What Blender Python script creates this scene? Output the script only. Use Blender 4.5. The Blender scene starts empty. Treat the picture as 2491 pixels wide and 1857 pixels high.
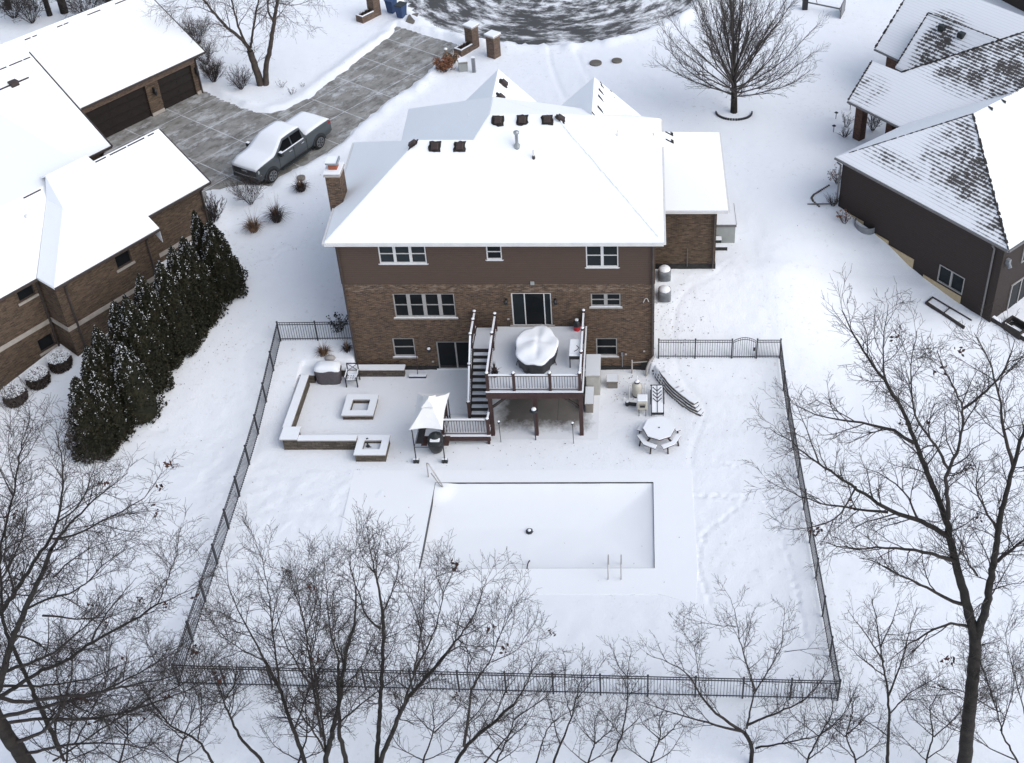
import bpy, math, random
import numpy as np
from mathutils import Vector, Matrix

# ------------------------------------------------------------------ camera, light, exposure
SC = bpy.context.scene
COL = SC.collection
IW, IH = 2491.0, 1857.0
K = 2491.0 / 2216.0                       # survey pixels -> image pixels
FPX = 2818.896
PITCH, YAW, ROLL = math.radians(32.86476), math.radians(-0.31178), math.radians(0.10313)
CAM = np.array([6.49942, -43.0331, 39.2066])
PPX, PPY = 316.577, -500.705
_cp, _sp = math.cos(PITCH), math.sin(PITCH)
_f = np.array([0, _cp, -_sp]); _u = np.array([0, _sp, _cp]); _r = np.array([1.0, 0, 0])
_cy, _sy = math.cos(YAW), math.sin(YAW)
_R = np.array([[_cy, -_sy, 0], [_sy, _cy, 0], [0, 0, 1]])
_f, _u, _r = _R @ _f, _R @ _u, _R @ _r
_cr, _sr = math.cos(ROLL), math.sin(ROLL)
_r, _u = _cr * _r + _sr * _u, -_sr * _r + _cr * _u

cam_d = bpy.data.cameras.new('camera'); cam = bpy.data.objects.new('camera', cam_d); COL.objects.link(cam)
cam_d.sensor_fit = 'HORIZONTAL'; cam_d.sensor_width = 36.0
cam_d.lens = FPX / IW * 36.0
cam_d.shift_x = -PPX / IW; cam_d.shift_y = PPY / IW
cam_d.clip_start = 0.5; cam_d.clip_end = 3000
m4 = Matrix(((_r[0], _u[0], -_f[0], CAM[0]), (_r[1], _u[1], -_f[1], CAM[1]), (_r[2], _u[2], -_f[2], CAM[2]), (0, 0, 0, 1)))
cam.matrix_world = m4
SC.camera = cam

SUN_EL, SUN_AZ = math.radians(40), math.radians(-26)   # azimuth of the sun seen from the scene: to the right of the camera
sun_dir = np.array([math.cos(SUN_EL) * math.cos(SUN_AZ), math.cos(SUN_EL) * math.sin(SUN_AZ), math.sin(SUN_EL)])
w = bpy.data.worlds.new('World'); SC.world = w; w.use_nodes = True
nt = w.node_tree; bg = nt.nodes['Background']
sky = nt.nodes.new('ShaderNodeTexSky'); sky.sky_type = 'NISHITA'; sky.sun_disc = False
sky.sun_elevation = SUN_EL; sky.sun_rotation = math.pi / 2 - SUN_AZ
sky.air_density = 1.0; sky.dust_density = 1.2; sky.ozone_density = 1.0
hsv = nt.nodes.new('ShaderNodeHueSaturation'); hsv.inputs['Saturation'].default_value = 0.58
nt.links.new(sky.outputs[0], hsv.inputs['Color']); nt.links.new(hsv.outputs[0], bg.inputs[0])
bg.inputs[1].default_value = 0.145
sd = bpy.data.lights.new('sun', 'SUN'); sd.energy = 0.95; sd.angle = math.radians(60); sd.color = (1.0, 0.985, 0.96)
so = bpy.data.objects.new('sun', sd); COL.objects.link(so)
so.rotation_euler = Vector(sun_dir).to_track_quat('Z', 'Y').to_euler()
vs = SC.view_settings; vs.view_transform = 'Standard'; vs.look = 'None'; vs.exposure = 0.62; vs.gamma = 1.0
vs.use_curve_mapping = False
SC.render.engine = 'CYCLES'
SC.cycles.max_bounces = 6; SC.cycles.diffuse_bounces = 4

# ------------------------------------------------------------------ survey: photo pixels to places on the ground or on a wall
def ray(px, py):
    return (px * K - IW / 2 - PPX) / FPX * _r - (py * K - IH / 2 - PPY) / FPX * _u + _f
def bz(px, py, z):
    d = ray(px, py); return CAM + d * (z - CAM[2]) / d[2]
def by(px, py, y):
    d = ray(px, py); return CAM + d * (y - CAM[1]) / d[1]
def native(ox, oy, s):
    return lambda a, b: ((ox + a / s) / K, (oy + b / s) / K)

def sstep(a, b, x):
    t = np.clip((x - a) / (b - a), 0, 1); return t * t * (3 - 2 * t)

def prof(y, ys, zs):
    return (np.interp(y - .35, ys, zs) + np.interp(y, ys, zs) + np.interp(y + .35, ys, zs)) / 3
def PL(y): return prof(y, [-5.2, -4.2, -2.5, -.75, 1, 5, 9], [0, .12, .4, .74, 1.05, 2.0, 2.5])
def PR2(y): return prof(y, [-3, 0, 2.8, 4, 6.4, 7.8, 10.5], [0, .35, .78, .82, 1.2, 1.9, 2.5])
def PR(y): return prof(y, [-3.4, -1.5, 0, 3, 5, 8], [0, .22, .62, 1.85, 2.45, 2.5])
RET_Y = [-60, -3.45, -2.9, -2.1, -1.4, -.45, 0]
RET_X = [9.6, 9.5, 8.84, 8.17, 7.7, 7.25, 7.2]
def H0(x, y):
    x = np.asarray(x, float); y = np.asarray(y, float)
    left, right = PL(y), PR(y)
    k = sstep(13.5, 19, x); right = right * (1 - k) + PR2(y) * k
    xr = np.interp(y, RET_Y, RET_X)
    back = left + (right - left) * sstep(-7.4, 7.4, x)
    flat = np.zeros_like(back)
    yard = np.where(x < -9.9, left, np.where(x > xr + .12, right, flat))
    t = np.where(x < -7.36, sstep(-.4, -.28, y), sstep(.05, .3, y))
    t = np.where(x > 7.05, sstep(-.3, -.16, y), t)
    z = yard * (1 - t) + back * t
    z = np.where((x > 7.2) & (y > -.3), right, z)
    z = np.where((x < -9.9), left, z)
    return z
def gp(px, py):
    z = 0.0
    for _ in range(30):
        p = bz(px, py, z); z = 0.6 * z + 0.4 * float(H0(p[0], p[1]))
    return np.array([p[0], p[1], float(H0(p[0], p[1]))])

# ------------------------------------------------------------------ materials
MATS = {}
def nodes(name):
    m = bpy.data.materials.new(name); m.use_nodes = True
    return m, m.node_tree, m.node_tree.nodes['Principled BSDF']
def N(nt, t, **kw):
    n = nt.nodes.new(t)
    for k, v in kw.items():
        if k in n.inputs.keys() if hasattr(n.inputs, 'keys') else False: n.inputs[k].default_value = v
        else: setattr(n, k, v)
    return n
def noise(nt, vec, scale, detail=4, rough=.6, dist=0):
    n = nt.nodes.new('ShaderNodeTexNoise'); n.inputs['Scale'].default_value = scale
    n.inputs['Detail'].default_value = detail; n.inputs['Roughness'].default_value = rough; n.inputs['Distortion'].default_value = dist
    if vec is not None: nt.links.new(vec, n.inputs['Vector'])
    return n.outputs['Fac']
def ramp(nt, fac, stops):
    n = nt.nodes.new('ShaderNodeValToRGB'); cr = n.color_ramp
    while len(cr.elements) < len(stops): cr.elements.new(.5)
    for e, (p, c) in zip(cr.elements, stops):
        e.position = p; e.color = (c, c, c, 1) if not hasattr(c, '__len__') else (*c[:3], 1)
    nt.links.new(fac, n.inputs[0]); return n.outputs[0]
def mixc(nt, fac, a, b, blend='MIX'):
    n = nt.nodes.new('ShaderNodeMix'); n.data_type = 'RGBA'; n.blend_type = blend
    for sock, val in ((n.inputs[0], fac), (n.inputs[6], a), (n.inputs[7], b)):
        if isinstance(val, (int, float)): sock.default_value = val
        elif isinstance(val, (tuple, list)): sock.default_value = (*val[:3], 1)
        else: nt.links.new(val, sock)
    return n.outputs[2]
def math_(nt, op, a, b=None, clamp=False):
    n = nt.nodes.new('ShaderNodeMath'); n.operation = op; n.use_clamp = clamp
    for i, val in enumerate((a, b)):
        if val is None: continue
        if isinstance(val, (int, float)): n.inputs[i].default_value = val
        else: nt.links.new(val, n.inputs[i])
    return n.outputs[0]
def coords(nt, which='Object'):
    return nt.nodes.new('ShaderNodeTexCoord').outputs[which]
def sepxyz(nt, v):
    n = nt.nodes.new('ShaderNodeSeparateXYZ'); nt.links.new(v, n.inputs[0]); return n.outputs
def comb(nt, x, y, z=0.0):
    n = nt.nodes.new('ShaderNodeCombineXYZ')
    for i, val in enumerate((x, y, z)):
        if isinstance(val, (int, float)): n.inputs[i].default_value = val
        else: nt.links.new(val, n.inputs[i])
    return n.outputs[0]
def bump(nt, bsdf, height, strength=.3, dist=.02):
    b = nt.nodes.new('ShaderNodeBump'); b.inputs['Strength'].default_value = strength; b.inputs['Distance'].default_value = dist
    nt.links.new(height, b.inputs['Height']); nt.links.new(b.outputs[0], bsdf.inputs['Normal'])

def pmat(name, c1, c2=None, scale=6, rough=.75, bscale=0, bstr=.3, bdist=.01, metal=0, spec=.3):
    m, nt, b = nodes(name)
    c2 = c2 or tuple(min(1, c * 1.25) for c in c1)
    v = coords(nt)
    nt.links.new(mixc(nt, ramp(nt, noise(nt, v, scale, 5), [(.3, 0), (.7, 1)]), c1, c2), b.inputs['Base Color'])
    b.inputs['Roughness'].default_value = rough; b.inputs['Metallic'].default_value = metal
    b.inputs['Specular IOR Level'].default_value = spec
    if bscale: bump(nt, b, noise(nt, v, bscale, 4), bstr, bdist)
    MATS[name] = m; return m

def snowmat(name, c=(.87, .885, .91), s1=1.2, s2=9, st=.35, dist=.05, debris=0):
    m, nt, b = nodes(name); v = coords(nt)
    n1 = noise(nt, v, s1, 5, .6); n2 = noise(nt, v, s2 * 1.4, 7, .72)
    col = mixc(nt, n1, tuple(k * .985 for k in c), tuple(min(.97, k * 1.02) for k in c))
    if debris:
        n3 = noise(nt, v, 3.2, 6, .75)
        n4 = noise(nt, v, .22, 3, .5)
        thin = math_(nt, 'MULTIPLY', ramp(nt, n3, [(.57, 0), (.70, 1)]), ramp(nt, n4, [(.42, .05), (.62, debris)]))
        col = mixc(nt, thin, col, (.42, .40, .36))
    nt.links.new(col, b.inputs['Base Color'])
    b.inputs['Roughness'].default_value = .85; b.inputs['Specular IOR Level'].default_value = .15
    h = math_(nt, 'ADD', n1, math_(nt, 'MULTIPLY', n2, .62))
    bump(nt, b, h, st, dist)
    MATS[name] = m; return m

def brickmat(name, c1, c2, mortar, w_=.2, h_=.07, ms=.009, var=.5, patch=None, bumpy=.3):
    m, nt, b = nodes(name); v = coords(nt); o = sepxyz(nt, v)
    p = comb(nt, math_(nt, 'ADD', o[0], o[1]), o[2])
    br = nt.nodes.new('ShaderNodeTexBrick'); nt.links.new(p, br.inputs['Vector'])
    br.inputs['Scale'].default_value = 1; br.inputs['Brick Width'].default_value = w_; br.inputs['Row Height'].default_value = h_
    br.inputs['Mortar Size'].default_value = ms; br.inputs['Mortar Smooth'].default_value = .2; br.inputs['Bias'].default_value = 0
    br.inputs['Color1'].default_value = (*c1, 1); br.inputs['Color2'].default_value = (*c2, 1); br.inputs['Mortar'].default_value = (*mortar, 1)
    nz = noise(nt, comb(nt, math_(nt, 'MULTIPLY', math_(nt, 'ADD', o[0], o[1]), 1.6), math_(nt, 'MULTIPLY', o[2], 7)), 2.2, 5, .75)
    col = mixc(nt, ramp(nt, nz, [(.25, 0), (.75, 1)]), (1 - var,) * 3, (1 + var * .55,) * 3)
    col = mixc(nt, 1.0, br.outputs['Color'], col, 'MULTIPLY')
    big = noise(nt, v, .55, 3, .5)
    col = mixc(nt, 1.0, col, mixc(nt, big, (.82, .82, .82), (1.18, 1.15, 1.12)), 'MULTIPLY')
    if patch:                                   # band of paler bricks under the siding
        z0, z1, pc = patch
        band = math_(nt, 'MULTIPLY', math_(nt, 'GREATER_THAN', o[2], z0), math_(nt, 'LESS_THAN', o[2], z1))
        sp = ramp(nt, noise(nt, comb(nt, o[0], math_(nt, 'MULTIPLY', o[2], 3.)), 2.4, 4, .7), [(.5, 0), (.62, .55)])
        col = mixc(nt, math_(nt, 'MULTIPLY', band, sp), col, pc)
    nt.links.new(col, b.inputs['Base Color']); b.inputs['Roughness'].default_value = .9; b.inputs['Specular IOR Level'].default_value = .15
    bump(nt, b, math_(nt, 'SUBTRACT', nz, br.outputs['Fac']), bumpy, .01)
    MATS[name] = m; return m

def sidingmat(name, c, row=.11):
    m, nt, b = nodes(name); v = coords(nt); o = sepxyz(nt, v)
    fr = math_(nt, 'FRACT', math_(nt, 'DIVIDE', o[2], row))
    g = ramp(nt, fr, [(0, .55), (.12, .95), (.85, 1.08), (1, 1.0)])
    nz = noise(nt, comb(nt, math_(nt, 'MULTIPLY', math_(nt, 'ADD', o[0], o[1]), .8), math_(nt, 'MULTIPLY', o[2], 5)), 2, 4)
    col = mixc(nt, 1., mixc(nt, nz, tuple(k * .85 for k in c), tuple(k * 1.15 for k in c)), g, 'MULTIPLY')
    nt.links.new(col, b.inputs['Base Color']); b.inputs['Roughness'].default_value = .7; b.inputs['Specular IOR Level'].default_value = .25
    bump(nt, b, fr, .4, .012)
    MATS[name] = m; return m

def glassmat(name, c=(.012, .014, .016), rough=.06):
    m, nt, b = nodes(name); v = coords(nt)
    nt.links.new(mixc(nt, noise(nt, v, 1.3, 3), c, tuple(k * 2.2 for k in c)), b.inputs['Base Color'])
    b.inputs['Roughness'].default_value = rough; b.inputs['Specular IOR Level'].default_value = .08
    MATS[name] = m; return m

snowmat('snow', st=.55, dist=.06, debris=0.6)
snowmat('cap_snow', (.87, .885, .91), 3, 25, .3, .012)
snowmat('roof_snow', (.89, .90, .915), .8, 7, .25, .03)
snowmat('trodden_snow', (.78, .80, .83), 2.5, 16, .5, .03, debris=.7)
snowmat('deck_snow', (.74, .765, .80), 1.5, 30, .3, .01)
brickmat('brown_brick', (.180, .117, .076), (.074, .050, .042), (.18, .143, .113), var=.78, patch=(4.88, 5.32, (.32, .25, .20)))
brickmat('tan_brick', (.150, .105, .072), (.068, .048, .036), (.125, .10, .08), .24, .075)
brickmat('red_brick', (.14, .075, .055), (.08, .045, .035), (.15, .11, .09))
brickmat('pillar_brick', (.19, .13, .10), (.10, .07, .055), (.20, .16, .13))
brickmat('wall_stone', (.16, .135, .11), (.085, .075, .065), (.07, .06, .05), .32, .11, .012, .6)
brickmat('ledge_stone', (.20, .18, .15), (.10, .09, .075), (.05, .045, .04), .4, .12, .014, .6)
sidingmat('brown_siding', (.090, .061, .047))
sidingmat('dark_siding', (.036, .027, .024), .13)
glassmat('window_glass', (.008, .009, .010)); glassmat('curtained_glass', (.018, .022, .025), .12); glassmat('grey_glass', (.013, .016, .018), .1)
glassmat('truck_glass', (.004, .0045, .005), .1)
pmat('frame_vinyl', (.30, .29, .28), (.37, .355, .345), 3, .5)
pmat('white_vinyl', (.62, .61, .60), (.70, .69, .68), 3, .5)
pmat('sill_stone', (.34, .31, .29), (.45, .42, .40), 6, .85)
pmat('limestone_band', (.33, .29, .25), (.42, .38, .34), 4, .85)
pmat('dark_trim', (.045, .036, .033), (.07, .055, .05), 4, .55)
pmat('gutter_metal', (.11, .105, .105), (.16, .155, .155), 3, .45, spec=.5)
pmat('garage_door_paint', (.014, .010, .009), (.022, .016, .014), 5, .55)
pmat('foundation', (.022, .021, .021), (.045, .042, .04), 5, .9)
pmat('tan_concrete', (.45, .35, .21), (.54, .43, .28), 2.5, .85)
pmat('black_metal', (.012, .012, .014), (.022, .022, .025), 5, .45, spec=.5)
pmat('iron_fence', (.014, .014, .017), (.026, .026, .03), 5, .45, spec=.5)
pmat('deck_wood', (.050, .028, .026), (.085, .050, .045), 7, .7, 20, .2)
pmat('deck_fascia', (.045, .024, .023), (.068, .038, .035), 4, .7, 20, .2)
pmat('wet_wood', (.03, .026, .024), (.055, .045, .04), 8, .8, 20, .3)
pmat('grey_cover', (.085, .075, .085), (.115, .10, .11), 5, .8, 6, .4, .04)
pmat('canvas', (.80, .79, .78), (.88, .87, .86), 3, .8)
pmat('beige_plastic', (.40, .385, .35), (.48, .46, .42), 3, .5)
pmat('taupe_plastic', (.20, .175, .155), (.26, .23, .20), 3, .6)
pmat('tank_plastic', (.50, .475, .41), (.58, .55, .48), 3, .4)
pmat('ac_metal', (.17, .18, .195), (.24, .25, .265), 6, .5)
pmat('grey_panel', (.30, .315, .30), (.36, .37, .36), 3, .7)
pmat('terracotta', (.26, .075, .04), (.34, .11, .06), 6, .8)
pmat('vent_brown', (.040, .028, .026), (.06, .043, .04), 8, .6)
pmat('bare_shingle', (.022, .019, .018), (.05, .045, .042), 9, .95, 30, .4)
pmat('steel', (.30, .32, .33), (.40, .42, .43), 5, .4, metal=.6)
pmat('chrome_rail', (.36, .34, .32), (.48, .46, .44), 8, .3, metal=.7)
pmat('red_plastic', (.48, .02, .03), (.55, .04, .05), 4, .4)
pmat('blue_plastic', (.028, .055, .13), (.04, .075, .17), 3, .5)
pmat('dark_plastic', (.02, .024, .026), (.035, .04, .042), 5, .5)
pmat('truck_paint', (.044, .053, .057), (.054, .063, .067), 2, .32, spec=.6)
pmat('rubber', (.012, .012, .012), (.022, .022, .022), 9, .85)
pmat('rim_alloy', (.20, .20, .21), (.32, .32, .33), 14, .35, metal=.6)
pmat('chrome', (.55, .55, .56), (.65, .65, .66), 6, .2, metal=.9)
pmat('lamp_lens', (.30, .31, .32), (.45, .46, .47), 12, .15, spec=.6)
pmat('tail_lens', (.25, .012, .018), (.32, .02, .03), 12, .2)
pmat('bark', (.013, .011, .010), (.038, .032, .028), 3.5, .95, 14, .7, .03)
pmat('pale_bark', (.042, .032, .027), (.10, .08, .068), 4, .95, 12, .7, .03)
pmat('twig_bark', (.030, .024, .022), (.060, .050, .045), 4, .95)
pmat('maple_twig', (.06, .05, .045), (.10, .085, .078), 4, .95)
pmat('pale_twig', (.075, .06, .053), (.13, .105, .094), 4, .95)
pmat('dead_leaf', (.035, .018, .015), (.075, .030, .021), 3, .9)
pmat('dry_grass', (.13, .075, .045), (.24, .155, .10), 8, .95)
pmat('dark_shrub', (.035, .026, .024), (.075, .055, .048), 6, .95)
pmat('rust_shrub', (.17, .065, .035), (.27, .13, .07), 5, .95)
pmat('evergreen', (.009, .0105, .006), (.029, .026, .013), 1.7, .9)
pmat('fallen_leaf', (.16, .13, .11), (.28, .24, .21), 2, .95)
pmat('concrete', (.12, .105, .088), (.20, .18, .155), 1.2, .9, 22, .25)

# ------------------------------------------------------------------ mesh building
class MB:
    def __init__(s): s.v = []; s.f = []; s.m = []
    def add(s, vs, fs, m=0):
        o = len(s.v); s.v += [tuple(map(float, p)) for p in vs]
        s.f += [tuple(o + i for i in f) for f in fs]; s.m += [m] * len(fs); return s
    def box(s, x0, x1, y0, y1, z0, z1, m=0):
        return s.add([(x0, y0, z0), (x1, y0, z0), (x1, y1, z0), (x0, y1, z0), (x0, y0, z1), (x1, y0, z1), (x1, y1, z1), (x0, y1, z1)],
                     [(3, 2, 1, 0), (4, 5, 6, 7), (0, 1, 5, 4), (1, 2, 6, 5), (2, 3, 7, 6), (3, 0, 4, 7)], m)
    def beam(s, p, q, wd, ht, m=0, up=(0, 0, 1)):
        p, q = Vector(p), Vector(q); d = (q - p).normalized(); up = Vector(up)
        if abs(d.dot(up)) > .98: up = Vector((0, 1, 0))
        a = d.cross(up).normalized() * wd / 2; b = a.cross(d).normalized() * ht / 2
        vs = [p - a - b, p + a - b, p + a + b, p - a + b, q - a - b, q + a - b, q + a + b, q - a + b]
        return s.add(vs, [(0, 1, 2, 3), (7, 6, 5, 4), (0, 4, 5, 1), (1, 5, 6, 2), (2, 6, 7, 3), (3, 7, 4, 0)], m)
    def cyl(s, p, q, r0, r1=None, n=12, m=0, caps=True):
        r1 = r0 if r1 is None else r1
        p, q = Vector(p), Vector(q); d = (q - p).normalized()
        a = d.orthogonal().normalized(); b = d.cross(a)
        vs = []
        for c, r in ((p, r0), (q, r1)):
            for i in range(n):
                t = 2 * math.pi * i / n; vs.append(c + a * r * math.cos(t) + b * r * math.sin(t))
        fs = [(i, (i + 1) % n, n + (i + 1) % n, n + i) for i in range(n)]
        if caps: fs += [tuple(range(n - 1, -1, -1)), tuple(range(n, 2 * n))]
        return s.add(vs, fs, m)
    def tube(s, pts, r, n=6, m=0):
        for a, b in zip(pts[:-1], pts[1:]): s.cyl(a, b, r, r, n, m)
        return s
    def lathe(s, c, prof_, n=16, m=0):
        vs = []; fs = []
        for r, z in prof_:
            for i in range(n):
                t = 2 * math.pi * i / n; vs.append((c[0] + r * math.cos(t), c[1] + r * math.sin(t), c[2] + z))
        k = len(prof_)
        for j in range(k - 1):
            for i in range(n):
                fs.append((j * n + i, j * n + (i + 1) % n, (j + 1) * n + (i + 1) % n, (j + 1) * n + i))
        fs.append(tuple(range(n - 1, -1, -1))); fs.append(tuple(range((k - 1) * n, k * n)))
        return s.add(vs, fs, m)
    def prism(s, pts, z0, z1, m=0):
        a = sum(pts[i][0] * pts[(i + 1) % len(pts)][1] - pts[(i + 1) % len(pts)][0] * pts[i][1] for i in range(len(pts)))
        if a < 0: pts = pts[::-1]
        n = len(pts); vs = [(x, y, z0) for x, y in pts] + [(x, y, z1) for x, y in pts]
        return s.add(vs, [tuple(range(n - 1, -1, -1)), tuple(range(n, 2 * n))] + [(i, (i + 1) % n, n + (i + 1) % n, n + i) for i in range(n)], m)
    def slab(s, pts, t, m=0):                   # planar polygon given by its top face, thickened straight down
        pts = [tuple(p) for p in pts]; n = len(pts)
        a = sum(pts[i][0] * pts[(i + 1) % n][1] - pts[(i + 1) % n][0] * pts[i][1] for i in range(n))
        if a < 0: pts = pts[::-1]
        vs = pts + [(x, y, z - t) for x, y, z in pts]
        return s.add(vs, [tuple(range(n)), tuple(range(2 * n - 1, n - 1, -1))] + [(i, n + i, n + (i + 1) % n, (i + 1) % n) for i in range(n)], m)
    def face(s, pts, m=0): return s.add(pts, [tuple(range(len(pts)))], m)
    def ball(s, c, r, sc=(1, 1, 1), nu=12, nv=8, jit=0, seed=0, zmin=-1, m=0):
        rnd = random.Random(seed); vs = []; fs = []
        for j in range(nv + 1):
            ph = -math.pi / 2 + math.pi * j / nv
            for i in range(nu):
                t = 2 * math.pi * i / nu; k = r * (1 + rnd.uniform(-jit, jit))
                vs.append((c[0] + k * sc[0] * math.cos(ph) * math.cos(t), c[1] + k * sc[1] * math.cos(ph) * math.sin(t), c[2] + k * sc[2] * max(zmin, math.sin(ph))))
        for j in range(nv):
            for i in range(nu):
                fs.append((j * nu + i, j * nu + (i + 1) % nu, (j + 1) * nu + (i + 1) % nu, (j + 1) * nu + i))
        return s.add(vs, fs, m)
    def build(s, name, mats, parent=None, smooth=False, bevel=0):
        me = bpy.data.meshes.new(name); me.from_pydata(s.v, [], s.f)
        if isinstance(mats, str): mats = [mats]
        for k in mats: me.materials.append(MATS[k])
        if len(mats) > 1: me.polygons.foreach_set('material_index', s.m)
        if smooth: me.polygons.foreach_set('use_smooth', [True] * len(s.f))
        me.update()
        o = bpy.data.objects.new(name, me); COL.objects.link(o)
        if parent is not None: o.parent = parent
        if bevel:
            b = o.modifiers.new('bevel', 'BEVEL'); b.width = bevel; b.segments = 2; b.limit_method = 'ANGLE'
        return o

def fastmesh(name, verts, quads, mat, parent=None, smooth=False, tris=False):
    k = 3 if tris else 4
    me = bpy.data.meshes.new(name); nv, nf = len(verts), len(quads)
    me.vertices.add(nv); me.vertices.foreach_set('co', np.asarray(verts, np.float32).ravel())
    me.loops.add(nf * k); me.loops.foreach_set('vertex_index', np.asarray(quads, np.int32).ravel())
    me.polygons.add(nf); me.polygons.foreach_set('loop_start', np.arange(0, nf * k, k, dtype=np.int32))
    if smooth: me.polygons.foreach_set('use_smooth', np.ones(nf, bool))
    me.materials.append(MATS[mat]); me.update(calc_edges=True)
    o = bpy.data.objects.new(name, me); COL.objects.link(o)
    if parent is not None: o.parent = parent
    return o

def tag(o, label=None, cat=None, group=None, kind=None):
    if label: o['label'] = label
    if cat: o['category'] = cat
    if group: o['group'] = group
    if kind: o['kind'] = kind
    return o
def thing(name, label, cat, loc=(0, 0, 0), rz=0, group=None):
    o = bpy.data.objects.new(name, None); COL.objects.link(o); o.empty_display_size = .2
    o.location = [float(k) for k in loc]; o.rotation_euler = (0, 0, rz)
    return tag(o, label, cat, group)
def kids(o): return [c for c in bpy.data.objects if c.parent == o]
def dup(root, loc, rz=0, label=None, scale=None):
    r = root.copy(); COL.objects.link(r); r.location = [float(k) for k in loc]; r.rotation_euler = (0, 0, rz)
    if scale: r.scale = scale
    if label: r['label'] = label
    for c in kids(root):
        d = c.copy(); COL.objects.link(d); d.parent = r
        for g in kids(c):
            e = g.copy(); COL.objects.link(e); e.parent = d
    return r

# ------------------------------------------------------------------ the ground
RS = np.random.RandomState(7)
_lat = RS.rand(256, 256)
def vnoise(x, y):
    xi = np.floor(x).astype(int); yi = np.floor(y).astype(int); fx = x - xi; fy = y - yi
    fx = fx * fx * (3 - 2 * fx); fy = fy * fy * (3 - 2 * fy)
    g = lambda a, b: _lat[a % 256, b % 256]
    return (g(xi, yi) * (1 - fx) + g(xi + 1, yi) * fx) * (1 - fy) + (g(xi, yi + 1) * (1 - fx) + g(xi + 1, yi + 1) * fx) * fy - .5
def inside(poly, x, y):
    r = np.zeros(x.shape, bool); n = len(poly)
    for i in range(n):
        x0, y0 = poly[i]; x1, y1 = poly[(i + 1) % n]
        c = ((y0 > y) != (y1 > y)) & (x < (x1 - x0) * (y - y0) / (y1 - y0 + 1e-12) + x0); r ^= c
    return r
def pdist(pts, x, y, closed=False):
    d = np.full(x.shape, 1e9); P = list(pts) + ([pts[0]] if closed else [])
    for (x0, y0), (x1, y1) in zip(P[:-1], P[1:]):
        dx, dy = x1 - x0, y1 - y0; t = np.clip(((x - x0) * dx + (y - y0) * dy) / (dx * dx + dy * dy + 1e-9), 0, 1)
        d = np.minimum(d, np.hypot(x - x0 - t * dx, y - y0 - t * dy))
    return d

ZF = 2.5
LA = math.radians(56); LO = bz(450, 395, 5.4)                     # frame of the neighbour house on the left
LU = np.array([math.cos(LA), math.sin(LA)]); LV = np.array([-math.sin(LA), math.cos(LA)])
def lw(u, v, z=0): return (LO[0] + u * LU[0] + v * LV[0], LO[1] + u * LU[1] + v * LV[1], z)

drive_px = [(451, 200), (474, 213), (501, 224), (547, 241), (587, 246), (617, 239), (664, 214), (667, 216), (705, 184), (757, 146), (808, 107), (846, 78), (859, 57),
            (893, 67), (927, 79), (992, 98), (1003, 99), (973, 117), (945, 135), (913, 170), (875, 196), (833, 224), (797, 255), (765, 280), (750, 300), (727, 317), (695, 338), (663, 358), (628, 372), (606, 382), (587, 406),
            (567, 400), (535, 402), (504, 406), (444, 414)]
drive = [tuple(bz(px, py, ZF)[:2]) for px, py in drive_px] + [lw(-.1, .6)[:2], lw(-.6, 7.3)[:2], lw(-.6, 8.2)[:2], lw(.4, 13.6)[:2], lw(9.45, 13.6)[:2]]
def rough_edge(poly, step, amp, seed):
    rnd = random.Random(seed); out = []
    for (x0, y0), (x1, y1) in zip(poly, poly[1:] + poly[:1]):
        L = math.hypot(x1 - x0, y1 - y0); n = max(1, int(L / step))
        for i in range(n):
            t = i / n; k = rnd.uniform(-amp, amp) if i else 0
            out.append((x0 + (x1 - x0) * t - (y1 - y0) / L * k, y0 + (y1 - y0) * t + (x1 - x0) / L * k))
    return out
drive = rough_edge(drive, .35, .10, 3)
road_pts = [bz(px, py, ZF)[:2] for px, py in ((905, 34), (1185, 98), (1425, 55))]
(ax, ay), (bx_, by_), (cx_, cy_) = road_pts
_d = 2 * (ax * (by_ - cy_) + bx_ * (cy_ - ay) + cx_ * (ay - by_))
RCX = ((ax**2 + ay**2) * (by_ - cy_) + (bx_**2 + by_**2) * (cy_ - ay) + (cx_**2 + cy_**2) * (ay - by_)) / _d
RCY = ((ax**2 + ay**2) * (cx_ - bx_) + (bx_**2 + by_**2) * (ax - cx_) + (cx_**2 + cy_**2) * (bx_ - ax)) / _d
RR = math.hypot(ax - RCX, ay - RCY)
_rnd = random.Random(11)
road = [(RCX + (RR + _rnd.uniform(-.42, .35)) * math.cos(t), RCY + (RR + _rnd.uniform(-.42, .35)) * math.sin(t)) for t in np.linspace(0, 2 * math.pi, 220, endpoint=False)]

PX0, PX1, PY0, PY1 = -2.43, 7.215, -11.95, -7.34                 # the pool
def axis(fine, med, lo, hi, extra=()):
    a = list(np.arange(fine[0], fine[1], .1)) + list(np.arange(med[0], fine[0], .28)) + list(np.arange(fine[1], med[1], .28))
    a += list(np.linspace(lo, med[0], 25)) + list(np.linspace(med[1], hi, 25)) + list(extra)
    a = np.array(sorted(a)); keep = [a[0]]
    for k in a[1:]:
        if k - keep[-1] > .035: keep.append(k)
        elif any(abs(k - e) < 1e-6 for e in extra): keep[-1] = k
    return np.array(keep)
GX = axis((-13, 14.6), (-36, 36), -400, 400, (PX0, PX1)); GY = axis((-18.6, 8), (-26, 46), -300, 500, (PY0, PY1))
X, Y = np.meshgrid(GX, GY)
Zb = H0(X, Y)
flatz = ((X > -9.9) & (X < 9.0) & (Y < -.25) & (Y > -13.6))
paved = (X > -9.9) & (X < 7.2) & (Y < -.25) & (Y > -6.6)
amp = np.where(paved, .006, np.where(flatz, .012, .024))
left_y = (X < -3) & (Y < -4) & (X > -16)
amp = np.where(left_y & ~paved & ~((X > -4.6) & (Y < -6)), .05, amp)
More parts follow.
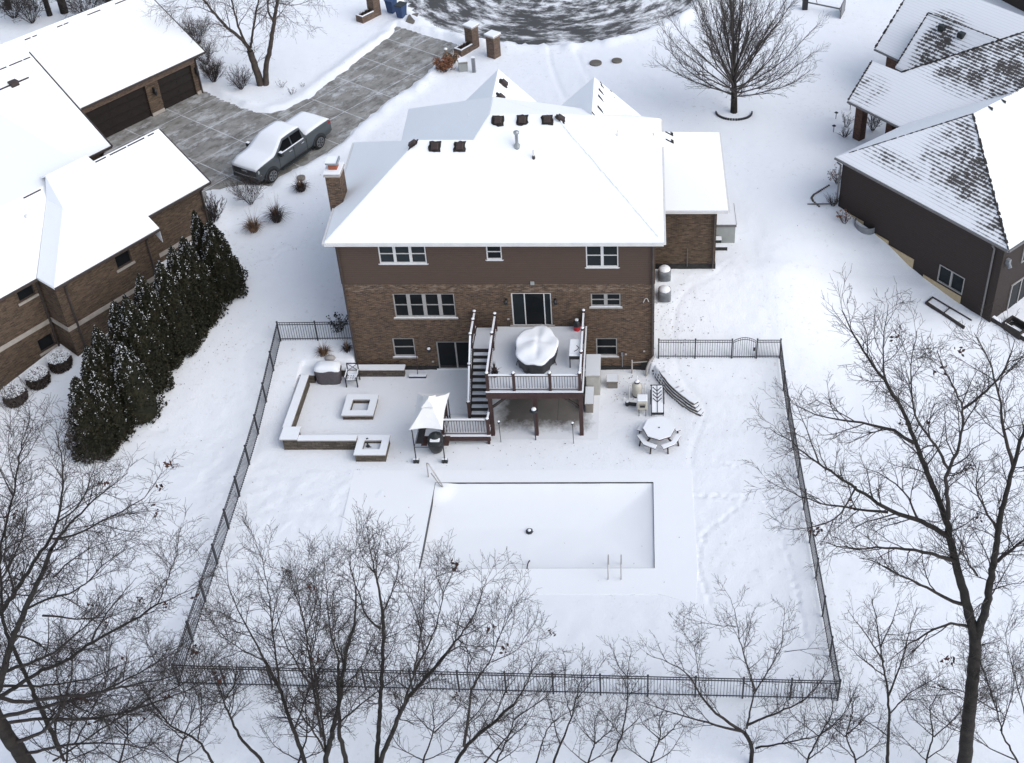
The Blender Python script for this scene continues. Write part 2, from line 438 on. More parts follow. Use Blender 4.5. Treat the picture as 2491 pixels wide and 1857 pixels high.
Zg = Zb + amp * (vnoise(X * 1.9, Y * 1.9) + .55 * vnoise(X * 4.3 + 31, Y * 4.3) + .8 * vnoise(X * .5 + 9, Y * .5))
in_drive = inside(drive, X, Y); in_road = np.hypot(X - RCX, Y - RCY) < RR
dd = np.full(X.shape, 9.0); sel = (X > -32) & (X < 2) & (Y > 4) & (Y < 44)
dd[sel] = pdist(drive, X[sel], Y[sel], True)
bank = (.10 + .22 * np.clip(vnoise(X * 1.3 + 5, Y * 1.3) + .4, 0, 1)) * np.exp(-((dd - .45) / .5) ** 2)
dr_ = np.hypot(X - RCX, Y - RCY) - RR
bank2 = (.12 + .35 * np.clip(vnoise(X * 1.1, Y * 1.1) + .3, 0, 1)) * np.exp(-((dr_ - .55) / .6) ** 2) * (np.abs(dr_) < 3)
Zg = np.where(in_drive | in_road, ZF - .012, Zg + np.maximum(bank * (~in_drive), bank2 * (~in_road)) * sstep(0, .25, np.where(in_drive | in_road, 0, np.minimum(dd, np.abs(dr_)))))
T7 = native(1600, 560, 2.487)
track = [tuple(gp(*T7(a, b))[:2]) for a, b in ((430, 190), (330, 290), (190, 340), (120, 440), (95, 560), (97, 690), (115, 820), (160, 925), (235, 1000), (288, 1060), (275, 1160), (215, 1290), (200, 1420))]
for _ in range(2): track = [track[0]] + [q for a, b in zip(track[:-1], track[1:]) for q in ((.75 * a[0] + .25 * b[0], .75 * a[1] + .25 * b[1]), (.25 * a[0] + .75 * b[0], .25 * a[1] + .75 * b[1]))] + [track[-1]]
dt = np.full(X.shape, 9.0); sel = (X > 5) & (X < 14) & (Y > -10) & (Y < 9); dt[sel] = pdist(track, X[sel], Y[sel])
Zg += -.022 * np.exp(-(dt / .13) ** 2)
TB = native(1600, 700, 1.4276)
frnd = random.Random(5); feet = []
for a0, b0, a1, b1, n in ((125, 720, 300, 730, 13), (310, 730, 160, 860, 12), (160, 860, 130, 960, 6), (380, 740, 420, 830, 7), (420, 830, 460, 960, 8), (470, 1000, 520, 1240, 18), (135, 960, 180, 1090, 9), (200, 600, 265, 620, 5)):
    for i in range(n):
        t = i / max(1, n - 1); feet.append(bz(*TB(a0 + (a1 - a0) * t + frnd.uniform(-6, 6), b0 + (b1 - b0) * t + frnd.uniform(-5, 5)), 0)[:2])
FR4 = native(0, 420, 2.36)
for a0, b0, a1, b1, n in ((1380, 515, 1590, 480, 16), (1600, 455, 1850, 400, 18), (1700, 420, 1800, 350, 8)):
    for i in range(n):
        t = i / (n - 1); feet.append(gp(*FR4(a0 + (a1 - a0) * t + frnd.uniform(-9, 9), b0 + (b1 - b0) * t + frnd.uniform(-8, 8)))[:2])
for fx, fy in feet:
    s = (np.abs(X - fx) < .6) & (np.abs(Y - fy) < .6)
    r2 = ((X[s] - fx) ** 2 + (Y[s] - fy) ** 2)
    Zg[s] += -.075 * np.exp(-r2 / .009) + .015 * np.exp(-r2 / .04)
for pts, dep in (([bz(*native(750, 0, 2.462)(a, b), ZF)[:2] for a, b in ((1440, 275), (1450, 380), (1490, 490), (1540, 600), (1600, 760))], .05),
                 ([bz(*native(750, 0, 2.462)(a, b), ZF)[:2] for a, b in ((1600, 300), (1640, 400), (1700, 500), (1760, 640))], .04),
                 ([bz(*native(1900, 0, 7.387)(a, b), ZF)[:2] for a, b in ((630, 740), (1200, 860), (1700, 930))], .03),
                 ([bz(*native(1900, 0, 7.387)(a, b), ZF)[:2] for a, b in ((640, 1070), (1000, 1220), (1400, 1370))], .04),
                 ([bz(*native(1900, 0, 7.387)(a, b), ZF)[:2] for a, b in ((800, 580), (1200, 660), (1700, 740))], .03),
                 ([bz(*native(1600, 0, 2.487)(a, b), ZF)[:2] for a, b in ((960, 635), (880, 680), (865, 760), (890, 830), (980, 900), (1060, 930))], .025)):
    q = (X > -2) & (X < 40) & (Y > 8) & (Y < 44); d = np.full(X.shape, 9.0); d[q] = pdist(pts, X[q], Y[q])
    Zg += -dep * np.exp(-(d / .17) ** 2)
idx = np.arange(X.size).reshape(X.shape)
cxm = (GX[:-1] + GX[1:]) / 2; cym = (GY[:-1] + GY[1:]) / 2; CXM, CYM = np.meshgrid(cxm, cym)
holes = (CXM > PX0) & (CXM < PX1) & (CYM > PY0) & (CYM < PY1)
# the pool rim and anything on the pool deck stays level
rim = (X > PX0 - .05) & (X < PX1 + .05) & (Y > PY0 - .05) & (Y < PY1 + .05)
Zg = np.where(rim, 0.0, Zg)
Q = np.stack([idx[:-1, :-1], idx[:-1, 1:], idx[1:, 1:], idx[1:, :-1]], -1)[~holes]
ground = fastmesh('ground', np.stack([X, Y, Zg], -1).reshape(-1, 3), Q.reshape(-1, 4), 'snow', smooth=True)
tag(ground, kind='structure')
def GZ(x, y):
    i = int(np.clip(np.searchsorted(GX, x) - 1, 0, len(GX) - 2)); j = int(np.clip(np.searchsorted(GY, y) - 1, 0, len(GY) - 2))
    return float(Zg[j, i])

# driveway: concrete scraped clear, snow left in the joints and in patches
def drivemat():
    m, nt, b = nodes('driveway_concrete'); v = coords(nt); o = sepxyz(nt, v)
    base = mixc(nt, ramp(nt, noise(nt, v, .7, 5, .65), [(.35, 0), (.65, 1)]), (.205, .198, .182), (.32, .31, .288))
    base = mixc(nt, ramp(nt, noise(nt, comb(nt, math_(nt, 'MULTIPLY', o[0], .8), math_(nt, 'MULTIPLY', o[1], 1.5)), 1.2, 7, .75), [(.48, 0), (.60, .7)]), base, (.11, .10, .088))
    sn = ramp(nt, noise(nt, comb(nt, math_(nt, 'MULTIPLY', o[0], .7), math_(nt, 'MULTIPLY', o[1], 1.2), 3.), .9, 9, .78), [(.51, 0), (.63, .65)])
    base = mixc(nt, sn, base, (.62, .63, .64))
    fx = math_(nt, 'ABSOLUTE', math_(nt, 'SUBTRACT', math_(nt, 'FRACT', math_(nt, 'DIVIDE', math_(nt, 'ADD', o[0], .9), 3.05)), .5))
    fy = math_(nt, 'ABSOLUTE', math_(nt, 'SUBTRACT', math_(nt, 'FRACT', math_(nt, 'DIVIDE', math_(nt, 'ADD', o[1], .55), 2.75)), .5))
    wob = math_(nt, 'MULTIPLY', noise(nt, v, 2.2, 5, .8), .021)
    jx = math_(nt, 'LESS_THAN', fx, wob); jy = math_(nt, 'LESS_THAN', fy, wob)
    j = math_(nt, 'MULTIPLY', math_(nt, 'MAXIMUM', jx, jy), ramp(nt, noise(nt, v, 1.7, 4, .7), [(.3, .15), (.58, .9)]))
    base = mixc(nt, j, base, (.62, .63, .65))
    nt.links.new(base, b.inputs['Base Color']); b.inputs['Roughness'].default_value = .8
    bump(nt, b, noise(nt, v, 12, 5), .25, .02); MATS['driveway_concrete'] = m
drivemat()
def dustmat():
    m, nt, b = nodes('dusted_concrete'); v = coords(nt); o = sepxyz(nt, v)
    dx = math_(nt, 'DIVIDE', math_(nt, 'SUBTRACT', o[0], 2.1), 2.35); dy = math_(nt, 'DIVIDE', math_(nt, 'SUBTRACT', o[1], -1.7), 2.6)
    d = math_(nt, 'MAXIMUM', math_(nt, 'ABSOLUTE', dx), math_(nt, 'ABSOLUTE', dy))
    f = ramp(nt, math_(nt, 'ADD', d, math_(nt, 'MULTIPLY', math_(nt, 'SUBTRACT', noise(nt, v, 2.5, 7, .75), .5), .55)), [(.70, .04), (1.0, 1)])
    jl = math_(nt, 'LESS_THAN', math_(nt, 'ABSOLUTE', math_(nt, 'SUBTRACT', o[0], 2.75)), .012)
    base = mixc(nt, noise(nt, v, 1.6, 5), (.085, .075, .064), (.15, .135, .118)); base = mixc(nt, jl, base, (.05, .045, .04))
    nt.links.new(mixc(nt, f, base, (.80, .81, .83)), b.inputs['Base Color']); b.inputs['Roughness'].default_value = .9; MATS['dusted_concrete'] = m
dustmat()
def roadmat():
    m, nt, b = nodes('snowy_asphalt'); v = coords(nt); o = sepxyz(nt, v)
    ln = nt.nodes.new('ShaderNodeVectorMath'); ln.operation = 'LENGTH'; nt.links.new(v, ln.inputs[0])
    ang = math_(nt, 'ARCTAN2', o[1], o[0])
    p = comb(nt, math_(nt, 'MULTIPLY', ln.outputs['Value'], 1.0), math_(nt, 'MULTIPLY', ang, 3.2))
    s1 = noise(nt, p, 1.25, 9, .74, .15); s2 = noise(nt, v, .16, 3)
    f = ramp(nt, math_(nt, 'ADD', s1, math_(nt, 'MULTIPLY', math_(nt, 'SUBTRACT', s2, .5), .5)), [(.45, 0), (.505, .3), (.60, 1)])
    nt.links.new(mixc(nt, f, mixc(nt, s2, (.045, .045, .046), (.085, .084, .082)), (.78, .79, .81)), b.inputs['Base Color'])
    b.inputs['Roughness'].default_value = .85; bump(nt, b, f, .4, .03); MATS['snowy_asphalt'] = m
roadmat()
def sheet(name, poly, z, mat, origin=(0, 0), rz=0):
    c, s = math.cos(rz), math.sin(rz)
    loc = [((x - origin[0]) * c + (y - origin[1]) * s, -(x - origin[0]) * s + (y - origin[1]) * c) for x, y in poly]
    mb = MB(); mb.face([(x, y, 0) for x, y in loc]); o = mb.build(name, mat)
    if o.data.polygons[0].normal.z < 0: o.data.flip_normals()
    o.location = (origin[0], origin[1], z); o.rotation_euler = (0, 0, rz); return tag(o, kind='structure')
sheet('driveway', drive, ZF + .012, 'driveway_concrete', (LO[0], LO[1]), LA)
sheet('road', road, ZF + .016, 'snowy_asphalt', (RCX, RCY))
R6z = native(850, 0, 4.432)
sheet('sidewalk', rough_edge([tuple(bz(*R6z(a, b), ZF)[:2]) for a, b in ((608, 270), (645, 190), (752, 172), (690, 295))], .3, .05, 5), ZF + .24, 'concrete')
sheet('patio', [(-.5, -.15), (4.7, -.15), (4.7, -4.75), (-.15, -4.75)], .018, 'dusted_concrete')

# concrete pool deck, a finger higher than the lawn round it
pd = MB()
R6f = native(760, 1100, 2.216)
LF = bz(*R6f(235, 62), 0); LN = bz(*R6f(105, 625), 0); RFx = bz(*R6f(2040, 60), 0); RN = bz(*R6f(2075, 870), 0)
y_front = bz(*R6f(1200, 767), 0)[1]
yb = -6.62
for poly in ([(LF[0], yb), (RFx[0], yb), (RFx[0], PY1), (LF[0] + .02, PY1)], [(LF[0] + .02, PY1), (PX0, PY1), (PX0, PY0), (LN[0], PY0)],
             [(PX1, PY1), (RFx[0], PY1), (RFx[0] + .05, PY0), (PX1, PY0)], [(LN[0], PY0), (RFx[0] + .05, PY0), (RFx[0] - .1, y_front - .5), (RFx[0] - 1.6, y_front), (LN[0] - .3, y_front)]):
    pd.prism(poly, -.3, .022)
tag(pd.build('pool_deck', 'roof_snow'), kind='structure')

# ------------------------------------------------------------------ the brick house
HX0, HX1 = -7.36, 7.33
house = thing('brick_house', 'large brown brick house with siding upper storey and snow covered hipped roof, in the middle', 'house', (0, 0, 0))
def holed_wall(mb, x0, x1, z0, z1, holes_, y, m=0, depth=.11):
    xs = sorted({x0, x1, *[k for h in holes_ for k in h[:2]]}); zs = sorted({z0, z1, *[k for h in holes_ for k in h[2:4]]})
    xs = [k for k in xs if x0 <= k <= x1]; zs = [k for k in zs if z0 <= k <= z1]
    for a, b in zip(xs[:-1], xs[1:]):
        for c, d in zip(zs[:-1], zs[1:]):
            mx, mz = (a + b) / 2, (c + d) / 2
            if any(h[0] < mx < h[1] and h[2] < mz < h[3] for h in holes_): continue
            mb.face([(a, y, c), (b, y, c), (b, y, d), (a, y, d)], m)
    for a, b, c, d in [h[:4] for h in holes_]:
        c2, d2 = max(c, z0), min(d, z1)
        if c2 >= d2: continue
        mb.face([(a, y, c2), (a, y, d2), (a, y + depth, d2), (a, y + depth, c2)], m)
        mb.face([(b, y, d2), (b, y, c2), (b, y + depth, c2), (b, y + depth, d2)], m)
        if d < z1: mb.face([(a, y, d), (b, y, d), (b, y + depth, d), (a, y + depth, d)], m)
        if c > z0: mb.face([(a, y, c), (a, y + depth, c), (b, y + depth, c), (b, y, c)], m)
ZS = 5.37                                                       # siding starts here
wins = dict(t=(-5.42, -3.24, 6.56, 7.66), s=(-.45, .26, 6.78, 7.66), db=(4.14, 5.64, 6.33, 7.66), q=(-5.07, -2.16, 3.23, 4.77),
            lw=(-5.40, -4.35, .75, 2.01), d=(.53, 2.43, 2.78, 4.80), mr=(4.31, 5.72, 3.87, 4.76), lr=(4.50, 5.53, .75, 1.99), ls=(-3.29, -1.45, .03, 1.79))
WT = .25
wb = MB()
low = [wins[k] for k in ('q', 'lw', 'd', 'mr', 'lr', 'ls')]; upw = [wins[k] for k in ('t', 's', 'db')]
holed_wall(wb, HX0, HX1, .22, ZS, low, 0)
wb.face([(HX0, 0, .22), (HX0, 0, ZS), (HX0, 8.1, ZS), (HX0, 8.1, .22)]); wb.face([(HX1, 0, .22), (HX1, 10.4, .22), (HX1, 10.4, ZS), (HX1, 0, ZS)])
wb.face([(HX0, 8.1, .22), (HX0, 8.1, ZS), (-5.4, 8.1, ZS), (-5.4, 8.1, .22)]); wb.face([(-5.4, 8.1, .22), (-5.4, 8.1, ZS), (-5.4, 11.5, ZS), (-5.4, 11.5, .22)])
wb.face([(-5.4, 11.5, .22), (-5.4, 11.5, ZS), (HX1, 10.4, ZS), (HX1, 10.4, .22)])
wb.box(-7.36, -6.95, -.035, -.003, .22, .32); wb.build('wall', 'brown_brick', house)
sb = MB(); y = -.025
holed_wall(sb, HX0 - .02, HX1 + .02, ZS, 8.05, upw, y)
sb.face([(HX0 - .02, y, ZS), (HX0 - .02, y, 8.05), (HX0 - .02, 8.1, 8.05), (HX0 - .02, 8.1, ZS)]); sb.face([(HX1 + .02, y, ZS), (HX1 + .02, 10.4, ZS), (HX1 + .02, 10.4, 8.05), (HX1 + .02, y, 8.05)])
sb.face([(HX0, 8.1, ZS), (HX0, 8.1, 8.05), (-5.4, 8.1, 8.05), (-5.4, 8.1, ZS)]); sb.face([(-5.4, 8.1, ZS), (-5.4, 8.1, 8.05), (-5.4, 11.5, 8.05), (-5.4, 11.5, ZS)])
sb.face([(-5.4, 11.5, ZS), (-5.4, 11.5, 8.05), (HX1, 10.4, 8.05), (HX1, 10.4, ZS)])
sb.face([(HX0 - .02, y, ZS), (HX1 + .02, y, ZS), (HX1 + .02, 0, ZS), (HX0 - .02, 0, ZS)])
sb.build('siding', 'brown_siding', house)
fb = MB(); fb.box(HX0 + .03, -1.6, .03, .4, -.3, .22); fb.box(-1.6, HX1 - .02, .03, .4, -.3, .22); fb.box(-7.4, -6.9, -.05, -.004, -.1, .20); fb.box(-6.9, -3.4, -.03, .02, -.1, .215)
fb.box(4.05, 7.3, -.06, .02, -.1, .22); fb.box(6.7, 7.31, -.08, -.062, -.1, .55); fb.build('foundation', 'foundation', house)
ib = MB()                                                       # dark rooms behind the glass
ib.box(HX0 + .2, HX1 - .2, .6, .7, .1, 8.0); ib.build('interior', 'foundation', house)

def window(name, box, cols, hung=True, sill=True, parent=None, frame='frame_vinyl', glass='window_glass', y=0.0, fw=.055, mull=.12, stone=True, split=None):
    x0, x1, z0, z1 = box
    mb = MB(); yo, yi = y + .02, y + .075
    zb = z0 + (.10 if sill and stone else 0.0)
    mb.box(x0, x0 + fw, yo, yi, zb, z1); mb.box(x1 - fw, x1, yo, yi, zb, z1)
    mb.box(x0 + fw, x1 - fw, yo + .002, yi, zb, zb + fw); mb.box(x0 + fw, x1 - fw, yo + .002, yi, z1 - fw, z1)
    wdt = (x1 - x0 - 2 * fw - (cols - 1) * mull) / cols
    xs = [(x0 + fw + i * (wdt + mull), x0 + fw + i * (wdt + mull) + wdt) for i in range(cols)]
    if split: xs = split
    for (a, b), (c, d) in zip(xs[:-1], xs[1:]): mb.box(b, c, yo + .003, yi, zb + fw, z1 - fw)
    if hung:
        for a, b in xs:
            zm = zb + (z1 - zb) * .52; mb.box(a, b, yo + .008, yi, zm - .022, zm + .022)
            mb.box(a, b, yo + .012, yi, zb + fw, zb + fw + .03)
    f = mb.build('window' if name == 'window' else name, frame, parent)
    for i, (a, b) in enumerate(xs):
        g = MB(); g.face([(a - .01, y + .06, zb + .01), (b + .01, y + .06, zb + .01), (b + .01, y + .06, z1 - .01), (a - .01, y + .06, z1 - .01)])
        g.build('pane', glass if isinstance(glass, str) else glass[i], f)
    if sill:
        s = MB(); s.box(x0 - .09, x1 + .09, y - .05, y + .05, z0 + .02, z0 + .10) if stone else s.box(x0 - .03, x1 + .03, y - .02, y + .05, z0 - .04, z0)
        s.build('sill', 'sill_stone' if stone else frame, f)
        c = MB(); c.box(x0 - .07, x1 + .07, y - .04, y + .02, z0 + .102 if stone else z0 + .002, z0 + (.112 if stone else .012)); c.build('sill_snow', 'cap_snow', f)
    return f
window('window', wins['t'], 3, parent=house, y=-.03, stone=False, frame='white_vinyl', glass='curtained_glass', mull=.13)
window('window', wins['s'], 1, parent=house, y=-.03, stone=False, frame='white_vinyl')
window('window', wins['db'], 2, parent=house, y=-.03, stone=False, frame='white_vinyl', glass='grey_glass', mull=.13)
window('window', wins['q'], 4, parent=house, mull=.17); window('window', wins['mr'], 2, parent=house, mull=.17)
window('window', wins['lw'], 1, parent=house); window('window', wins['lr'], 1, parent=house)
window('sliding_door', wins['d'], 3, hung=False, parent=house, frame='white_vinyl', glass=['grey_glass', 'window_glass', 'grey_glass'], split=[(.60, 1.13), (1.18, 2.06), (2.11, 2.36)], sill=False)
window('sliding_door', wins['ls'], 2, hung=False, parent=house, frame='frame_vinyl', mull=.07, sill=False)
st = MB(); st.box(.40, 2.55, -.10, -.005, 2.78, 2.86); st.build('door_step', 'sill_stone', house)

EV = 8.10; RP_ = .69
P = lambda x, y, z: (x, y, z)
E1, E2 = (-7.70, -.45, EV), (7.72, -.45, EV)
R1, R2 = (-.52, 4.85, 11.75), (2.58, 4.85, 11.75); L1, L2 = (-3.82, 3.76, 11.0), (-1.2, 3.76, 11.0)
FL, FR = (-8.12, 8.35, EV), (7.80, 10.75, EV); W0, W1 = (-5.72, 8.35, EV), (-5.9, 11.85, EV); R0 = (-.52, 6.6, 11.75)
rb = MB(); T = .17
rb.slab([E1, E2, R2, R1, L2, L1], T); rb.slab([E1, L1, FL], T); rb.slab([L1, L2, W0, FL], T); rb.slab([L2, R1, R0, W1, W0], T)
rb.slab([E2, FR, R2], T); rb.slab([R0, R1, R2], T); rb.slab([W1, R0, FR], T); rb.slab([R0, R2, FR], T)
def gable(mb, xc, hw, zr, sl, y0, y1, t=.12):
    zl = zr - sl * hw
    mb.slab([(xc, y0, zr), (xc, y1, zr), (xc - hw, y1, zl), (xc - hw, y0, zl)], t); mb.slab([(xc, y0, zr), (xc + hw, y0, zl), (xc + hw, y1, zl), (xc, y1, zr)], t)
GLx, GRx = -.75, 4.26
gable(rb, GLx, 2.75, 11.0, 1.02, 5.9, 10.95); gable(rb, GRx, 2.75, 10.5, .95, 6.0, 11.0)
# low snowy saddle between the left gable and the west slope
rb.slab([bz(1013, 251, 10.95), bz(1072, 250, 11.35), bz(1064, 226, 11.0), bz(1004, 228, 10.6)], .1)
roof = rb.build('roof', 'roof_snow', house, bevel=.035)
gw = MB()
for xc, hw, zr, sl, yy in ((GLx, 2.75, 11.0, 1.02, 10.7), (GRx, 2.75, 10.5, .95, 10.75)):
    gw.face([(xc - hw, yy, zr - sl * hw - .1), (xc, yy, zr - .1), (xc + hw, yy, zr - sl * hw - .1), (xc + hw, yy, 5), (xc - hw, yy, 5)])
gw.build('gable_wall', 'brown_brick', house)
def gutter(mb, a, b, out, h=.13, wd=.11):
    a, b = Vector(a), Vector(b); o = Vector(out) * wd / 2
    mb.beam(a + o - Vector((0, 0, h * .5 + .03)), b + o - Vector((0, 0, h * .5 + .03)), wd, h)
gm = MB(); gutter(gm, E1, E2, (0, -1, 0)); gutter(gm, E2, FR, (1, 0, 0)); gutter(gm, FL, E1, (-1, 0, 0))
gm.build('gutter', 'white_vinyl', house)
ff = MB(); ff.box(-7.68, 7.70, -.44, -.03, EV - .20, EV - .175); ff.build('soffit', 'gutter_metal', house)
for x in (-7.27, 7.23):
    dsb = MB(); dsb.tube([(x, -.50, 7.92), (x, -.12, 7.68), (x, -.09, .35), (x + .05, -.4, .2)], .045, 6); dsb.build('downspout', 'dark_trim', house)

# roof ridge and hip lines show through the snow
hp = MB()
for a, b in ((E2, R2),):
    a, b = Vector(a), Vector(b); rnd = random.Random(2); n = 44
    for i in range(2, n - 1):
        p = a.lerp(b, i / n); q = a.lerp(b, (i + .8) / n); wv = rnd.uniform(.05, .13)
        hp.beam(p + Vector((rnd.uniform(-.03, .03), 0, .006)), q + Vector((0, 0, .006)), wv, .012)
hp.build('hip_cap', 'trodden_snow', house)

def roof_z(x, y):                                                # rear slope
    return EV + RP_ * (y + .45)
def roof_vent(px, py, plane, seed):
    # plane: function (x, y) -> z, gradient
    f, grad = plane; zz = 10.5
    for _ in range(25):
        p = bz(px, py, zz); zz = .5 * zz + .5 * f(p[0], p[1])
    n = Vector((-grad[0], -grad[1], 1)).normalized(); up = Vector((0, 0, 1)); dn = (n * n.z - up).normalized(); sd_ = dn.cross(n)
    c = Vector((p[0], p[1], zz)); rnd = random.Random(seed); mb = MB()
    pts = []
    for i in range(16):
        t = 2 * math.pi * i / 16; k = .27 * (1 + rnd.uniform(-.1, .22)) / max(abs(math.cos(t)), abs(math.sin(t))) ** .75
        pts.append(c + (sd_ * math.cos(t) + dn * math.sin(t)) * k + n * .022)
    mb.face(pts); b = mb.build('melted_patch', 'bare_shingle'); 
    if b.data.polygons[0].normal.dot(n) < 0: b.data.flip_normals()
    vb = MB()
    def q(a, d, h): return c + sd_ * a + dn * d + n * h
    s, s2 = .18, .15
    vs_ = [q(-s, -s, .02), q(s, -s, .02), q(s, s, .02), q(-s, s, .02), q(-s2, -s2, .17), q(s2, -s2, .17), q(s2, s2 + .04, .17), q(-s2, s2 + .04, .17)]
    vb.add(vs_, [(4, 5, 6, 7), (0, 1, 5, 4), (1, 2, 6, 5), (2, 3, 7, 6), (3, 0, 4, 7)])
    v = vb.build('roof_vent', 'vent_brown', house, bevel=.015); b.parent = v
rear = (roof_z, (0, RP_)); rightp = (lambda x, y: EV + .705 * (7.74 - x), (-.705, 0)); leftp = (lambda x, y: EV + .70 * (x + 7.75 + .045 * y), (.70, 0.03))
glr = (lambda x, y: 11.0 - 1.02 * (x - GLx), (-1.02, 0)); 
for i, (px, py) in enumerate(((941, 318), (995, 318), (1078, 262), (1130, 261), (1184, 260))): roof_vent(px, py, rear, i)
roof_vent(1212, 258, rightp, 7); roof_vent(895, 313, leftp, 8); roof_vent(1089, 181, glr, 9); roof_vent(1083, 212, glr, 10)
# thawed flecks by the right hand gable and the garage roof
pt = MB(); grr = lambda x, y: 10.5 - .95 * (x - GRx)
for px, py, s in ((1303, 187, .14), (1300, 198, .2), (1299, 212, .2), (1298, 236, .22), (1284, 247, .14), (1300, 180, .1), (1322, 198, .07), (1330, 212, .06)):
    zz = 9.8
    for _ in range(25):
        p = bz(px, py, zz); zz = .5 * zz + .5 * grr(p[0], p[1])
    pt.face([(p[0] - s * .5, p[1] + s, grr(p[0] - s * .5, 0) + .02), (p[0] - s * .5, p[1] - s * .2, grr(p[0] - s * .5, 0) + .02), (p[0] + s, p[1] - s, grr(p[0] + s, 0) + .02), (p[0] + s * .5, p[1] + s * .1, grr(p[0] + s * .5, 0) + .02)])
pt.build('melted_fleck', 'bare_shingle', house)
# flue and plumbing pipe
def onrear(px, py):
    zz = 10.
    for _ in range(25):
        p = bz(px, py, zz); zz = .5 * zz + .5 * roof_z(p[0], p[1])
    return p[0], p[1], zz
x, y, z = onrear(1119, 318); fl = MB(); fl.lathe((x, y, z - .1), [(.13, 0), (.15, .2), (.06, .32), (.075, .34), (.075, .8), (.13, .82), (.14, .92), (.06, .98)], 12); fl.build('flue_pipe', 'steel', house, True)
x, y, z = onrear(1155, 342); fl = MB(); fl.cyl((x, y, z - .1), (x, y, z + .12), .085, .06, 10, 0); fl.cyl((x, y, z + .12), (x, y, z + .42), .04, .04, 8, 1); fl.build('vent_pipe', ['dark_trim', 'white_vinyl'], house)
x, y, z = 5.55, 6.3, 0; z = EV + .705 * (7.74 - x); fl = MB(); fl.cyl((x, y, z - .1), (x, y, z + .35), .05, .05, 8); fl.build('vent_pipe', 'white_vinyl', house)
# chimney on the left side
ch = MB(); cx0, cx1, cy0, cy1 = -8.35, -7.45, 1.35, 2.2
zt = 9.85; pcl = bz(703, 383, zt)
cx0, cy0 = pcl[0], pcl[1]; pcr = bz(736, 377, zt); cx1 = pcr[0]; cy1 = cy0 + .95
ch.box(cx0, cx1, cy0, cy1, .6, zt); chim = ch.build('chimney', 'brown_brick', house)
cc = MB(); cc.box(cx0 - .06, cx1 + .06, cy0 - .06, cy1 + .06, zt, zt + .07); cc.box(cx0 - .03, cx1 + .03, cy0 - .03, cy1 + .03, zt + .072, zt + .15); cc.build('chimney_cap', 'sill_stone', chim)
cs = MB(); cs.box(cx0 - .05, cx1 + .05, cy0 - .05, cy1 + .05, zt + .152, zt + .20); cs.build('chimney_snow', 'cap_snow', chim)
mx, my = (cx0 + cx1) / 2, (cy0 + cy1) / 2
ft = MB(); ft.box(mx - .2, mx + .2, my - .2, my + .2, zt + .2, zt + .42); ft.build('flue_tile', 'terracotta', chim, bevel=.02)
fc = MB(); fc.box(mx - .17, mx + .17, my - .17, my + .17, zt + .42, zt + .52); fc.prism([(mx - .29, my - .29), (mx + .29, my - .29), (mx + .29, my + .29), (mx - .29, my + .29)], zt + .52, zt + .60); fc.box(mx + .24, mx + .29, my - .29, my + .29, zt + .6, zt + .68); fc.build('flue_hood', 'steel', chim)
fs = MB(); fs.box(mx - .27, mx + .23, my - .27, my + .27, zt + .602, zt + .66); fs.build('hood_snow', 'cap_snow', chim)

# wall lamps, taps and vents
def wall_lamp(x, z, snow=False):
    l = MB(); l.box(x - .05, x + .05, -.03, 0, z - .02, z + .16); l.box(x - .015, x + .015, -.14, -.03, z + .12, z + .15); l.lathe((x, -.14, z - .14), [(.03, 0), (.075, .04), (.085, .2), (.10, .22), (.03, .3)], 8)
    o = l.build('wall_lamp', 'black_metal', house)
    if snow: s = MB(); s.ball((x, -.14, z + .12), .09, (1, 1, .6), 8, 6); s.build('lamp_snow', 'cap_snow', o, True)
for lx, lz, sn in ((.29, 4.33, False), (2.63, 4.33, False), (-3.65, 1.36, True)): wall_lamp(lx, lz, sn)
sv = by(1152, 613, -.06); s = MB(); s.box(sv[0] - .09, sv[0] + .09, -.08, -.03, sv[2] - .1, sv[2] + .08); s.build('wall_vent', 'grey_panel', house)
a = by(1398, 646, -.05); s = MB(); s.tube([(a[0] - .13, -.12, a[2] - .2), (a[0] - .06, -.08, a[2] - .02), (a[0] + .05, -.06, a[2] + .02), (a[0] + .13, -.12, a[2] - .16)], .028, 6); s.build('vent_elbow', 'sill_stone', house)
for nx, nz in ((.32, 3.2), (5.95, .95), (-3.55, .5), (6.85, 1.15)):
    s = MB(); s.box(nx - .05, nx + .05, -.05, -.002, nz, nz + .07); s.build('wall_outlet', 'sill_stone', house)
s = MB(); s.box(5.72, 5.82, -.1, -.004, .92, 1.1); s.cyl((5.77, -.06, .92), (5.77, -.06, .2), .022, .022, 6); s.build('meter_box', 'ac_metal', house)
s = MB(); s.tube([(6.25, -.3, 0), (6.25, -.3, .85)], .04, 8); s.tube([(6.25, -.22, .62), (7.0, -.12, .6)], .025, 6); s.tube([(7.35, -.12, .95), (7.1, -.3, .72), (6.98, -.42, .4), (6.95, -.5, .02)], .06, 8); s.build('drain_pipe', 'sill_stone', house)

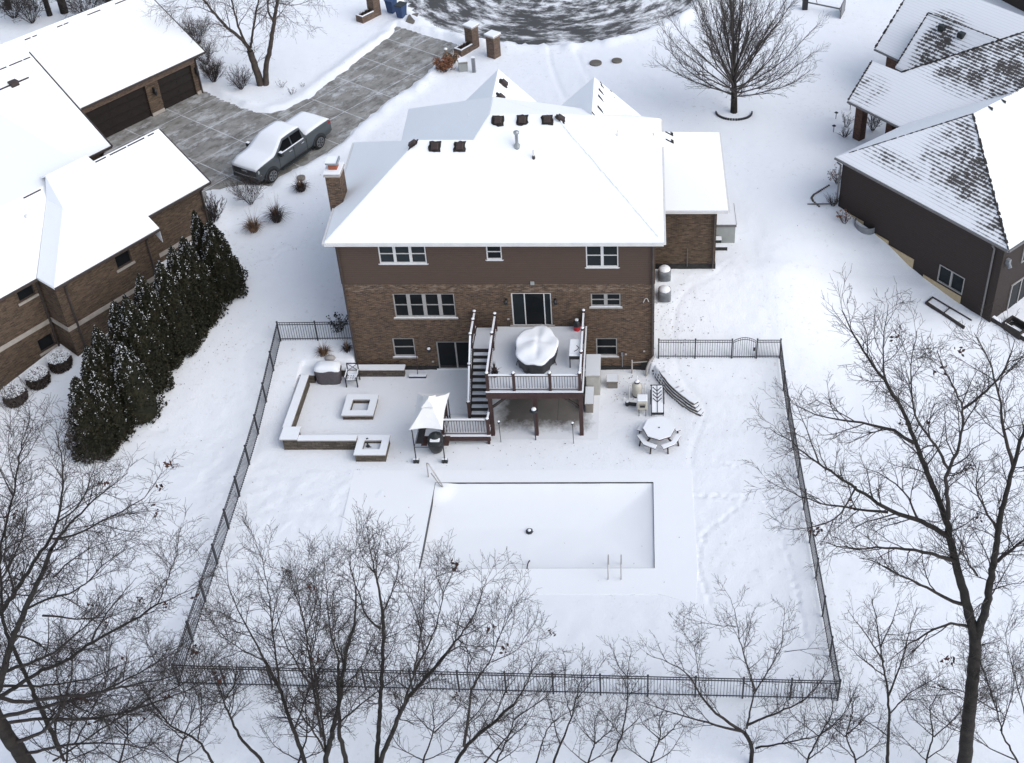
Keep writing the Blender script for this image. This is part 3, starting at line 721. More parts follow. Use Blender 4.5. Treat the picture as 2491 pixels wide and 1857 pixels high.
# one storey wing on the right
wg = thing('house_wing', 'low brick house wing under a plain white hip roof, right of the main block', 'house', (0, 0, 0))
WX0, WX1, WY0, WY1, WZ = 7.40, 10.55, 5.0, 11.4, 6.2
b = MB(); b.box(WX0, WX1, WY0, WY1, 2.72, WZ - .1); b.build('wall', 'tan_brick', wg)
b = MB(); b.box(WX0 - .02, WX1 + .03, WY0 - .03, WY1, 1.9, 2.72); b.build('foundation', 'foundation', wg)
ex, ey0, ey1 = 11.05, 4.6, 13.1
e0 = bz(1575, 455, WZ); ex, ey0 = e0[0], e0[1]; e1 = bz(1558, 287, WZ); ey1 = e1[1]
ym = (ey0 + ey1) / 2; hh = (ey1 - ey0) / 2 * .7
b = MB(); tx = 7.38
b.slab([(tx, ey0, WZ), (ex, ey0, WZ), (tx, ey0 + (ex - tx), WZ + (ex - tx) * .62)], .16)
b.slab([(ex, ey0, WZ), (ex + .02, ey1, WZ), (tx, ey1 - (ex - tx) - .1, WZ + (ex - tx) * .62), (tx, ey0 + (ex - tx), WZ + (ex - tx) * .62)], .16); b.build('roof', 'roof_snow', wg)
b = MB(); gutter(b, (tx, ey0, WZ), (ex, ey0, WZ), (0, -1, 0)); gutter(b, (ex, ey0, WZ), (ex, ey1, WZ), (1, 0, 0)); b.build('gutter', 'white_vinyl', wg)
b = MB(); b.tube([(10.42, 4.55, 6.05), (10.42, 4.9, 5.8), (10.42, 4.9, 2.5)], .045, 6); b.build('downspout', 'dark_trim', wg)
b = MB(); b.tube([(9.1, 4.94, 3.75), (9.1, 4.94, 2.6)], .018, 6); b.build('conduit', 'gutter_metal', wg)
pt = MB()
for px, py, s in ((1449, 291, .2), (1450, 307, .2)):
    zz = 7
    for _ in range(25):
        p = bz(px, py, zz); zz = .5 * zz + .5 * (WZ + .62 * (ex - p[0]))
    for dx0, dx1, dy0, dy1 in ((-.22, .2, -.06, .06), (.06, .2, -.02, .3)):
        f = lambda x: WZ + .62 * (ex - x) + .03
        pt.face([(p[0] + dx0, p[1] + dy0, f(p[0] + dx0)), (p[0] + dx1, p[1] + dy0, f(p[0] + dx1)), (p[0] + dx1, p[1] + dy1, f(p[0] + dx1)), (p[0] + dx0, p[1] + dy1, f(p[0] + dx0))])
pt.build('melted_fleck', 'bare_shingle', wg)
# side stoop with its steps
a = bz(1592, 522, 2.4); c0 = bz(1592, 486, 3.45)
stp = thing('side_stoop', 'grey sided stoop with two snowy steps beside the brick wing', 'steps', (0, 0, 0))
sx1 = bz(1592, 486, 3.7)[0]; sy0 = bz(1592, 486, 3.7)[1]; sy1 = bz(1590, 441, 3.7)[1]
b = MB(); b.box(10.62, sx1, sy0, sy1, 2.2, 3.66); b.build('landing', 'grey_panel', stp)
b = MB(); b.box(10.6, sx1 + .03, sy0 - .03, sy1, 3.662, 3.72); b.build('landing_snow', 'cap_snow', stp); b = MB(); b.box(10.6, sx1 + .05, sy0 - .05, sy0 - .031, 3.55, 3.70); b.box(sx1 + .031, sx1 + .05, sy0 - .03, sy1, 3.55, 3.73); b.build('landing_trim', 'gutter_metal', stp)
for i in range(2):
    b = MB(); b.box(10.62, 10.98 + .32 * i - .3 * (1 - i) * 0, sy0 - .1 - .28 * (i + 1), sy0 - .1 - .28 * i - .004, 2.1, 2.95 - .25 * i); stq = b.build('step', 'foundation', stp)
    b = MB(); b.box(10.61, 11.0 + .32 * i, sy0 - .1 - .28 * (i + 1) - .02, sy0 - .1 - .28 * i - .006, 2.955 - .25 * i, 3.01 - .25 * i); b.build('step_snow', 'cap_snow', stq)

# ------------------------------------------------------------------ neighbour house on the left (local frame: x along the eaves, y into the house)
lh = thing('brick_house', 'tan brick house with garage under one white snow roof, at the left edge', 'house', (LO[0], LO[1], 0), LA)
LE, LP = 5.4, .6
def lpt(px, py, z):
    p = bz(px, py, z); return ((p[0] - LO[0]) * LU[0] + (p[1] - LO[1]) * LU[1], (p[0] - LO[0]) * LV[0] + (p[1] - LO[1]) * LV[1], z)
w_ = MB()
def holed_v(mb, u0, u1, z0, z1, hs, v):                           # wall facing -v
    holed_wall(mb, u0, u1, z0, z1, hs, v, 0, .14)
holed_v(w_, -30, -9.75, .2, 5.3, [(-10.86, -10.04, 4.36, 4.98), (-10.74, -9.96, 1.14, 1.9)], .35)
w_.face([(-9.75, .35, .2), (-9.75, -1.05, .2), (-9.75, -1.05, 5.3), (-9.75, .35, 5.3)])
holed_v(w_, -9.75, -4.3, .6, 5.3, [(-6.58, -5.75, 4.2, 4.94)], -1.05)
w_.face([(-4.3, -1.05, .6), (-4.3, .35, .6), (-4.3, .35, 5.3), (-4.3, -1.05, 5.3)])
holed_v(w_, -4.3, -.3, 1.2, 5.3, [], .35)
w_.face([(-.3, .35, 1.2), (-.3, 6.2, 1.2), (-.3, 6.2, 5.3), (-.3, 3.4, 7.35), (-.3, .35, 5.3)])
w_.face([(-.3, 6.2, 2), (-14, 6.2, 2), (-14, 6.2, 5.3), (-.3, 6.2, 5.3)])
w_.face([(-14, 7.95, 2), (-.9, 7.95, 2), (-.9, 7.95, 5.3), (-14, 7.95, 5.3)])
w_.face([(-.9, 7.95, 2), (-.9, 20.5, 2), (-.9, 20.5, 5.3), (-.9, 14.1, 9.1), (-.9, 7.95, 5.3)])
DB, SG = (.25, 5.62, 2.4, 4.72), (6.55, 9.05, 2.4, 4.72)
holed_v(w_, -.85, 9.5, 2.3, 5.3, [(DB[0], DB[1], 2.3, DB[3]), (SG[0], SG[1], 2.3, SG[3])], 13.2)
w_.face([(9.5, 13.2, 2.3), (9.5, 22.8, 2.3), (9.5, 22.8, 5.3), (9.5, 18, 8.3), (9.5, 13.2, 5.3)])
w_.build('wall', 'tan_brick', lh)
bm_ = MB()
for u0, u1, v in ((-30, -9.80, .31), (-9.75, -4.3, -1.09), (-4.25, -.3, .31)): bm_.box(u0, u1, v, v + .035, 2.47, 2.72)
bm_.box(-9.79, -9.752, -1.09, .345, 2.47, 2.72); bm_.build('stone_band', 'limestone_band', lh)
bm_ = MB()
for u0, u1 in ((-.6, 9.46),): bm_.box(u0, u1, 13.16, 13.197, 4.73, 5.06)
bm_.build('soldier_course', 'pillar_brick', lh)
bm_ = MB()
for u0, u1 in ((5.64, 6.53), (9.07, 9.5)): bm_.box(u0, u1, 13.14, 13.197, 2.4, 2.72)
bm_.build('pier_base', 'limestone_band', lh)
for u0, u1, z0, z1 in (DB, SG):
    d = MB(); n = 4
    for i in range(n):
        a, c = z0 + (z1 - z0) * i / n, z0 + (z1 - z0) * (i + 1) / n
        d.box(u0, u1, 13.33, 13.38, a + .012, c - .012)
        k = 2 if u1 - u0 < 4 else 4
        for j in range(k):
            ua = u0 + (u1 - u0) * j / k; ub = u0 + (u1 - u0) * (j + 1) / k; d.box(ua + .1, ub - .1, 13.31, 13.329, a + .12, c - .12)
    d.build('garage_door', 'garage_door_paint', lh)
for u0, u1, z0, z1, v in ((-10.86, -10.04, 4.36, 4.98, .35), (-10.74, -9.96, 1.14, 1.9, .35), (-6.58, -5.75, 4.2, 4.94, -1.05)):
    f = MB(); yy = v + .04
    for a in ((u0, u0 + .045, z0, z1), (u1 - .045, u1, z0, z1), (u0 + .045, u1 - .045, z0, z0 + .045), (u0 + .045, u1 - .045, z1 - .045, z1)): f.box(a[0], a[1], yy, yy + .06, a[2], a[3])
    f = f.build('window', 'dark_trim', lh); g = MB(); g.face([(u0, yy + .05, z0), (u1, yy + .05, z0), (u1, yy + .05, z1), (u0, yy + .05, z1)]); g.build('pane', 'window_glass', f)
    s = MB(); s.box(u0 - .1, u1 + .1, v - .07, v + .02, z0 - .13, z0 - .02); s.build('sill', 'limestone_band', f)
rfm = MB(); t = .14
rz = 3.52; rzz = LE + LP * rz
rfm.slab([(-30, 0, LE), (-9.95, 0, LE), (-7.0, 2.92, LE + 1.75), (-4.05, 0, LE), (.1, 0, LE), (.1, rz, rzz), (-30, rz, rzz)], t)
c1, c2 = (-9.9, -1.38, LE), (-4.1, -1.38, LE); h1, h2 = (-7.0, 1.52, LE + 1.74), (-7.0, 2.9, LE + 1.74); k1, k2 = (-6.4, 2.12, LE + 2.1), (-4.1, 2.12, LE + 2.1)
rfm.slab([c1, c2, k2, k1, h1], t); rfm.slab([(-9.9, -.0, LE), c1, h1, h2], t); rfm.slab([k1, k2, (-4.1, 3.52, 8.0), (-6.4, 3.52, 8.0)], t); rfm.slab([h1, k1, (-6.4, 3.52, 8.0), h2], .1); rfm.slab([(-6.4, 3.52, 8.0), (-4.1, 3.52, 8.0), (-4.1, 5.0, 6.9), (-6.4, 5.0, 7.2)], .1)
rfm.slab([c2, (-4.1, .0, LE + .84), (-4.12, .0, LE + .84), (-4.12, -1.38, LE)], .9)
wA, wB = (-4.4, 6.6, rzz - .62 * (6.6 - rz)), (.1, 5.7, rzz - .62 * (5.7 - rz))
rfm.slab([(-4.4, rz, rzz), (.1, rz, rzz), wB, wA], t)
rfm.slab([(-30, rz, rzz), (-4.4, rz, rzz), (-4.4, 13.0, 8.66), (-30, 13.0, 8.66)], t)
rg = 14.08; rgz = LE + LP * (rg - 7.6)
rfm.slab([(-30, 7.6, LE), (-.55, 7.6, LE), (-.25, rg, rgz), (-30, rg, rgz)], t); rfm.slab([(-30, rg, rgz), (-.25, rg, rgz), (-.55, 20.6, LE), (-30, 20.6, LE)], t)
gg = 17.95; ggz = LE + LP * (gg - 12.8)
rfm.slab([(-6, 12.8, LE), (10.0, 12.8, LE), (10.0, gg, ggz), (2.9, gg, ggz), (-6, gg, ggz)], t); rfm.slab([(-6, gg, ggz), (10.0, gg, ggz), (10.0, 23.1, LE), (-6, 23.1, LE)], t)
rfm.build('roof', 'roof_snow', lh, bevel=.035)
gt = MB()
for a, b in (((-30, 0), (-9.95, 0)), ((-9.9, -1.38), (-4.1, -1.38)), ((-4.0, 0), (.1, 0)), ((-4.6, 7.6), (-.55, 7.6)), ((1.1, 12.8), (10.0, 12.8))):
    gutter(gt, (a[0], a[1], LE), (b[0], b[1], LE), (0, -1, 0), .11, .10)
gt.beam(Vector(wA) - Vector((0, 0, .06)), Vector(wB) - Vector((0, 0, .06)), .06, .12); gt.beam((.13, -.05, LE - .08), (.13, rz, rzz - .08), .05, .16); gt.beam((10.03, 12.75, LE - .08), (10.03, gg, ggz - .08), .05, .16)
gt.beam((-.50, 7.55, LE - .08), (-.2, rg, rgz - .08), .05, .16)
gt.build('gutter', 'dark_trim', lh)
for u, v, z0 in ((-9.87, .28, .8), (-9.3, -1.12, 1.0), (-4.8, -1.12, 1.6), (-.35, .28, 2.0), (-1.05, 7.87, 2.5), (9.42, 13.12, 2.5)):
    d = MB(); d.tube([(u, v - .3, LE - .15), (u, v, LE - .45), (u, v, z0), (u + .02, v - .35, z0 - .15)], .05, 6); d.build('downspout', 'dark_trim', lh)
d = MB(); d.beam((-9.85, -.1, .85), (-9.2, -1.3, .62), .09, .06); d.build('splash_pipe', 'gutter_metal', lh)
for u in (6.1, 9.3):
    d = MB(); d.box(u - .05, u + .05, 13.05, 13.2, 4.0, 4.4); d.lathe((u, 12.98, 3.85), [(.03, 0), (.09, .1), (.1, .35), (.03, .5)], 8); d.build('wall_lamp', 'black_metal', lh)
# bare ridge vents
for a, b, pitchv, z0 in (((-12, rz - .12), (-.3, rz - .12), 0, rzz - .05), ((-9, rg - .35), (-.4, rg - .35), 0, rgz - .19), ((1.5, gg - .3), (9, gg - .3), 0, ggz - .16)):
    rnd = random.Random(4); u = a[0]
    while u < b[0]:
        L = rnd.uniform(.15, 1.1)
        if rnd.random() < .72: rv = MB(); rv.box(u, min(b[0], u + L), a[1] - .02, a[1] + .02, z0 - .02, z0 + .035); rv.build('ridge_vent', 'vent_brown', lh)
        u += L + rnd.uniform(.03, .25)
lv = lpt(30, 182, 8.5); d = MB(); d.box(lv[0] - 3.2, lv[0] + .9, lv[1] - .015, lv[1] + .02, lv[2] - .03, lv[2] + .05); d.box(lv[0] - .22, lv[0] + .22, lv[1] - .16, lv[1] + .2, lv[2] - .12, lv[2] + .18); d.build('roof_cable', 'vent_brown', lh)
lv = lpt(53, 458, 7.3); d = MB(); d.cyl((lv[0], lv[1], lv[2] - .9), (lv[0], lv[1], lv[2] - .2), .06, .06, 8); d.build('vent_pipe', 'white_vinyl', lh)
lv = lpt(372, 520, 3.4)
d = MB(); d.tube([(-4.0, .27, 4.2), (-4.0, .1, 4.35), (-4.0, -.1, 4.2), (-4.0, -.12, 3.6)], .11, 8); d.build('dryer_hood', 'ac_metal', lh)

# ------------------------------------------------------------------ neighbour house on the right
BA = math.radians(-50); BO = bz(1808, 340, 5.7)
BU = np.array([math.cos(BA), math.sin(BA)]); BV = np.array([-math.sin(BA), math.cos(BA)])
def bpt(px, py, z):
    p = bz(px, py, z); return ((p[0] - BO[0]) * BU[0] + (p[1] - BO[1]) * BU[1], (p[0] - BO[0]) * BV[0] + (p[1] - BO[1]) * BV[1], z)
def shinglemat(name, spots):
    m, nt, b = nodes(name); v = coords(nt); o = sepxyz(nt, v)
    mask = None
    for (cx, cy, rx, ry, k) in spots:
        dx = math_(nt, 'DIVIDE', math_(nt, 'SUBTRACT', o[0], cx), rx); dy = math_(nt, 'DIVIDE', math_(nt, 'SUBTRACT', o[1], cy), ry)
        d2 = math_(nt, 'ADD', math_(nt, 'MULTIPLY', dx, dx), math_(nt, 'MULTIPLY', dy, dy))
        q = math_(nt, 'MULTIPLY', math_(nt, 'SUBTRACT', 1.0, math_(nt, 'MULTIPLY', d2, .72), True), k)
        mask = q if mask is None else math_(nt, 'MAXIMUM', mask, q)
    nz = noise(nt, v, .9, 5, .65); mask = math_(nt, 'MULTIPLY', mask, ramp(nt, nz, [(.32, .15), (.62, 1.25)]))
    row = math_(nt, 'MULTIPLY', o[1], 5.6); fr = math_(nt, 'FRACT', row); ri = math_(nt, 'FLOOR', row)
    dash = noise(nt, comb(nt, math_(nt, 'MULTIPLY', o[0], 2.4), math_(nt, 'MULTIPLY', ri, 7.3)), 1.6, 3, .8)
    th = math_(nt, 'MULTIPLY', mask, ramp(nt, dash, [(.34, .25), (.6, 1.0)]))
    tri = math_(nt, 'ABSOLUTE', math_(nt, 'SUBTRACT', fr, .5))
    bare = ramp(nt, math_(nt, 'ADD', math_(nt, 'SUBTRACT', math_(nt, 'SUBTRACT', th, .05), tri), .5), [(.38, 0), (.66, 1)])
    col = mixc(nt, bare, (.86, .87, .89), mixc(nt, noise(nt, v, 6, 4), (.055, .05, .048), (.11, .10, .095)))
    nt.links.new(col, b.inputs['Base Color']); b.inputs['Roughness'].default_value = .9; b.inputs['Specular IOR Level'].default_value = .15
    bump(nt, b, math_(nt, 'SUBTRACT', noise(nt, v, 1.4, 5), math_(nt, 'MULTIPLY', bare, .35)), .4, .05); MATS[name] = m
shinglemat('thin_snow_roof', [(7.4, 2.6, 3.6, 2.1, .8), (5.4, 3.9, 1.6, 1.2, .7), (10.0, .8, 1.6, .8, .6), (3.0, 1.1, 2.4, .55, .45), (.6, 10.6, 3.4, 2.0, .8), (3.0, 11.6, 2.6, 2.4, .9), (4.6, 10.2, 2.4, 2.2, .85),
    (-3.7, 13.3, 1.25, 1.6, 1.0), (-2.6, 12.8, 2.0, 1.3, .6), (-4.6, 15.4, 1.8, 1.1, .6), (-3.4, 6.8, 1.2, 1.0, .45)])
rhs = thing('dark_sided_house', 'dark brown sided house with shingles showing through thin roof snow, right', 'house', (BO[0], BO[1], 0), BA)
b = MB()
ZB0 = 0.2
def hv(mb, u0, u1, z0, z1, hs, v): holed_wall(mb, u0, u1, z0, z1, hs, v, 0, .1)
RW = (7.38, 8.97, 1.42, 2.5)
hv(b, .32, 10.8, ZB0, 5.6, [RW], .3)
b.face([(.32, .3, ZB0), (.32, .3, 5.6), (.32, 6.2, 5.6), (.32, 6.2, ZB0)])
b.face([(10.8, .3, ZB0), (10.8, 14, ZB0), (10.8, 14, 5.6), (10.8, .3, 5.6)])
b.face([(-1.2, 7.6, ZB0), (.32, 7.6, ZB0), (.32, 7.6, 5.4), (-1.2, 7.6, 5.4)])
b.face([(-1.2, 7.6, ZB0), (-1.2, 7.6, 5.4), (-1.2, 20, 5.4), (-1.2, 20, ZB0)])
b.build('siding', 'dark_siding', rhs)
b = MB(); hv(b, -7.0, -1.2, 2, 5.2, [], 12.9); b.face([(-7.0, 12.9, 2), (-7.0, 12.9, 5.2), (-7.0, 22, 5.2), (-7.0, 22, 2)]); b.build('brick_wall', 'red_brick', rhs)
for u0, u1, z0, z1 in ((3.1, 4.02, 1.2, 2.12), (4.02, 5.78, .9, 1.88), (6.5, 8.95, .6, 1.30), (1.2, 2.2, 2.0, 2.42)):
    b = MB(); b.box(u0, u1, .27, .298, z0 - .6, z1); b.build('foundation', 'tan_concrete', rhs)
f = MB(); u0, u1, z0, z1 = RW
for a in ((u0, u0 + .05, z0, z1), (u1 - .05, u1, z0, z1), (u0 + .05, u1 - .05, z0, z0 + .06), (u0 + .05, u1 - .05, z1 - .05, z1), ((u0 + u1) / 2 - .05, (u0 + u1) / 2 + .05, z0 + .06, z1 - .05)): f.box(a[0], a[1], .27, .36, a[2], a[3])
f = f.build('window', 'frame_vinyl', rhs); g = MB(); g.face([(u0, .35, z0), (u1, .35, z0), (u1, .35, z1), (u0, .35, z1)]); g.build('pane', 'grey_glass', f)
def side_door(v0, v1, z0, z1, n):
    f = MB()
    f.box(10.80, 10.86, v0, v0 + .06, z0, z1); f.box(10.80, 10.86, v1 - .06, v1, z0, z1); f.box(10.80, 10.86, v0, v1, z1, z1 + .06); f.box(10.80, 10.86, v0, v1, z0 - .06, z0)
    for i in range(1, n): m_ = v0 + (v1 - v0) * i / n; f.box(10.80, 10.855, m_ - .035, m_ + .035, z0, z1)
    f = f.build('sliding_door' if z1 - z0 > 1.5 else 'window', 'frame_vinyl', rhs); g = MB(); g.face([(10.82, v0, z0), (10.82, v1, z0), (10.82, v1, z1), (10.82, v0, z1)]); g.build('pane', 'window_glass', f)
side_door(1.7, 3.5, .5, 2.4, 2); side_door(2.1, 3.6, 3.75, 5.0, 2)
d = MB(); d.box(10.8, 11.0, .6, .8, 4.35, 4.65); d.cyl((10.95, .7, 4.4), (11.1, .62, 4.25), .09, .11, 8); d.build('flood_light', 'ac_metal', rhs)
AP = bpt(2105, 247, 8.69)
rb = MB(); t = .16; n1 = (11.14, 0, 5.7)
rb.slab([(0, 0, 5.7), n1, AP], t)
RDG = (AP[0], 11.2, 8.69 + 1.6)
V1 = bpt(1947, 274, 5.3); V1 = (-.02, V1[1], 5.45)
rb.slab([(0, 0, 5.7), AP, (AP[0] + .1, 9.0, 8.75), (0.1, V1[1] + .3, 5.6)], t)
rb.slab([n1, (11.14, 14, 5.7), (AP[0] + .1, 14, 8.75), AP], t, 1)
# porch roof and main slope (facing the yard), with a left verge
pz = lambda v: 5.45 + .62 * (v - 5.9)
Pv = lambda px, py: None
def onP(px, py):
    z = 6.5
    for _ in range(60):
        q = bpt(px, py, z); z = .6 * z + .4 * pz(q[1])
    return (q[0], q[1], pz(q[1]))
pA, pB, pC, pD, pE = onP(1835, 218), onP(1947, 274), onP(1887, 132), onP(1950, 157), onP(2216, 70)
pF = onP(2330, 33)
rb.slab([pA, pB, (AP[0] + 3, AP[1] + 5.2, pz(AP[1] + 5.2)), (AP[0] + 9, AP[1] + 6, pz(AP[1] + 6)), (pF[0], pF[1], pF[2]), pE, pD, pC], t)
# upper gables behind
gz = lambda v: 5.3 + .9 * (v - 11.7)
def onG(px, py, f):
    z = 6.5
    for _ in range(80):
        q = bpt(px, py, z); z = .65 * z + .35 * f(q[1])
    return (q[0], q[1], f(q[1]))
g1, g2, g3 = onG(2009, 28, gz), onG(1938, 143, gz), onG(2168, 88, gz)
rb.slab([g2, (pD[0] + .5, g2[1] - .1, gz(g2[1] - .1)), (g3[0] + 1.5, g2[1], gz(g2[1])), (g3[0] + 1.2, g1[1], gz(g1[1])), g1], t)
ez = lambda v: 5.3 + .62 * (v - 12.6)
e1_, e2_, e3_ = onG(1893, 105, ez), onG(1944, 129, ez), onG(1957, 0, ez)
dirv = np.array(e3_) - np.array(e1_); top = tuple(np.array(e1_) + dirv * 1.5)
rb.slab([e1_, e2_, (e2_[0] + 9, e2_[1], ez(e2_[1])), (e2_[0] + 9, top[1], ez(top[1])), top], t)
rb.build('roof', ['thin_snow_roof', 'roof_snow'], rhs)
b = MB(); b.face([(g1[0] + .1, g1[1], g1[2] - .15), (g2[0] + .1, g2[1], g2[2] - .15), (g2[0] + .1, g1[1] + 2.5, g2[2] - .15)]); b.build('gable_wall', 'dark_siding', rhs)
gt = MB()
gutter(gt, (0, 0, 5.7), n1, (0, -1, 0), .1, .09); gutter(gt, n1, (11.14, 14, 5.7), (1, 0, 0), .1, .09); gutter(gt, pA, pB, (0, -1, 0), .1, .09); gutter(gt, e1_, e2_, (0, -1, 0), .1, .09)
gt.build('gutter', 'gutter_metal', rhs)
for a, b_, k in ((AP, n1, .11), ((0.5, .5, 5.98), AP, .05), (pD, pE, .13), (g1, g3, .08), (g1, g2, .09), (pA, pC, .10), (e1_, top, .12)):
    a, b_ = Vector(a), Vector(b_); rnd = random.Random(9); n = 46; hp = MB()
    for i in range(n):
        p = a.lerp(b_, i / n); q = a.lerp(b_, (i + 1.02) / n); hp.beam(p + Vector((0, 0, .018 if rnd.random() < .8 else -.03)), q + Vector((0, 0, .018)), rnd.uniform(.3, 1.5) * k, .04)
    hp.build('ridge_cap', 'bare_shingle', rhs)

for px, py, fn in ((2038, 63, gz), (2080, 79, gz)):
    q = onG(px, py, fn); d = MB(); d.box(q[0] - .2, q[0] + .2, q[1] - .2, q[1] + .2, q[2] - .1, q[2] + .26); d.build('roof_vent', 'dark_plastic', rhs, bevel=.03)
zz = 8.
q = bpt(2093, 264, 8.3); d = MB(); d.box(q[0] - .19, q[0] + .19, q[1] - .19, q[1] + .19, 7.95, 8.4); d.build('roof_vent', 'dark_plastic', rhs, bevel=.03)
for px, py in ((2141, 250), (2169, 235)):
    q = bpt(px, py, 8.2); fz = 8.69 - .62 * (q[0] - AP[0]) + .03
    d = MB(); d.box(q[0] - .14, q[0] + .14, q[1] - .05, q[1] + .02, fz - .1, fz + .12); d.build('roof_vent', 'dark_plastic', rhs)
d = MB(); d.tube([(10.3, -.05, 5.5), (10.3, .2, 5.2), (10.3, .22, .9)], .05, 6); d.build('downspout', 'gutter_metal', rhs)
d = MB(); d.tube([(.25, -.1, 5.5), (.25, .22, 5.2), (.25, .22, 2.6)], .05, 6); d.tube([(.25, .2, 2.65), (-.9, -.9, 2.5)], .05, 6); d.build('downspout', 'gutter_metal', rhs)
# porch columns
for px0, py0, s in ((1858, 300, .27), (1924, 305, .22)):
    q = bpt(px0, py0, 2.5); d = MB(); d.box(q[0] - s, q[0] + s, q[1] - s, q[1] + s, 2.2, 5.3); d.build('porch_column', 'red_brick', rhs)
d = MB(); d.box(-3.9, .2, 6.6, 6.75, 5.05, 5.3); d.build('porch_beam', 'dark_trim', rhs)
# window well, half round steel
ww = thing('window_well', 'half round galvanised window well against the dark sided house', 'window well', (*(BO[:2] + 2.35 * BU + .28 * BV), 1.9), BA)
d = MB(); n = 14
for i in range(n):
    a0, a1 = math.pi + math.pi * i / n, math.pi + math.pi * (i + 1) / n
    for r0, r1 in ((.62, .66),):
        pts = [(r * math.cos(a), .8 * r * math.sin(a)) for a, r in ((a0, r0), (a1, r0), (a1, r1), (a0, r1))]
        d.prism(pts, -.2, .55)
d.build('steel_wall', 'ac_metal', ww)
d = MB(); d.prism([(.6 * math.cos(math.pi + math.pi * i / 12), .48 * math.sin(math.pi + math.pi * i / 12)) for i in range(13)], .2, .25); d.build('well_floor', 'foundation', ww)
# far dark house at the top right corner
fh = thing('far_house', 'dark grey house wall in the far top right corner', 'house', (*bz(2185, 10, ZF)[:2], ZF), math.radians(-62))
d = MB(); d.box(-5, 5, 0, 8, 0, 3); d.build('wall', 'dark_siding', fh)
d = MB(); d.slab([(-5.3, -.3, 3), (5.3, -.3, 3), (5.3, 4, 5.2), (-5.3, 4, 5.2)], .15); d.slab([(-5.3, 4, 5.2), (5.3, 4, 5.2), (5.3, 8.3, 3), (-5.3, 8.3, 3)], .15); d.build('roof', 'bare_shingle', fh)

# ------------------------------------------------------------------ swimming pool under its winter cover
pool = thing('swimming_pool', 'rectangular swimming pool with sagging winter cover buried in snow', 'pool', ((PX0 + PX1) / 2, (PY0 + PY1) / 2, 0))
pcx, pcy = pool.location.x, pool.location.y
b = MB()
hx, hy = (PX1 - PX0) / 2, (PY1 - PY0) / 2
for x0, x1, y0, y1 in ((-hx - .05, -hx + .015, -hy - .05, hy + .05), (hx - .012, hx + .05, -hy - .05, hy + .05), (-hx + .016, hx - .013, hy - .012, hy + .05), (-hx + .016, hx - .013, -hy - .05, -hy + .012)): b.box(x0, x1, y0, y1, -1.0, .015)
b.build('pool_wall', 'dark_plastic', pool)
n1_, n2_ = 60, 34; u_ = np.linspace(-1, 1, n1_); v_ = np.linspace(-1, 1, n2_); U, V = np.meshgrid(u_, v_)
edge = np.minimum(np.minimum((1 - U) * hx, (1 - np.abs(V)) * hy), 9)
sag = -.05 - .34 * (1 - np.exp(-np.maximum(edge, 0) / 1.1)) + .012 * vnoise(U * 9, V * 6)
dl = (U + 1) * hx; sag = np.maximum(sag, -.27 - .10 * np.clip(dl, 0, 1.5)); cd = np.hypot(dl, (1 - V) * hy); sag = sag * (1 - np.exp(-(cd / .75) ** 4))  + .01 * np.exp(-(cd / .75) ** 4)
VX = np.stack([U * (hx - .02), V * (hy - .02), sag], -1).reshape(-1, 3)
ii = np.arange(n1_ * n2_).reshape(n2_, n1_)
cov = fastmesh('pool_cover', VX, np.stack([ii[:-1, :-1], ii[:-1, 1:], ii[1:, 1:], ii[1:, :-1]], -1).reshape(-1, 4), 'roof_snow', pool, smooth=True)
q = bz(1146, 1155, -.45)
pp = thing('cover_pump', 'small dark pump with snow cap sitting in the middle of the pool cover', 'pump', (q[0], q[1], -.385))
b = MB(); b.lathe((0, 0, 0), [(.12, 0), (.15, .04), (.14, .12), (.08, .15)], 12)
for i in range(7): t = i * .9; b.cyl((.1 * math.cos(t), .1 * math.sin(t), .05), (.2 * math.cos(t), .2 * math.sin(t), .02), .02, .015, 5)
b.build('body', 'dark_plastic', pp); b = MB(); b.ball((0, 0, .15), .08, (1, 1, .5), 10, 6); b.build('snow_cap', 'cap_snow', pp, True)
q = bz(1142, 1228, -.02); hs = MB(); hs.tube([(q[0] + .02, q[1] + .5, -.3), (q[0] + .05, q[1] + .32, .0), (q[0], q[1] + .1, .08), (q[0] - .02, q[1] - .12, .05)], .025, 6)
tag(hs.build('pump_hose', 'dark_plastic'), 'short dark hose lying over the near edge of the pool', 'hose')
# hand rails
R6f2 = R6f
a0 = bz(*R6f(626, 136), 0); a1 = bz(*R6f(705, 198), -.1); a2 = bz(*R6f(640, 150), .1)
hr = thing('pool_handrail', 'bent metal handrail over the entry steps at the pool corner', 'handrail', (a0[0], a0[1], 0))
d1 = Vector((a1[0] - a0[0], a1[1] - a0[1], 0)); d2 = Vector((a2[0] - a0[0] + .3, a2[1] - a0[1] - .1, 0))
b = MB(); b.tube([(0, 0, 0), (0, .0, .72), (-.02, .05, .82), tuple(Vector((.06, .02, .84))), tuple(d1 * .55 + Vector((0, 0, .52))), tuple(d1 * .9 + Vector((0, 0, .16))), tuple(d1 + Vector((0, 0, .02))), tuple(d1 * .94 + Vector((-.08, .0, .06))), tuple(d1 * .5 + Vector((-.02, -.08, .40))), tuple(d1 * .3 + Vector((-.03, -.05, .5)))], .027, 8)
b.build('rail', 'chrome_rail', hr)
for i, px in enumerate((1316, 1344)):
    q0 = bz(px, 1254, 0.03)
    r = thing('pool_grab_rail', ['left one of two metal grab rails at the near pool edge', 'right one of two metal grab rails at the near pool edge'][i], 'handrail', (q0[0], q0[1], .03), 0, 'grab rails of the pool ladder')
    b = MB(); pts = [(0, 0, 0)] + [(0, .42 - .42 * math.cos(t), .42 + .20 * math.sin(t)) for t in np.linspace(0.0, math.pi, 9)] + [(0, .86, -.25)]
    b.tube(pts, .022, 8); b.build('rail', 'chrome_rail', r)

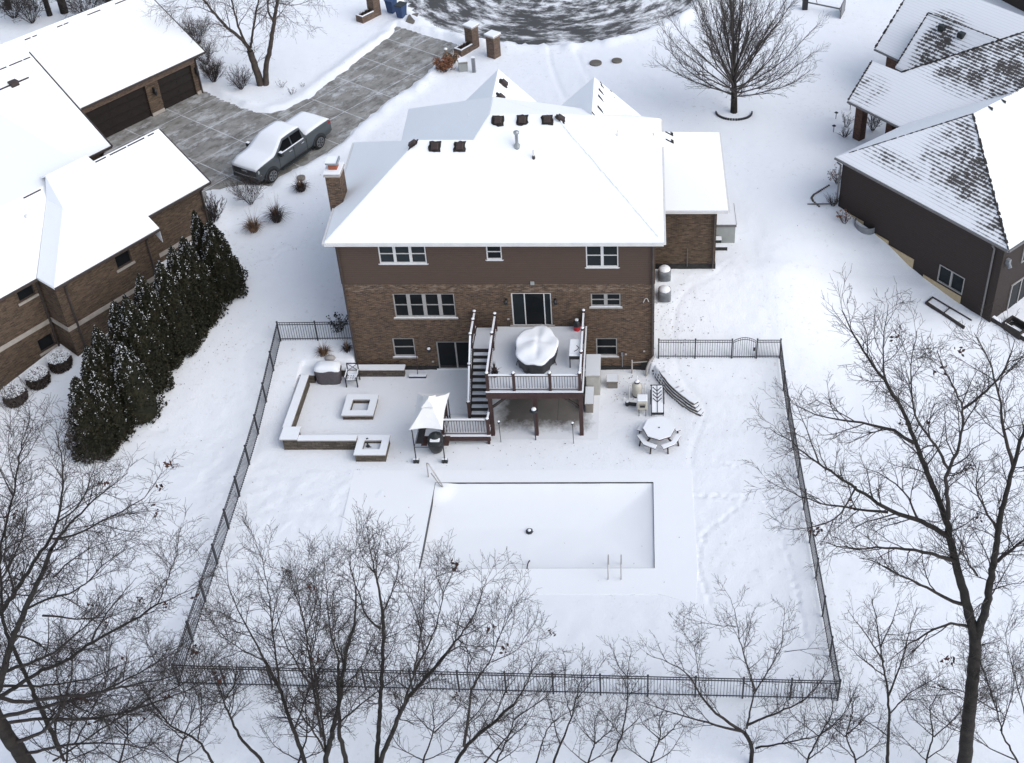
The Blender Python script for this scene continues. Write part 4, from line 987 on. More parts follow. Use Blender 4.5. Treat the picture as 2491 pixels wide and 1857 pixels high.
# ------------------------------------------------------------------ wooden deck with stairs and lower landing
RD = native(1120, 740, 4.464)
DZ = 2.77
deck = thing('wooden_deck', 'raised dark wooden deck with railings and stairs on the back of the house', 'deck', (0, 0, 0))
DX0, DX1, DY0, DY1 = -.28, 4.02, -4.53, -.04
SX0, SX1 = -1.24, -.34
b = MB(); b.box(DX0, DX1, DY0, DY1, DZ - .05, DZ); b.box(SX0, DX0 - .01, -1.64, DY1, DZ - .05, DZ); b.build('floor', 'deck_wood', deck)
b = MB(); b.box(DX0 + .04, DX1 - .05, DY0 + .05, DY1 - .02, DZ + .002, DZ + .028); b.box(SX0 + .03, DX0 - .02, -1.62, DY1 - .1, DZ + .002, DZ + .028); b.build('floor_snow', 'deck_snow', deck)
b = MB(); b.box(DX0 - .02, DX1 + .03, DY0 - .05, DY0 - .003, DZ - .38, DZ + .01); b.box(DX1 + .003, DX1 + .05, DY0, DY1, DZ - .38, DZ + .01); b.box(DX0 - .03, DX0 - .002, DY0, -1.66, DZ - .34, DZ + .0); b.build('fascia', 'deck_fascia', deck)
b = MB(); b.box(DX0 - .02, DX1 + .06, DY0 - .07, DY0 + .02, DZ + .012, DZ + .035); b.box(DX1, DX1 + .07, DY0 + .02, DY1, DZ + .012, DZ + .033); b.build('edge_snow', 'cap_snow', deck)
b = MB()
for i in range(9): x = DX0 + .15 + i * .5; b.box(x - .02, x + .02, DY0 + .08, DY1, DZ - .28, DZ - .052)
b.build('joists', 'wet_wood', deck)
for x in (DX0 + .12, 1.86, DX1 - .08):
    p = MB(); p.box(x - .09, x + .09, DY0 - .0, DY0 + .17, -.02, DZ - .1); p.build('post', 'deck_fascia', deck)
for x, s in ((DX0 + .2, 1), (DX1 - .16, -1)):
    p = MB(); p.beam((x, DY0 + .09, 1.75), (x + s * .8, DY0 + .09, DZ - .3), .06, .12); p.build('brace', 'wet_wood', deck)
def rail(a, b, mat='deck_fascia', posts=True, h=.95, nb=None, slope=False):
    a, b = Vector(a), Vector(b); L = (b - a).length; m = MB(); d = (b - a).normalized()
    m.beam(a + Vector((0, 0, h - .04)), b + Vector((0, 0, h - .04)), .09, .045); m.beam(a + Vector((0, 0, .12)), b + Vector((0, 0, .12)), .05, .06)
    nb = nb or max(2, int(L / .12))
    for i in range(1, nb):
        p = a.lerp(b, i / nb); m.cyl(p + Vector((0, 0, .12)), p + Vector((0, 0, h - .05)), .013, .013, 5)
    r = m.build('railing', mat, deck)
    s = MB(); s.beam(a + Vector((0, 0, h + .0)), b + Vector((0, 0, h + .0)), .085, .035); s.beam(a + Vector((0, 0, .158)), b + Vector((0, 0, .158)), .045, .012); s.build('rail_snow', 'cap_snow', r)
def rpost(p, h=1.06, mat='deck_fascia', z0=0):
    m = MB(); m.box(p[0] - .065, p[0] + .065, p[1] - .065, p[1] + .065, p[2] - z0, p[2] + h); m.box(p[0] - .085, p[0] + .085, p[1] - .085, p[1] + .085, p[2] + h, p[2] + h + .03); o = m.build('rail_post', mat, deck)
    s = MB(); s.ball((p[0], p[1], p[2] + h + .03), .085, (1, 1, .75), 8, 6, zmin=0); s.build('post_snow', 'cap_snow', o, True)
fp = [(x, DY0 + .07, DZ) for x in (DX0 + .08, .98, 2.60, DX1 - .09)]
for p in fp: rpost(p)
for p, q in zip(fp[:-1], fp[1:]): rail((p[0] + .065, p[1], DZ), (q[0] - .065, q[1], DZ))
rp = [(DX1 - .07, y, DZ) for y in (-3.02, -1.42, -.12)]
for p in rp: rpost(p)
for p, q in zip([fp[-1]] + rp[:-1], rp): rail((q[0], p[1] + .065, DZ), (q[0], q[1] - .065, DZ))
rpost((DX0 + .02, -1.72, DZ)); rpost((DX0 + .02, -.35, DZ)); 
rail((DX0 + .02, -1.78, DZ), (DX0 + .06, DY0 + .14, DZ)); rail((DX0 + .02, -.42, DZ), (DX0 + .02, -1.66, DZ))
# stairs
NS = 11; LZ = .56; RISE = (DZ - LZ) / NS; RUN = 2.25 / (NS - 1); SY0 = -1.65
m = MB(); sn = MB()
for i in range(NS):
    y1 = SY0 - i * RUN; z = DZ - (i + 1) * RISE
    if i < NS - 1:
        m.box(SX0 + .05, SX1 - .02, y1 - RUN - .02, y1, z - .045, z)
        sn.box(SX0 + .06, SX1 - .03, y1 - RUN + .0, y1 - .01, z + .002, z + .035)
rs_ = MB()  # dark boards added to stand in for the shaded gaps between open treads
for i in range(NS): y1 = SY0 - i * RUN; z = DZ - (i + 1) * RISE; rs_.box(SX0 + .06, SX1 - .03, y1 - .03, y1 - .012, z - .03, z + RISE - .05)
rs_.build('gap_shade_boards', 'foundation', deck)
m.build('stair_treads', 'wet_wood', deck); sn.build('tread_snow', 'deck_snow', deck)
yb_ = SY0 - (NS - 1) * RUN
for x in (SX0 + .02, SX1): 
    p = MB(); p.beam((x, SY0, DZ - .2), (x, yb_ - .1, LZ), .05, .30); p.build('stringer', 'wet_wood', deck)
slo = [(SX0 - .02, -.10, DZ), (SX0 - .02, -.68, DZ), (SX0 - .02, -1.72, DZ), (SX0 - .02, -2.75, DZ - 1.05 * RISE / RUN), (SX0 - .02, yb_ - .02, LZ + .02)]
for p in slo: rpost(p, 1.0)
for p, q in zip(slo[:-1], slo[1:]): rail((p[0], p[1] - .05, p[2]), (q[0], q[1] + .05, q[2]))
rail((SX1 + .02, -1.9, DZ - .2), (SX1 + .02, yb_ + .05, LZ + .1))
# lower landing
LX0, LX1, LY0, LY1 = -2.42, -.2, -5.06, -3.86
b = MB(); b.box(LX0, LX1, LY0, LY1, LZ - .05, LZ); b.box(LX0, LX1 + .02, LY0 - .04, LY0 - .002, LZ - .28, LZ + .01); b.build('landing', 'deck_fascia', deck)
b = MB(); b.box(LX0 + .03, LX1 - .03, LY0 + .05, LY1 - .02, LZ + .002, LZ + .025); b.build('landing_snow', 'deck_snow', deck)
b = MB(); b.box(LX0, LX1 + .03, LY0 - .06, LY0 + .03, LZ + .014, LZ + .04); b.build('edge_snow', 'cap_snow', deck)
for x, y in ((LX0 + .1, LY0 + .1), (LX1 - .1, LY0 + .08), (LX1 - .1, LY1 - .1)):
    p = MB(); p.box(x - .06, x + .06, y - .06, y + .06, -.02, LZ - .05); p.build('post', 'deck_fascia', deck)
lp_ = [(LX0 + .08, LY1 - .06, LZ), (LX0 + .08, LY0 + .08, LZ), (LX1 - .08, LY0 + .08, LZ), (LX1 - .05, LY1 - .05, LZ)]
for p in lp_: rpost(p, .98)
rail((lp_[0][0], lp_[0][1] - .06, LZ), (lp_[1][0], lp_[1][1] + .06, LZ)); rail((lp_[1][0] + .06, lp_[1][1], LZ), (lp_[2][0] - .06, lp_[2][1], LZ)); rail((lp_[2][0], lp_[2][1] + .06, LZ), (lp_[3][0], lp_[3][1] - .06, LZ))
for i in range(2):
    b = MB(); b.box(LX0 + .15, -1.32, LY1 + .28 * i + .004, LY1 + .28 * (i + 1), 0.0, LZ - .18 * (i + 1)); b.build('step', 'wet_wood', deck)
    b = MB(); b.box(LX0 + .17, -1.34, LY1 + .28 * i + .006, LY1 + .28 * (i + 1) - .01, LZ - .18 * (i + 1) + .002, LZ - .18 * (i + 1) + .03); b.build('step_snow', 'deck_snow', deck)


# covered oval dining set on the deck
tb = thing('covered_table', 'oval patio dining set under a dark cover heaped with wrinkled snow', 'table', (1.85, -2.3, DZ + .03))
rx, ry, n = .98, 1.36, 40; rnd = random.Random(12)
def topz(x, y):
    r2 = (x / rx) ** 2 + (y / ry) ** 2; a = math.atan2(y, x)
    return .80 + .06 * (1 - r2) + .035 * math.sin(5 * a + 1) * r2 - .05 * math.exp(-((x - .05) / .12) ** 2) * (.3 + y * .3 > 0) - .05 * math.exp(-((y - .35 + .25 * abs(x)) / .13) ** 2) + .04 * math.exp(-((x + .1) ** 2 + (y + .2) ** 2) / .05) + .035 * math.sin(6 * x + 2) * math.sin(4.4 * y + .6)
vs_, fs_ = [], []; rings = 12
for j in range(rings + 1):
    k = j / rings
    for i in range(n):
        a = 2 * math.pi * i / n; wob = 1 + .035 * math.sin(5 * a + 1.2) + .02 * math.sin(9 * a)
        x, y = rx * k * wob * math.cos(a), ry * k * wob * math.sin(a); vs_.append((x, y, topz(x, y)))
for j in range(rings):
    for i in range(n): fs_.append((j * n + i, (j + 1) * n + i, (j + 1) * n + (i + 1) % n, j * n + (i + 1) % n))
o0 = (rings - 1 + 1) * n
for z_, sc_ in ((-.07, 1.0), (-.08, .985)):
    base = len(vs_)
    for i in range(n): x, y, z = vs_[rings * n + i]; vs_.append((x * sc_, y * sc_, z + z_))
    p0 = rings * n if z_ == -.07 else base - n
    for i in range(n): fs_.append((p0 + i, base + i, base + (i + 1) % n, p0 + (i + 1) % n))
b = MB(); b.add(vs_, fs_); b.build('table_snow', 'cap_snow', tb, True)
vs_, fs_ = [], []
prof2 = [(1.0, .72), (.985, .60), (.96, .45), (.93, .25), (.90, .06)]
for k, z in prof2:
    for i in range(n):
        a = 2 * math.pi * i / n; wob = 1 + .035 * math.sin(5 * a + 1.2) + .05 * (1 - z) * math.sin(14 * a); vs_.append((rx * k * wob * math.cos(a), ry * k * wob * math.sin(a), z + .03 * math.sin(7 * a)))
for j in range(len(prof2) - 1):
    for i in range(n): fs_.append((j * n + (i + 1) % n, j * n + i, (j + 1) * n + i, (j + 1) * n + (i + 1) % n))
b = MB(); b.add(vs_, fs_); b.build('cover', 'black_metal', tb, True)
for i in range(8):
    a = 2 * math.pi * (i + .5) / 8; x, y = .92 * math.cos(a), 1.22 * math.sin(a)
    b = MB(); b.tube([(x * .92, y * .92, .42), (x * 1.03, y * 1.03, .2), (x * 1.09, y * 1.06, 0)], .02, 6); b.tube([(x * .72, y * .8, .4), (x * .74, y * .82, 0)], .02, 6); b.build('chair_leg', 'black_metal', tb)
bn = thing('bar_table', 'narrow dark side table heaped with snow against the right deck railing', 'table', (3.66, -2.42, DZ + .03))
b = MB(); b.box(-.27, .24, -.58, .52, .52, .72); b.build('table_box', 'black_metal', bn)
for x in (-.24, .21):
    for y in (-.54, .48):
        l = MB(); l.box(x - .025, x + .025, y - .025, y + .025, 0, .52); l.build('leg', 'black_metal', bn)
b = MB(); b.box(-.28, .25, -.60, .53, .722, .80); b.build('snow_cap', 'cap_snow', bn, bevel=.03)
b = MB(); b.tube([(-.05, -.35, .80), (.1, -.25, .83), (.16, -.1, .82), (.05, .05, .81)], .015, 5); b.build('twig', 'dark_shrub', bn)
q = bz(*RD(1270, 310), DZ + .1); pot = thing('red_bucket', 'red bucket with black lid at the back corner of the deck', 'bucket', (q[0] - .03, -.30, DZ + .03))
b = MB(); b.lathe((0, 0, 0), [(.12, 0), (.16, .02), (.18, .28)], 14); b.build('bucket', 'red_plastic', pot)
b = MB(); b.lathe((0, 0, .28), [(.19, 0), (.19, .04), (.14, .2), (.06, .3), (.06, .34)], 14); b.build('lid', 'black_metal', pot); b = MB(); b.lathe((0, 0, .6), [(.09, .0), (.08, .05), (.02, .07)], 10); b.build('snow_cap', 'cap_snow', pot)
def tuft(mb, n, r, h, seed, flop=.7, w_=.012, bend=.35):
    rnd = random.Random(seed)
    for i in range(n):
        a = rnd.uniform(0, 6.283); r0 = rnd.uniform(0, r * .35); l = h * rnd.uniform(.5, 1.05); o = rnd.uniform(.1, flop)
        p0 = Vector((r0 * math.cos(a), r0 * math.sin(a), 0)); d = Vector((math.cos(a), math.sin(a), 0))
        p1 = p0 + d * l * o * .4 + Vector((0, 0, l * .6)); p2 = p0 + d * l * o + Vector((0, 0, l * (1 - bend * o)))
        s = Vector((-math.sin(a), math.cos(a), 0)) * w_
        mb.add([p0 - s, p0 + s, p1 + s * .8, p1 - s * .8, p2], [(0, 1, 2, 3), (3, 2, 4)])
q = bz(*RD(365, 800), DZ + .05); pl = thing('potted_plant', 'spiky dead potted plant in the front left deck corner', 'plant', (q[0] + .03, q[1] + .12, DZ + .03))
b = MB(); b.lathe((0, 0, 0), [(.1, 0), (.16, .2), (.17, .24), (.13, .24)], 12); b.build('pot', 'dark_plastic', pl); b = MB(); tuft(b, 40, .2, .55, 3, .9, .02); b.ball((0, 0, .24), .13, (1, 1, .3), 8, 4); 
bb = b.build('foliage', 'dark_shrub', pl); bb.location.z = .2

# storage boxes, torches and things under and beside the deck
def deckbox(name, label, x0, x1, y0, y1, h, mat, slope=.0):
    t = thing(name, label, 'storage box', ((x0 + x1) / 2, (y0 + y1) / 2, 0)); a, c = (x1 - x0) / 2, (y1 - y0) / 2
    m = MB(); m.box(-a, a, -c, c, 0, h - .06); m.box(-a + .04, a - .04, -c - .012, -c + .001, .08, h - .12); m.build('body', mat, t, bevel=.02)
    m = MB(); m.slab([(-a - .03, -c - .04, h), (a + .03, -c - .04, h), (a + .03, c + .02, h + slope), (-a - .03, c + .02, h + slope)], .06); m.build('lid', mat, t)
    m = MB(); m.slab([(-a - .02, -c - .03, h + .035), (a + .02, -c - .03, h + .035), (a + .02, c + .01, h + slope + .035), (-a - .02, c + .01, h + slope + .035)], .032); m.build('snow_cap', 'deck_snow', t)
deckbox('storage_shed', 'tall beige plastic storage box standing against the house right of the deck', 4.06, 4.72, -1.86, -.5, 1.3, 'beige_plastic', .08)
deckbox('storage_bench', 'low taupe deck box in front of the tall beige one', 4.06, 4.42, -3.05, -1.95, .62, 'taupe_plastic')
deckbox('small_crate', 'small dark crate with a thick flat cap of snow by the basement window', 5.05, 5.55, -1.38, -.92, .46, 'taupe_plastic')
tq = [bz(*RD(440, 1500), 0), bz(*RD(1230, 1515), 0), by(1158, 882, -4.75)]
for i, (px, py, lab) in enumerate(((*RD(440, 1500), 'thin garden torch with a snowy top left of the middle deck post'), (*RD(1230, 1515), 'thin garden torch with a snowy top near the right deck post'))):
    q = bz(px, py, 0); t = thing('garden_torch', lab, 'torch', (q[0], q[1], 0), 0, 'garden torches before the deck')
    m = MB(); m.cyl((0, 0, 0), (-.02, 0, 1.2), .016, .016, 6); m.build('pole', 'black_metal', t); m = MB(); m.lathe((-.02, 0, 1.15), [(.02, 0), (.06, .08), (.065, .16)], 10); m.build('head', 'dark_plastic', t); m = MB(); m.ball((-.02, 0, 1.31), .062, (1, 1, .8), 10, 6); m.build('snow_cap', 'cap_snow', t, True)
t = thing('heat_lamp', 'round topped heater pole against the middle deck post', 'heater', (1.83, -4.78, 0)); m = MB(); m.cyl((0, 0, 0), (0, 0, 1.9), .025, .025, 8); m.build('pole', 'black_metal', t)
m = MB(); m.lathe((0, 0, 1.86), [(.20, 0), (.18, .03), (.08, .08)], 12); m.build('head', 'dark_plastic', t); m = MB(); m.ball((0, 0, 1.94), .12, (1, 1, .7), 10, 6, zmin=0); m.build('snow_cap', 'cap_snow', t, True)

# ------------------------------------------------------------------ patio: seat walls, fire pit, planter
RPt = native(640, 840, 4.2615)
def lowwall(name, label, cat, body, caps, h=.46):
    t = thing(name, label, cat, (body[0][0], body[0][1], 0)); ox, oy = body[0][0], body[0][1]
    m = MB()
    for x0, y0, x1, y1 in body: m.box(x0 - ox, x1 - ox, y0 - oy, y1 - oy, -.1, h)
    m.build('stone', 'wall_stone', t)
    m = MB()
    for x0, y0, x1, y1, z in caps: m.box(x0 - ox, x1 - ox, y0 - oy, y1 - oy, z, z + .05)
    m.build('capstone', 'sill_stone', t)
    m = MB()
    for x0, y0, x1, y1, z in caps: m.box(x0 - ox + .005, x1 - ox - .005, y0 - oy + .005, y1 - oy - .005, z + .052, z + .092)
    m.build('snow_cap', 'cap_snow', t); return t
lowwall('seat_wall', 'long snow capped stone seat wall along the left and front of the patio', 'wall',
        [(-9.58, -5.36, -8.95, -4.72), (-9.68, -4.71, -9.42, -1.12), (-8.94, -5.36, -6.22, -5.18)],
        [(-9.68, -5.44, -8.88, -4.66, .68), (-9.75, -4.655, -9.37, -1.13, .62), (-8.875, -5.44, -6.22, -5.13, .62)], .62)
lowwall('seat_wall', 'straight snow capped stone wall along the house behind the grill and chair', 'wall',
        [(-9.85, -.96, -9.2, -.42), (-9.19, -.52, -4.92, -.26)], [(-9.92, -1.02, -9.15, -.36, .52), (-9.145, -.60, -4.87, -.24, .46)], .46)
def ring(name, label, cat, x0, x1, y0, y1, w0, h, floor, mat='wall_stone'):
    t = thing(name, label, cat, ((x0 + x1) / 2, (y0 + y1) / 2, 0)); a, c = (x1 - x0) / 2, (y1 - y0) / 2
    def four(m, a, c, w_, z0, z1): m.box(-a, a, -c, -c + w_, z0, z1); m.box(-a, a, c - w_, c, z0, z1); m.box(-a, -a + w_, -c + w_ + .0005, c - w_ - .0005, z0, z1); m.box(a - w_, a, -c + w_ + .0005, c - w_ - .0005, z0, z1)
    m = MB(); four(m, a - .05, c - .05, w0 - .06, -.05, h); m.build('stone', mat, t)
    m = MB(); four(m, a, c, w0, h + .001, h + .06); m.build('capstone', 'sill_stone', t)
    m = MB(); four(m, a - .005, c - .005, w0 - .012, h + .062, h + .10); m.build('snow_cap', 'cap_snow', t)
    m = MB(); m.box(-a + w0 - .06, a - w0 + .06, -c + w0 - .06, c - w0 + .06, 0, floor); m.build('fill_snow', 'deck_snow', t); return t
ring('fire_pit', 'square stone fire pit with snow covered rim in the middle of the patio', 'fire pit', -7.36, -5.86, -3.50, -2.10, .34, .24, .06)
pt_ = ring('stone_planter', 'square stone planter with a small fountain at the end of the seat wall', 'planter', -6.22, -4.78, -6.14, -4.93, .33, .42, .30)
m = MB(); m.lathe((-.22, .08, .28), [(.06, 0), (.09, .05), (.03, .16), (.05, .26), (.02, .30)], 8); m.tube([(-.3, .36, .3), (-.3, .34, .55), (-.24, .3, .6)], .03, 6); m.tube([(-.18, .02, .34), (-.05, .0, .36)], .02, 5); m.build('fountain', 'dark_plastic', pt_)

# covered grill, chair, broom
t = thing('covered_grill', 'gas grill under a grey fabric cover with snow on top', 'grill', (-8.52, -.82, 0))
m = MB(); sec = [(0.0, .55, .27), (.06, .57, .29), (.5, .60, .31), (.78, .64, .34), (.93, .60, .32), (1.05, .50, .24)]; n = 28; vs_, fs_ = [], []
for z, a, c in sec:
    for i in range(n):
        th = 2 * math.pi * i / n; ct, st_ = math.cos(th), math.sin(th); k = 1 / (abs(ct) ** 5 + abs(st_) ** 5) ** .2; wv = 1 + .025 * math.sin(9 * th + 4 * z)
        vs_.append((a * ct * k * wv, c * st_ * k * wv, z - .08 * (z < .02) * 0))
for j in range(len(sec) - 1):
    for i in range(n): fs_.append((j * n + i, j * n + (i + 1) % n, (j + 1) * n + (i + 1) % n, (j + 1) * n + i))
fs_.append(tuple(range((len(sec) - 1) * n, len(sec) * n))); m.add(vs_, fs_); m.build('cover', 'grey_cover', t, True)
m = MB(); vs_, fs_ = [], []
for z, a, c in ((.86, .625, .335), (.97, .62, .335), (1.08, .52, .27), (1.14, .3, .15)):
    for i in range(n):
        th = 2 * math.pi * i / n; ct, st_ = math.cos(th), math.sin(th); k = 1 / (abs(ct) ** 5 + abs(st_) ** 5) ** .2; vs_.append((a * ct * k, c * st_ * k, z + (.05 * math.sin(5 * th + 1) + .05 * math.sin(3 * th) if z < .9 else 0) + .05 * (st_ > .2) * 0))
for j in range(3):
    for i in range(n): fs_.append((j * n + i, j * n + (i + 1) % n, (j + 1) * n + (i + 1) % n, (j + 1) * n + i))
fs_.append(tuple(range(3 * n, 4 * n))); m.add(vs_, fs_); m.build('snow_cap', 'cap_snow', t, True)
t = thing('patio_chair', 'black metal patio armchair with a snowy strapped seat beside the covered grill', 'chair', (-7.34, -.98, 0))
for x in (-.27, .27):
    m = MB(); m.box(x - .025, x + .025, -.3, -.25, 0, .62); m.build('leg', 'black_metal', t)
    m = MB(); m.beam((x, .26, 0), (x * .98, .32, 1.02), .045, .045); m.build('leg', 'black_metal', t)
    m = MB(); m.beam((x, -.3, .64), (x, .28, .66), .05, .035); a_ = m.build('armrest', 'black_metal', t); m = MB(); m.beam((x, -.3, .67), (x, .26, .69), .045, .03); m.build('arm_snow', 'cap_snow', a_)
m = MB(); m.beam((-.27, .32, 1.0), (.27, .32, 1.0), .04, .04); m.tube([(-.25, .29, .55), (0, .305, .78), (.25, .29, .55)], .014, 5); m.tube([(-.25, .32, .98), (0, .305, .78), (.25, .32, .98)], .014, 5); m.beam((-.26, .29, .5), (.26, .29, .5), .035, .035); m.build('backrest', 'black_metal', t)
m = MB(); m.box(-.25, .25, -.28, .25, .40, .43)
m.build('seat', 'black_metal', t)
m = MB()
for i in range(4): y = -.24 + i * .12; m.box(-.23, .23, y - .035, y + .035, .445, .455)
for i in range(3): x = -.12 + i * .12; m.box(x - .035, x + .035, -.27, .23, .456, .464)
m.box(-.24, .24, .12, .28, .43, .56); m.build('seat_snow', 'cap_snow', t)
q = bz(*RPt(1605, 330), 0); t = thing('push_broom', 'snowy push broom leaning on the wall by the basement window', 'broom', (q[0], q[1], 0))
m = MB(); m.box(-.42, .42, -.09, .09, .0, .10); m.build('brush', 'dark_plastic', t); m = MB(); m.box(-.43, .43, -.10, .10, .102, .17); m.build('snow_cap', 'cap_snow', t, bevel=.02)
m = MB(); m.cyl((0, 0, .1), (-.03, .5, 1.25), .018, .018, 6); m.build('handle', 'deck_fascia', t)

# grill gazebo and kettle smoker
t = thing('grill_gazebo', 'small grill gazebo with white canopy left of the lower landing', 'gazebo', (-2.8, -5.05, 0))
gx0, gx1, gy0, gy1 = -.70, .70, -1.18, 1.12; zt_ = 2.12
cw = []
nn = 10
def can(a, c, z0, z1, n, sagk, m):
    # four sided canopy with dipping edges, from eave (half sizes a, c at z0) to the top rim
    (a0, c0), (a1, c1) = a, c; vs_, fs_ = [], []
    cor0 = [(-a0, -c0), (a0, -c0), (a0, c0), (-a0, c0)]; cor1 = [(-a1, -c1), (a1, -c1), (a1, c1), (-a1, c1)]
    for k in range(4):
        p0, p1 = cor0[k], cor0[(k + 1) % 4]; r0, r1 = cor1[k], cor1[(k + 1) % 4]
        o = len(vs_); M = 6
        for j in range(M + 1):
            tj = j / M
            for i in range(n + 1):
                ti = i / n; dip = 4 * ti * (1 - ti)
                ex_ = p0[0] + (p1[0] - p0[0]) * ti, p0[1] + (p1[1] - p0[1]) * ti
                inx = 1 - .10 * dip * (1 - tj)
                fx_ = r0[0] + (r1[0] - r0[0]) * ti, r0[1] + (r1[1] - r0[1]) * ti
                vs_.append((ex_[0] * inx * (1 - tj) + fx_[0] * tj, ex_[1] * inx * (1 - tj) + fx_[1] * tj, z0 + (z1 - z0) * (tj ** 1.25) + sagk * dip * (1 - tj) * .0))
        for j in range(M):
            for i in range(n): fs_.append((o + j * (n + 1) + i, o + j * (n + 1) + i + 1, o + (j + 1) * (n + 1) + i + 1, o + (j + 1) * (n + 1) + i))
    m.add(vs_, fs_)
m = MB(); can((.74, 1.18), (.22, .34), zt_, zt_ + .52, 10, 0, m); m.build('canopy', 'canvas', t, True)
m = MB(); can((.28, .42), (.02, .10), zt_ + .58, zt_ + .80, 8, 0, m); m.build('canopy_top', 'canvas', t, True)
for x in (gx0, gx1):
    for y in (gy0 + .1, gy1 - .1):
        m = MB(); m.cyl((x * .92, y, 0), (x * .92, y, zt_ + .02), .028, .028, 8); m.build('post', 'black_metal', t)
        for s in (-.07, .07):
            m = MB(); m.box(x * .92 + s - .055, x * .92 + s + .055, y - .08, y + .08, 0, .22); w1 = m.build('weight', 'dark_plastic', t)
            m = MB(); m.box(x * .92 + s - .05, x * .92 + s + .05, y - .07, y + .07, .222, .27); m.build('weight_snow', 'cap_snow', w1)
m = MB(); m.beam((gx0 * .92, gy0 + .1, .95), (gx1 * .92, gy0 + .1, .95), .02, .02); m.beam((gx0 * .92, gy0 + .1, .95), (gx0 * .92, gy1 - .1, .95), .02, .02); m.beam((gx1 * .92, gy0 + .1, .95), (gx1 * .92, gy1 - .1, .95), .02, .02)
m.box(-.62, -.3, -.85, .8, .93, .95); m.build('side_shelf', 'black_metal', t)
t = thing('kettle_smoker', 'black egg shaped smoker grill standing under the white gazebo', 'grill', (-2.62, -5.45, 0))
m = MB(); m.lathe((0, 0, .0), [(.12, 0), (.26, .1), (.36, .35), (.38, .62), (.36, .68)], 20); m.build('body', 'black_metal', t, True)
m = MB(); m.lathe((0, 0, .69), [(.38, 0), (.37, .08), (.30, .26), (.14, .38), (.05, .41), (.05, .46)], 20); m.build('lid', 'dark_plastic', t, True)
m = MB(); m.box(.36, .62, -.28, .3, .62, .65); m.build('side_table', 'deck_wood', t); m = MB(); m.box(-.62, -.36, -.28, .3, .62, .65); m.build('side_table', 'deck_wood', t)
m = MB(); m.box(-.20, .24, -.34, -.02, .9, .98); m.build('snow_cap', 'cap_snow', t, bevel=.03)

# ------------------------------------------------------------------ pool equipment, lounger, picnic table, retaining wall
RE_ = native(1380, 840, 5.54)
t = thing('pool_filter', 'round beige pool filter tank with white pipes beside the retaining wall', 'pool filter', (6.50, -1.85, 0))
m = MB(); m.lathe((0, 0, .02), [(.20, 0), (.24, .1), (.245, .62), (.22, .72), (.14, .80)], 20); m.build('tank', 'tank_plastic', t, True)
m = MB(); m.lathe((0, 0, 0), [(.22, 0), (.25, .1), (.22, .12)], 16); m.build('base', 'dark_plastic', t)
m = MB(); m.lathe((0, 0, .81), [(.13, 0), (.13, .06), (.07, .10)], 14); m.build('valve', 'dark_plastic', t)
m = MB(); m.ball((0, 0, .9), .12, (1, 1, .6), 10, 6, zmin=0); m.cyl((0, 0, .9), (0, 0, 1.25), .02, .02, 6); m.build('gauge', 'cap_snow', t)
m = MB(); m.tube([(-.38, -.2, .05), (-.38, -.05, .75), (-.1, 0, .86), (.1, 0, .86), (.38, -.1, .75), (.38, -.2, .05)], .028, 6); m.tube([(-.45, -.6, .25), (-.45, -.6, .05), (-.1, -.75, .1)], .025, 6); m.build('pipe', 'white_vinyl', t)
t = thing('pool_pump', 'small black pump motor on the ground in front of the filter tank', 'pump', (6.15, -2.55, 0)); m = MB(); m.cyl((-.05, 0, .12), (.32, -.06, .12), .085, .085, 12); m.lathe((-.12, .02, 0), [(.09, 0), (.1, .2), (.05, .25)], 10); m.build('motor', 'dark_plastic', t)
m = MB(); m.ball((-.12, .02, .25), .085, (1, 1, .6), 8, 5); m.ball((-.28, .35, .14), .06, (1, 1, .8), 8, 5); m.build('snow_cap', 'cap_snow', t, True)
t = thing('pool_heater', 'beige box pool heater with rounded top on short legs', 'heater', (6.74, -2.92, 0))
m = MB(); m.box(-.25, .25, -.22, .26, .22, .80); m.build('cabinet', 'tank_plastic', t, bevel=.05)
m = MB(); m.box(-.11, .13, -.235, -.222, .44, .60); m.build('control_panel', 'black_metal', t); m = MB(); m.box(-.13, .15, -.28, -.222, .61, .64); m.build('panel_lid', 'taupe_plastic', t)
for x in (-.15, .17): m = MB(); m.beam((x, -.22, .3), (x, -.34, 0), .03, .03); m.build('leg', 'black_metal', t)
m = MB(); m.box(-.24, .24, -.2, .25, .802, .86); m.build('snow_cap', 'cap_snow', t, bevel=.03)
q0, q1 = bz(*RE_(1140, 955), .12), bz(*RE_(1305, 955), .12)
t = thing('chaise_lounge', 'black metal chaise lounge filled with snow, crossed by herringbone straps', 'lounger', (7.46, -2.62, 0))
m = MB()
for x in (-.29, .29): m.beam((x, -.72, .24), (x * .95, .95, .46), .035, .06)
m.beam((-.3, -.72, .24), (.3, -.72, .24), .035, .12); m.beam((-.32, .95, .47), (.32, .95, .47), .05, .05); m.build('frame', 'black_metal', t)
for x in (-.28, .28):
    for y, z in ((-.6, .25), (.5, .38)): l = MB(); l.beam((x, y, z), (x, y - .02, 0), .03, .03); l.build('leg', 'black_metal', t)
m = MB(); m.slab([(-.265, -.70, .30), (.265, -.70, .30), (.25, .92, .50), (-.25, .92, .50)], .09); m.build('snow', 'cap_snow', t, bevel=.02)
m = MB(); zf = lambda y: .30 + .2 * (y + .70) / 1.62 + .012
m.beam((0, -.70, zf(-.7)), (.0, .9, zf(.9)), .025, .02)
for y in (-.1, .12, .34, .56): 
    for s in (-1, 1): m.beam((0, y, zf(y) + .004), (s * .21, y + .24, zf(y + .24) + .004), .03, .02)
m.build('straps', 'black_metal', t)
for x in (-.32, .32):
    m = MB(); m.beam((x, -.1, .5), (x, .55, .55), .035, .03); m.beam((x, -.1, .5), (x, -.1, .25), .03, .03); m.build('armrest', 'black_metal', t)
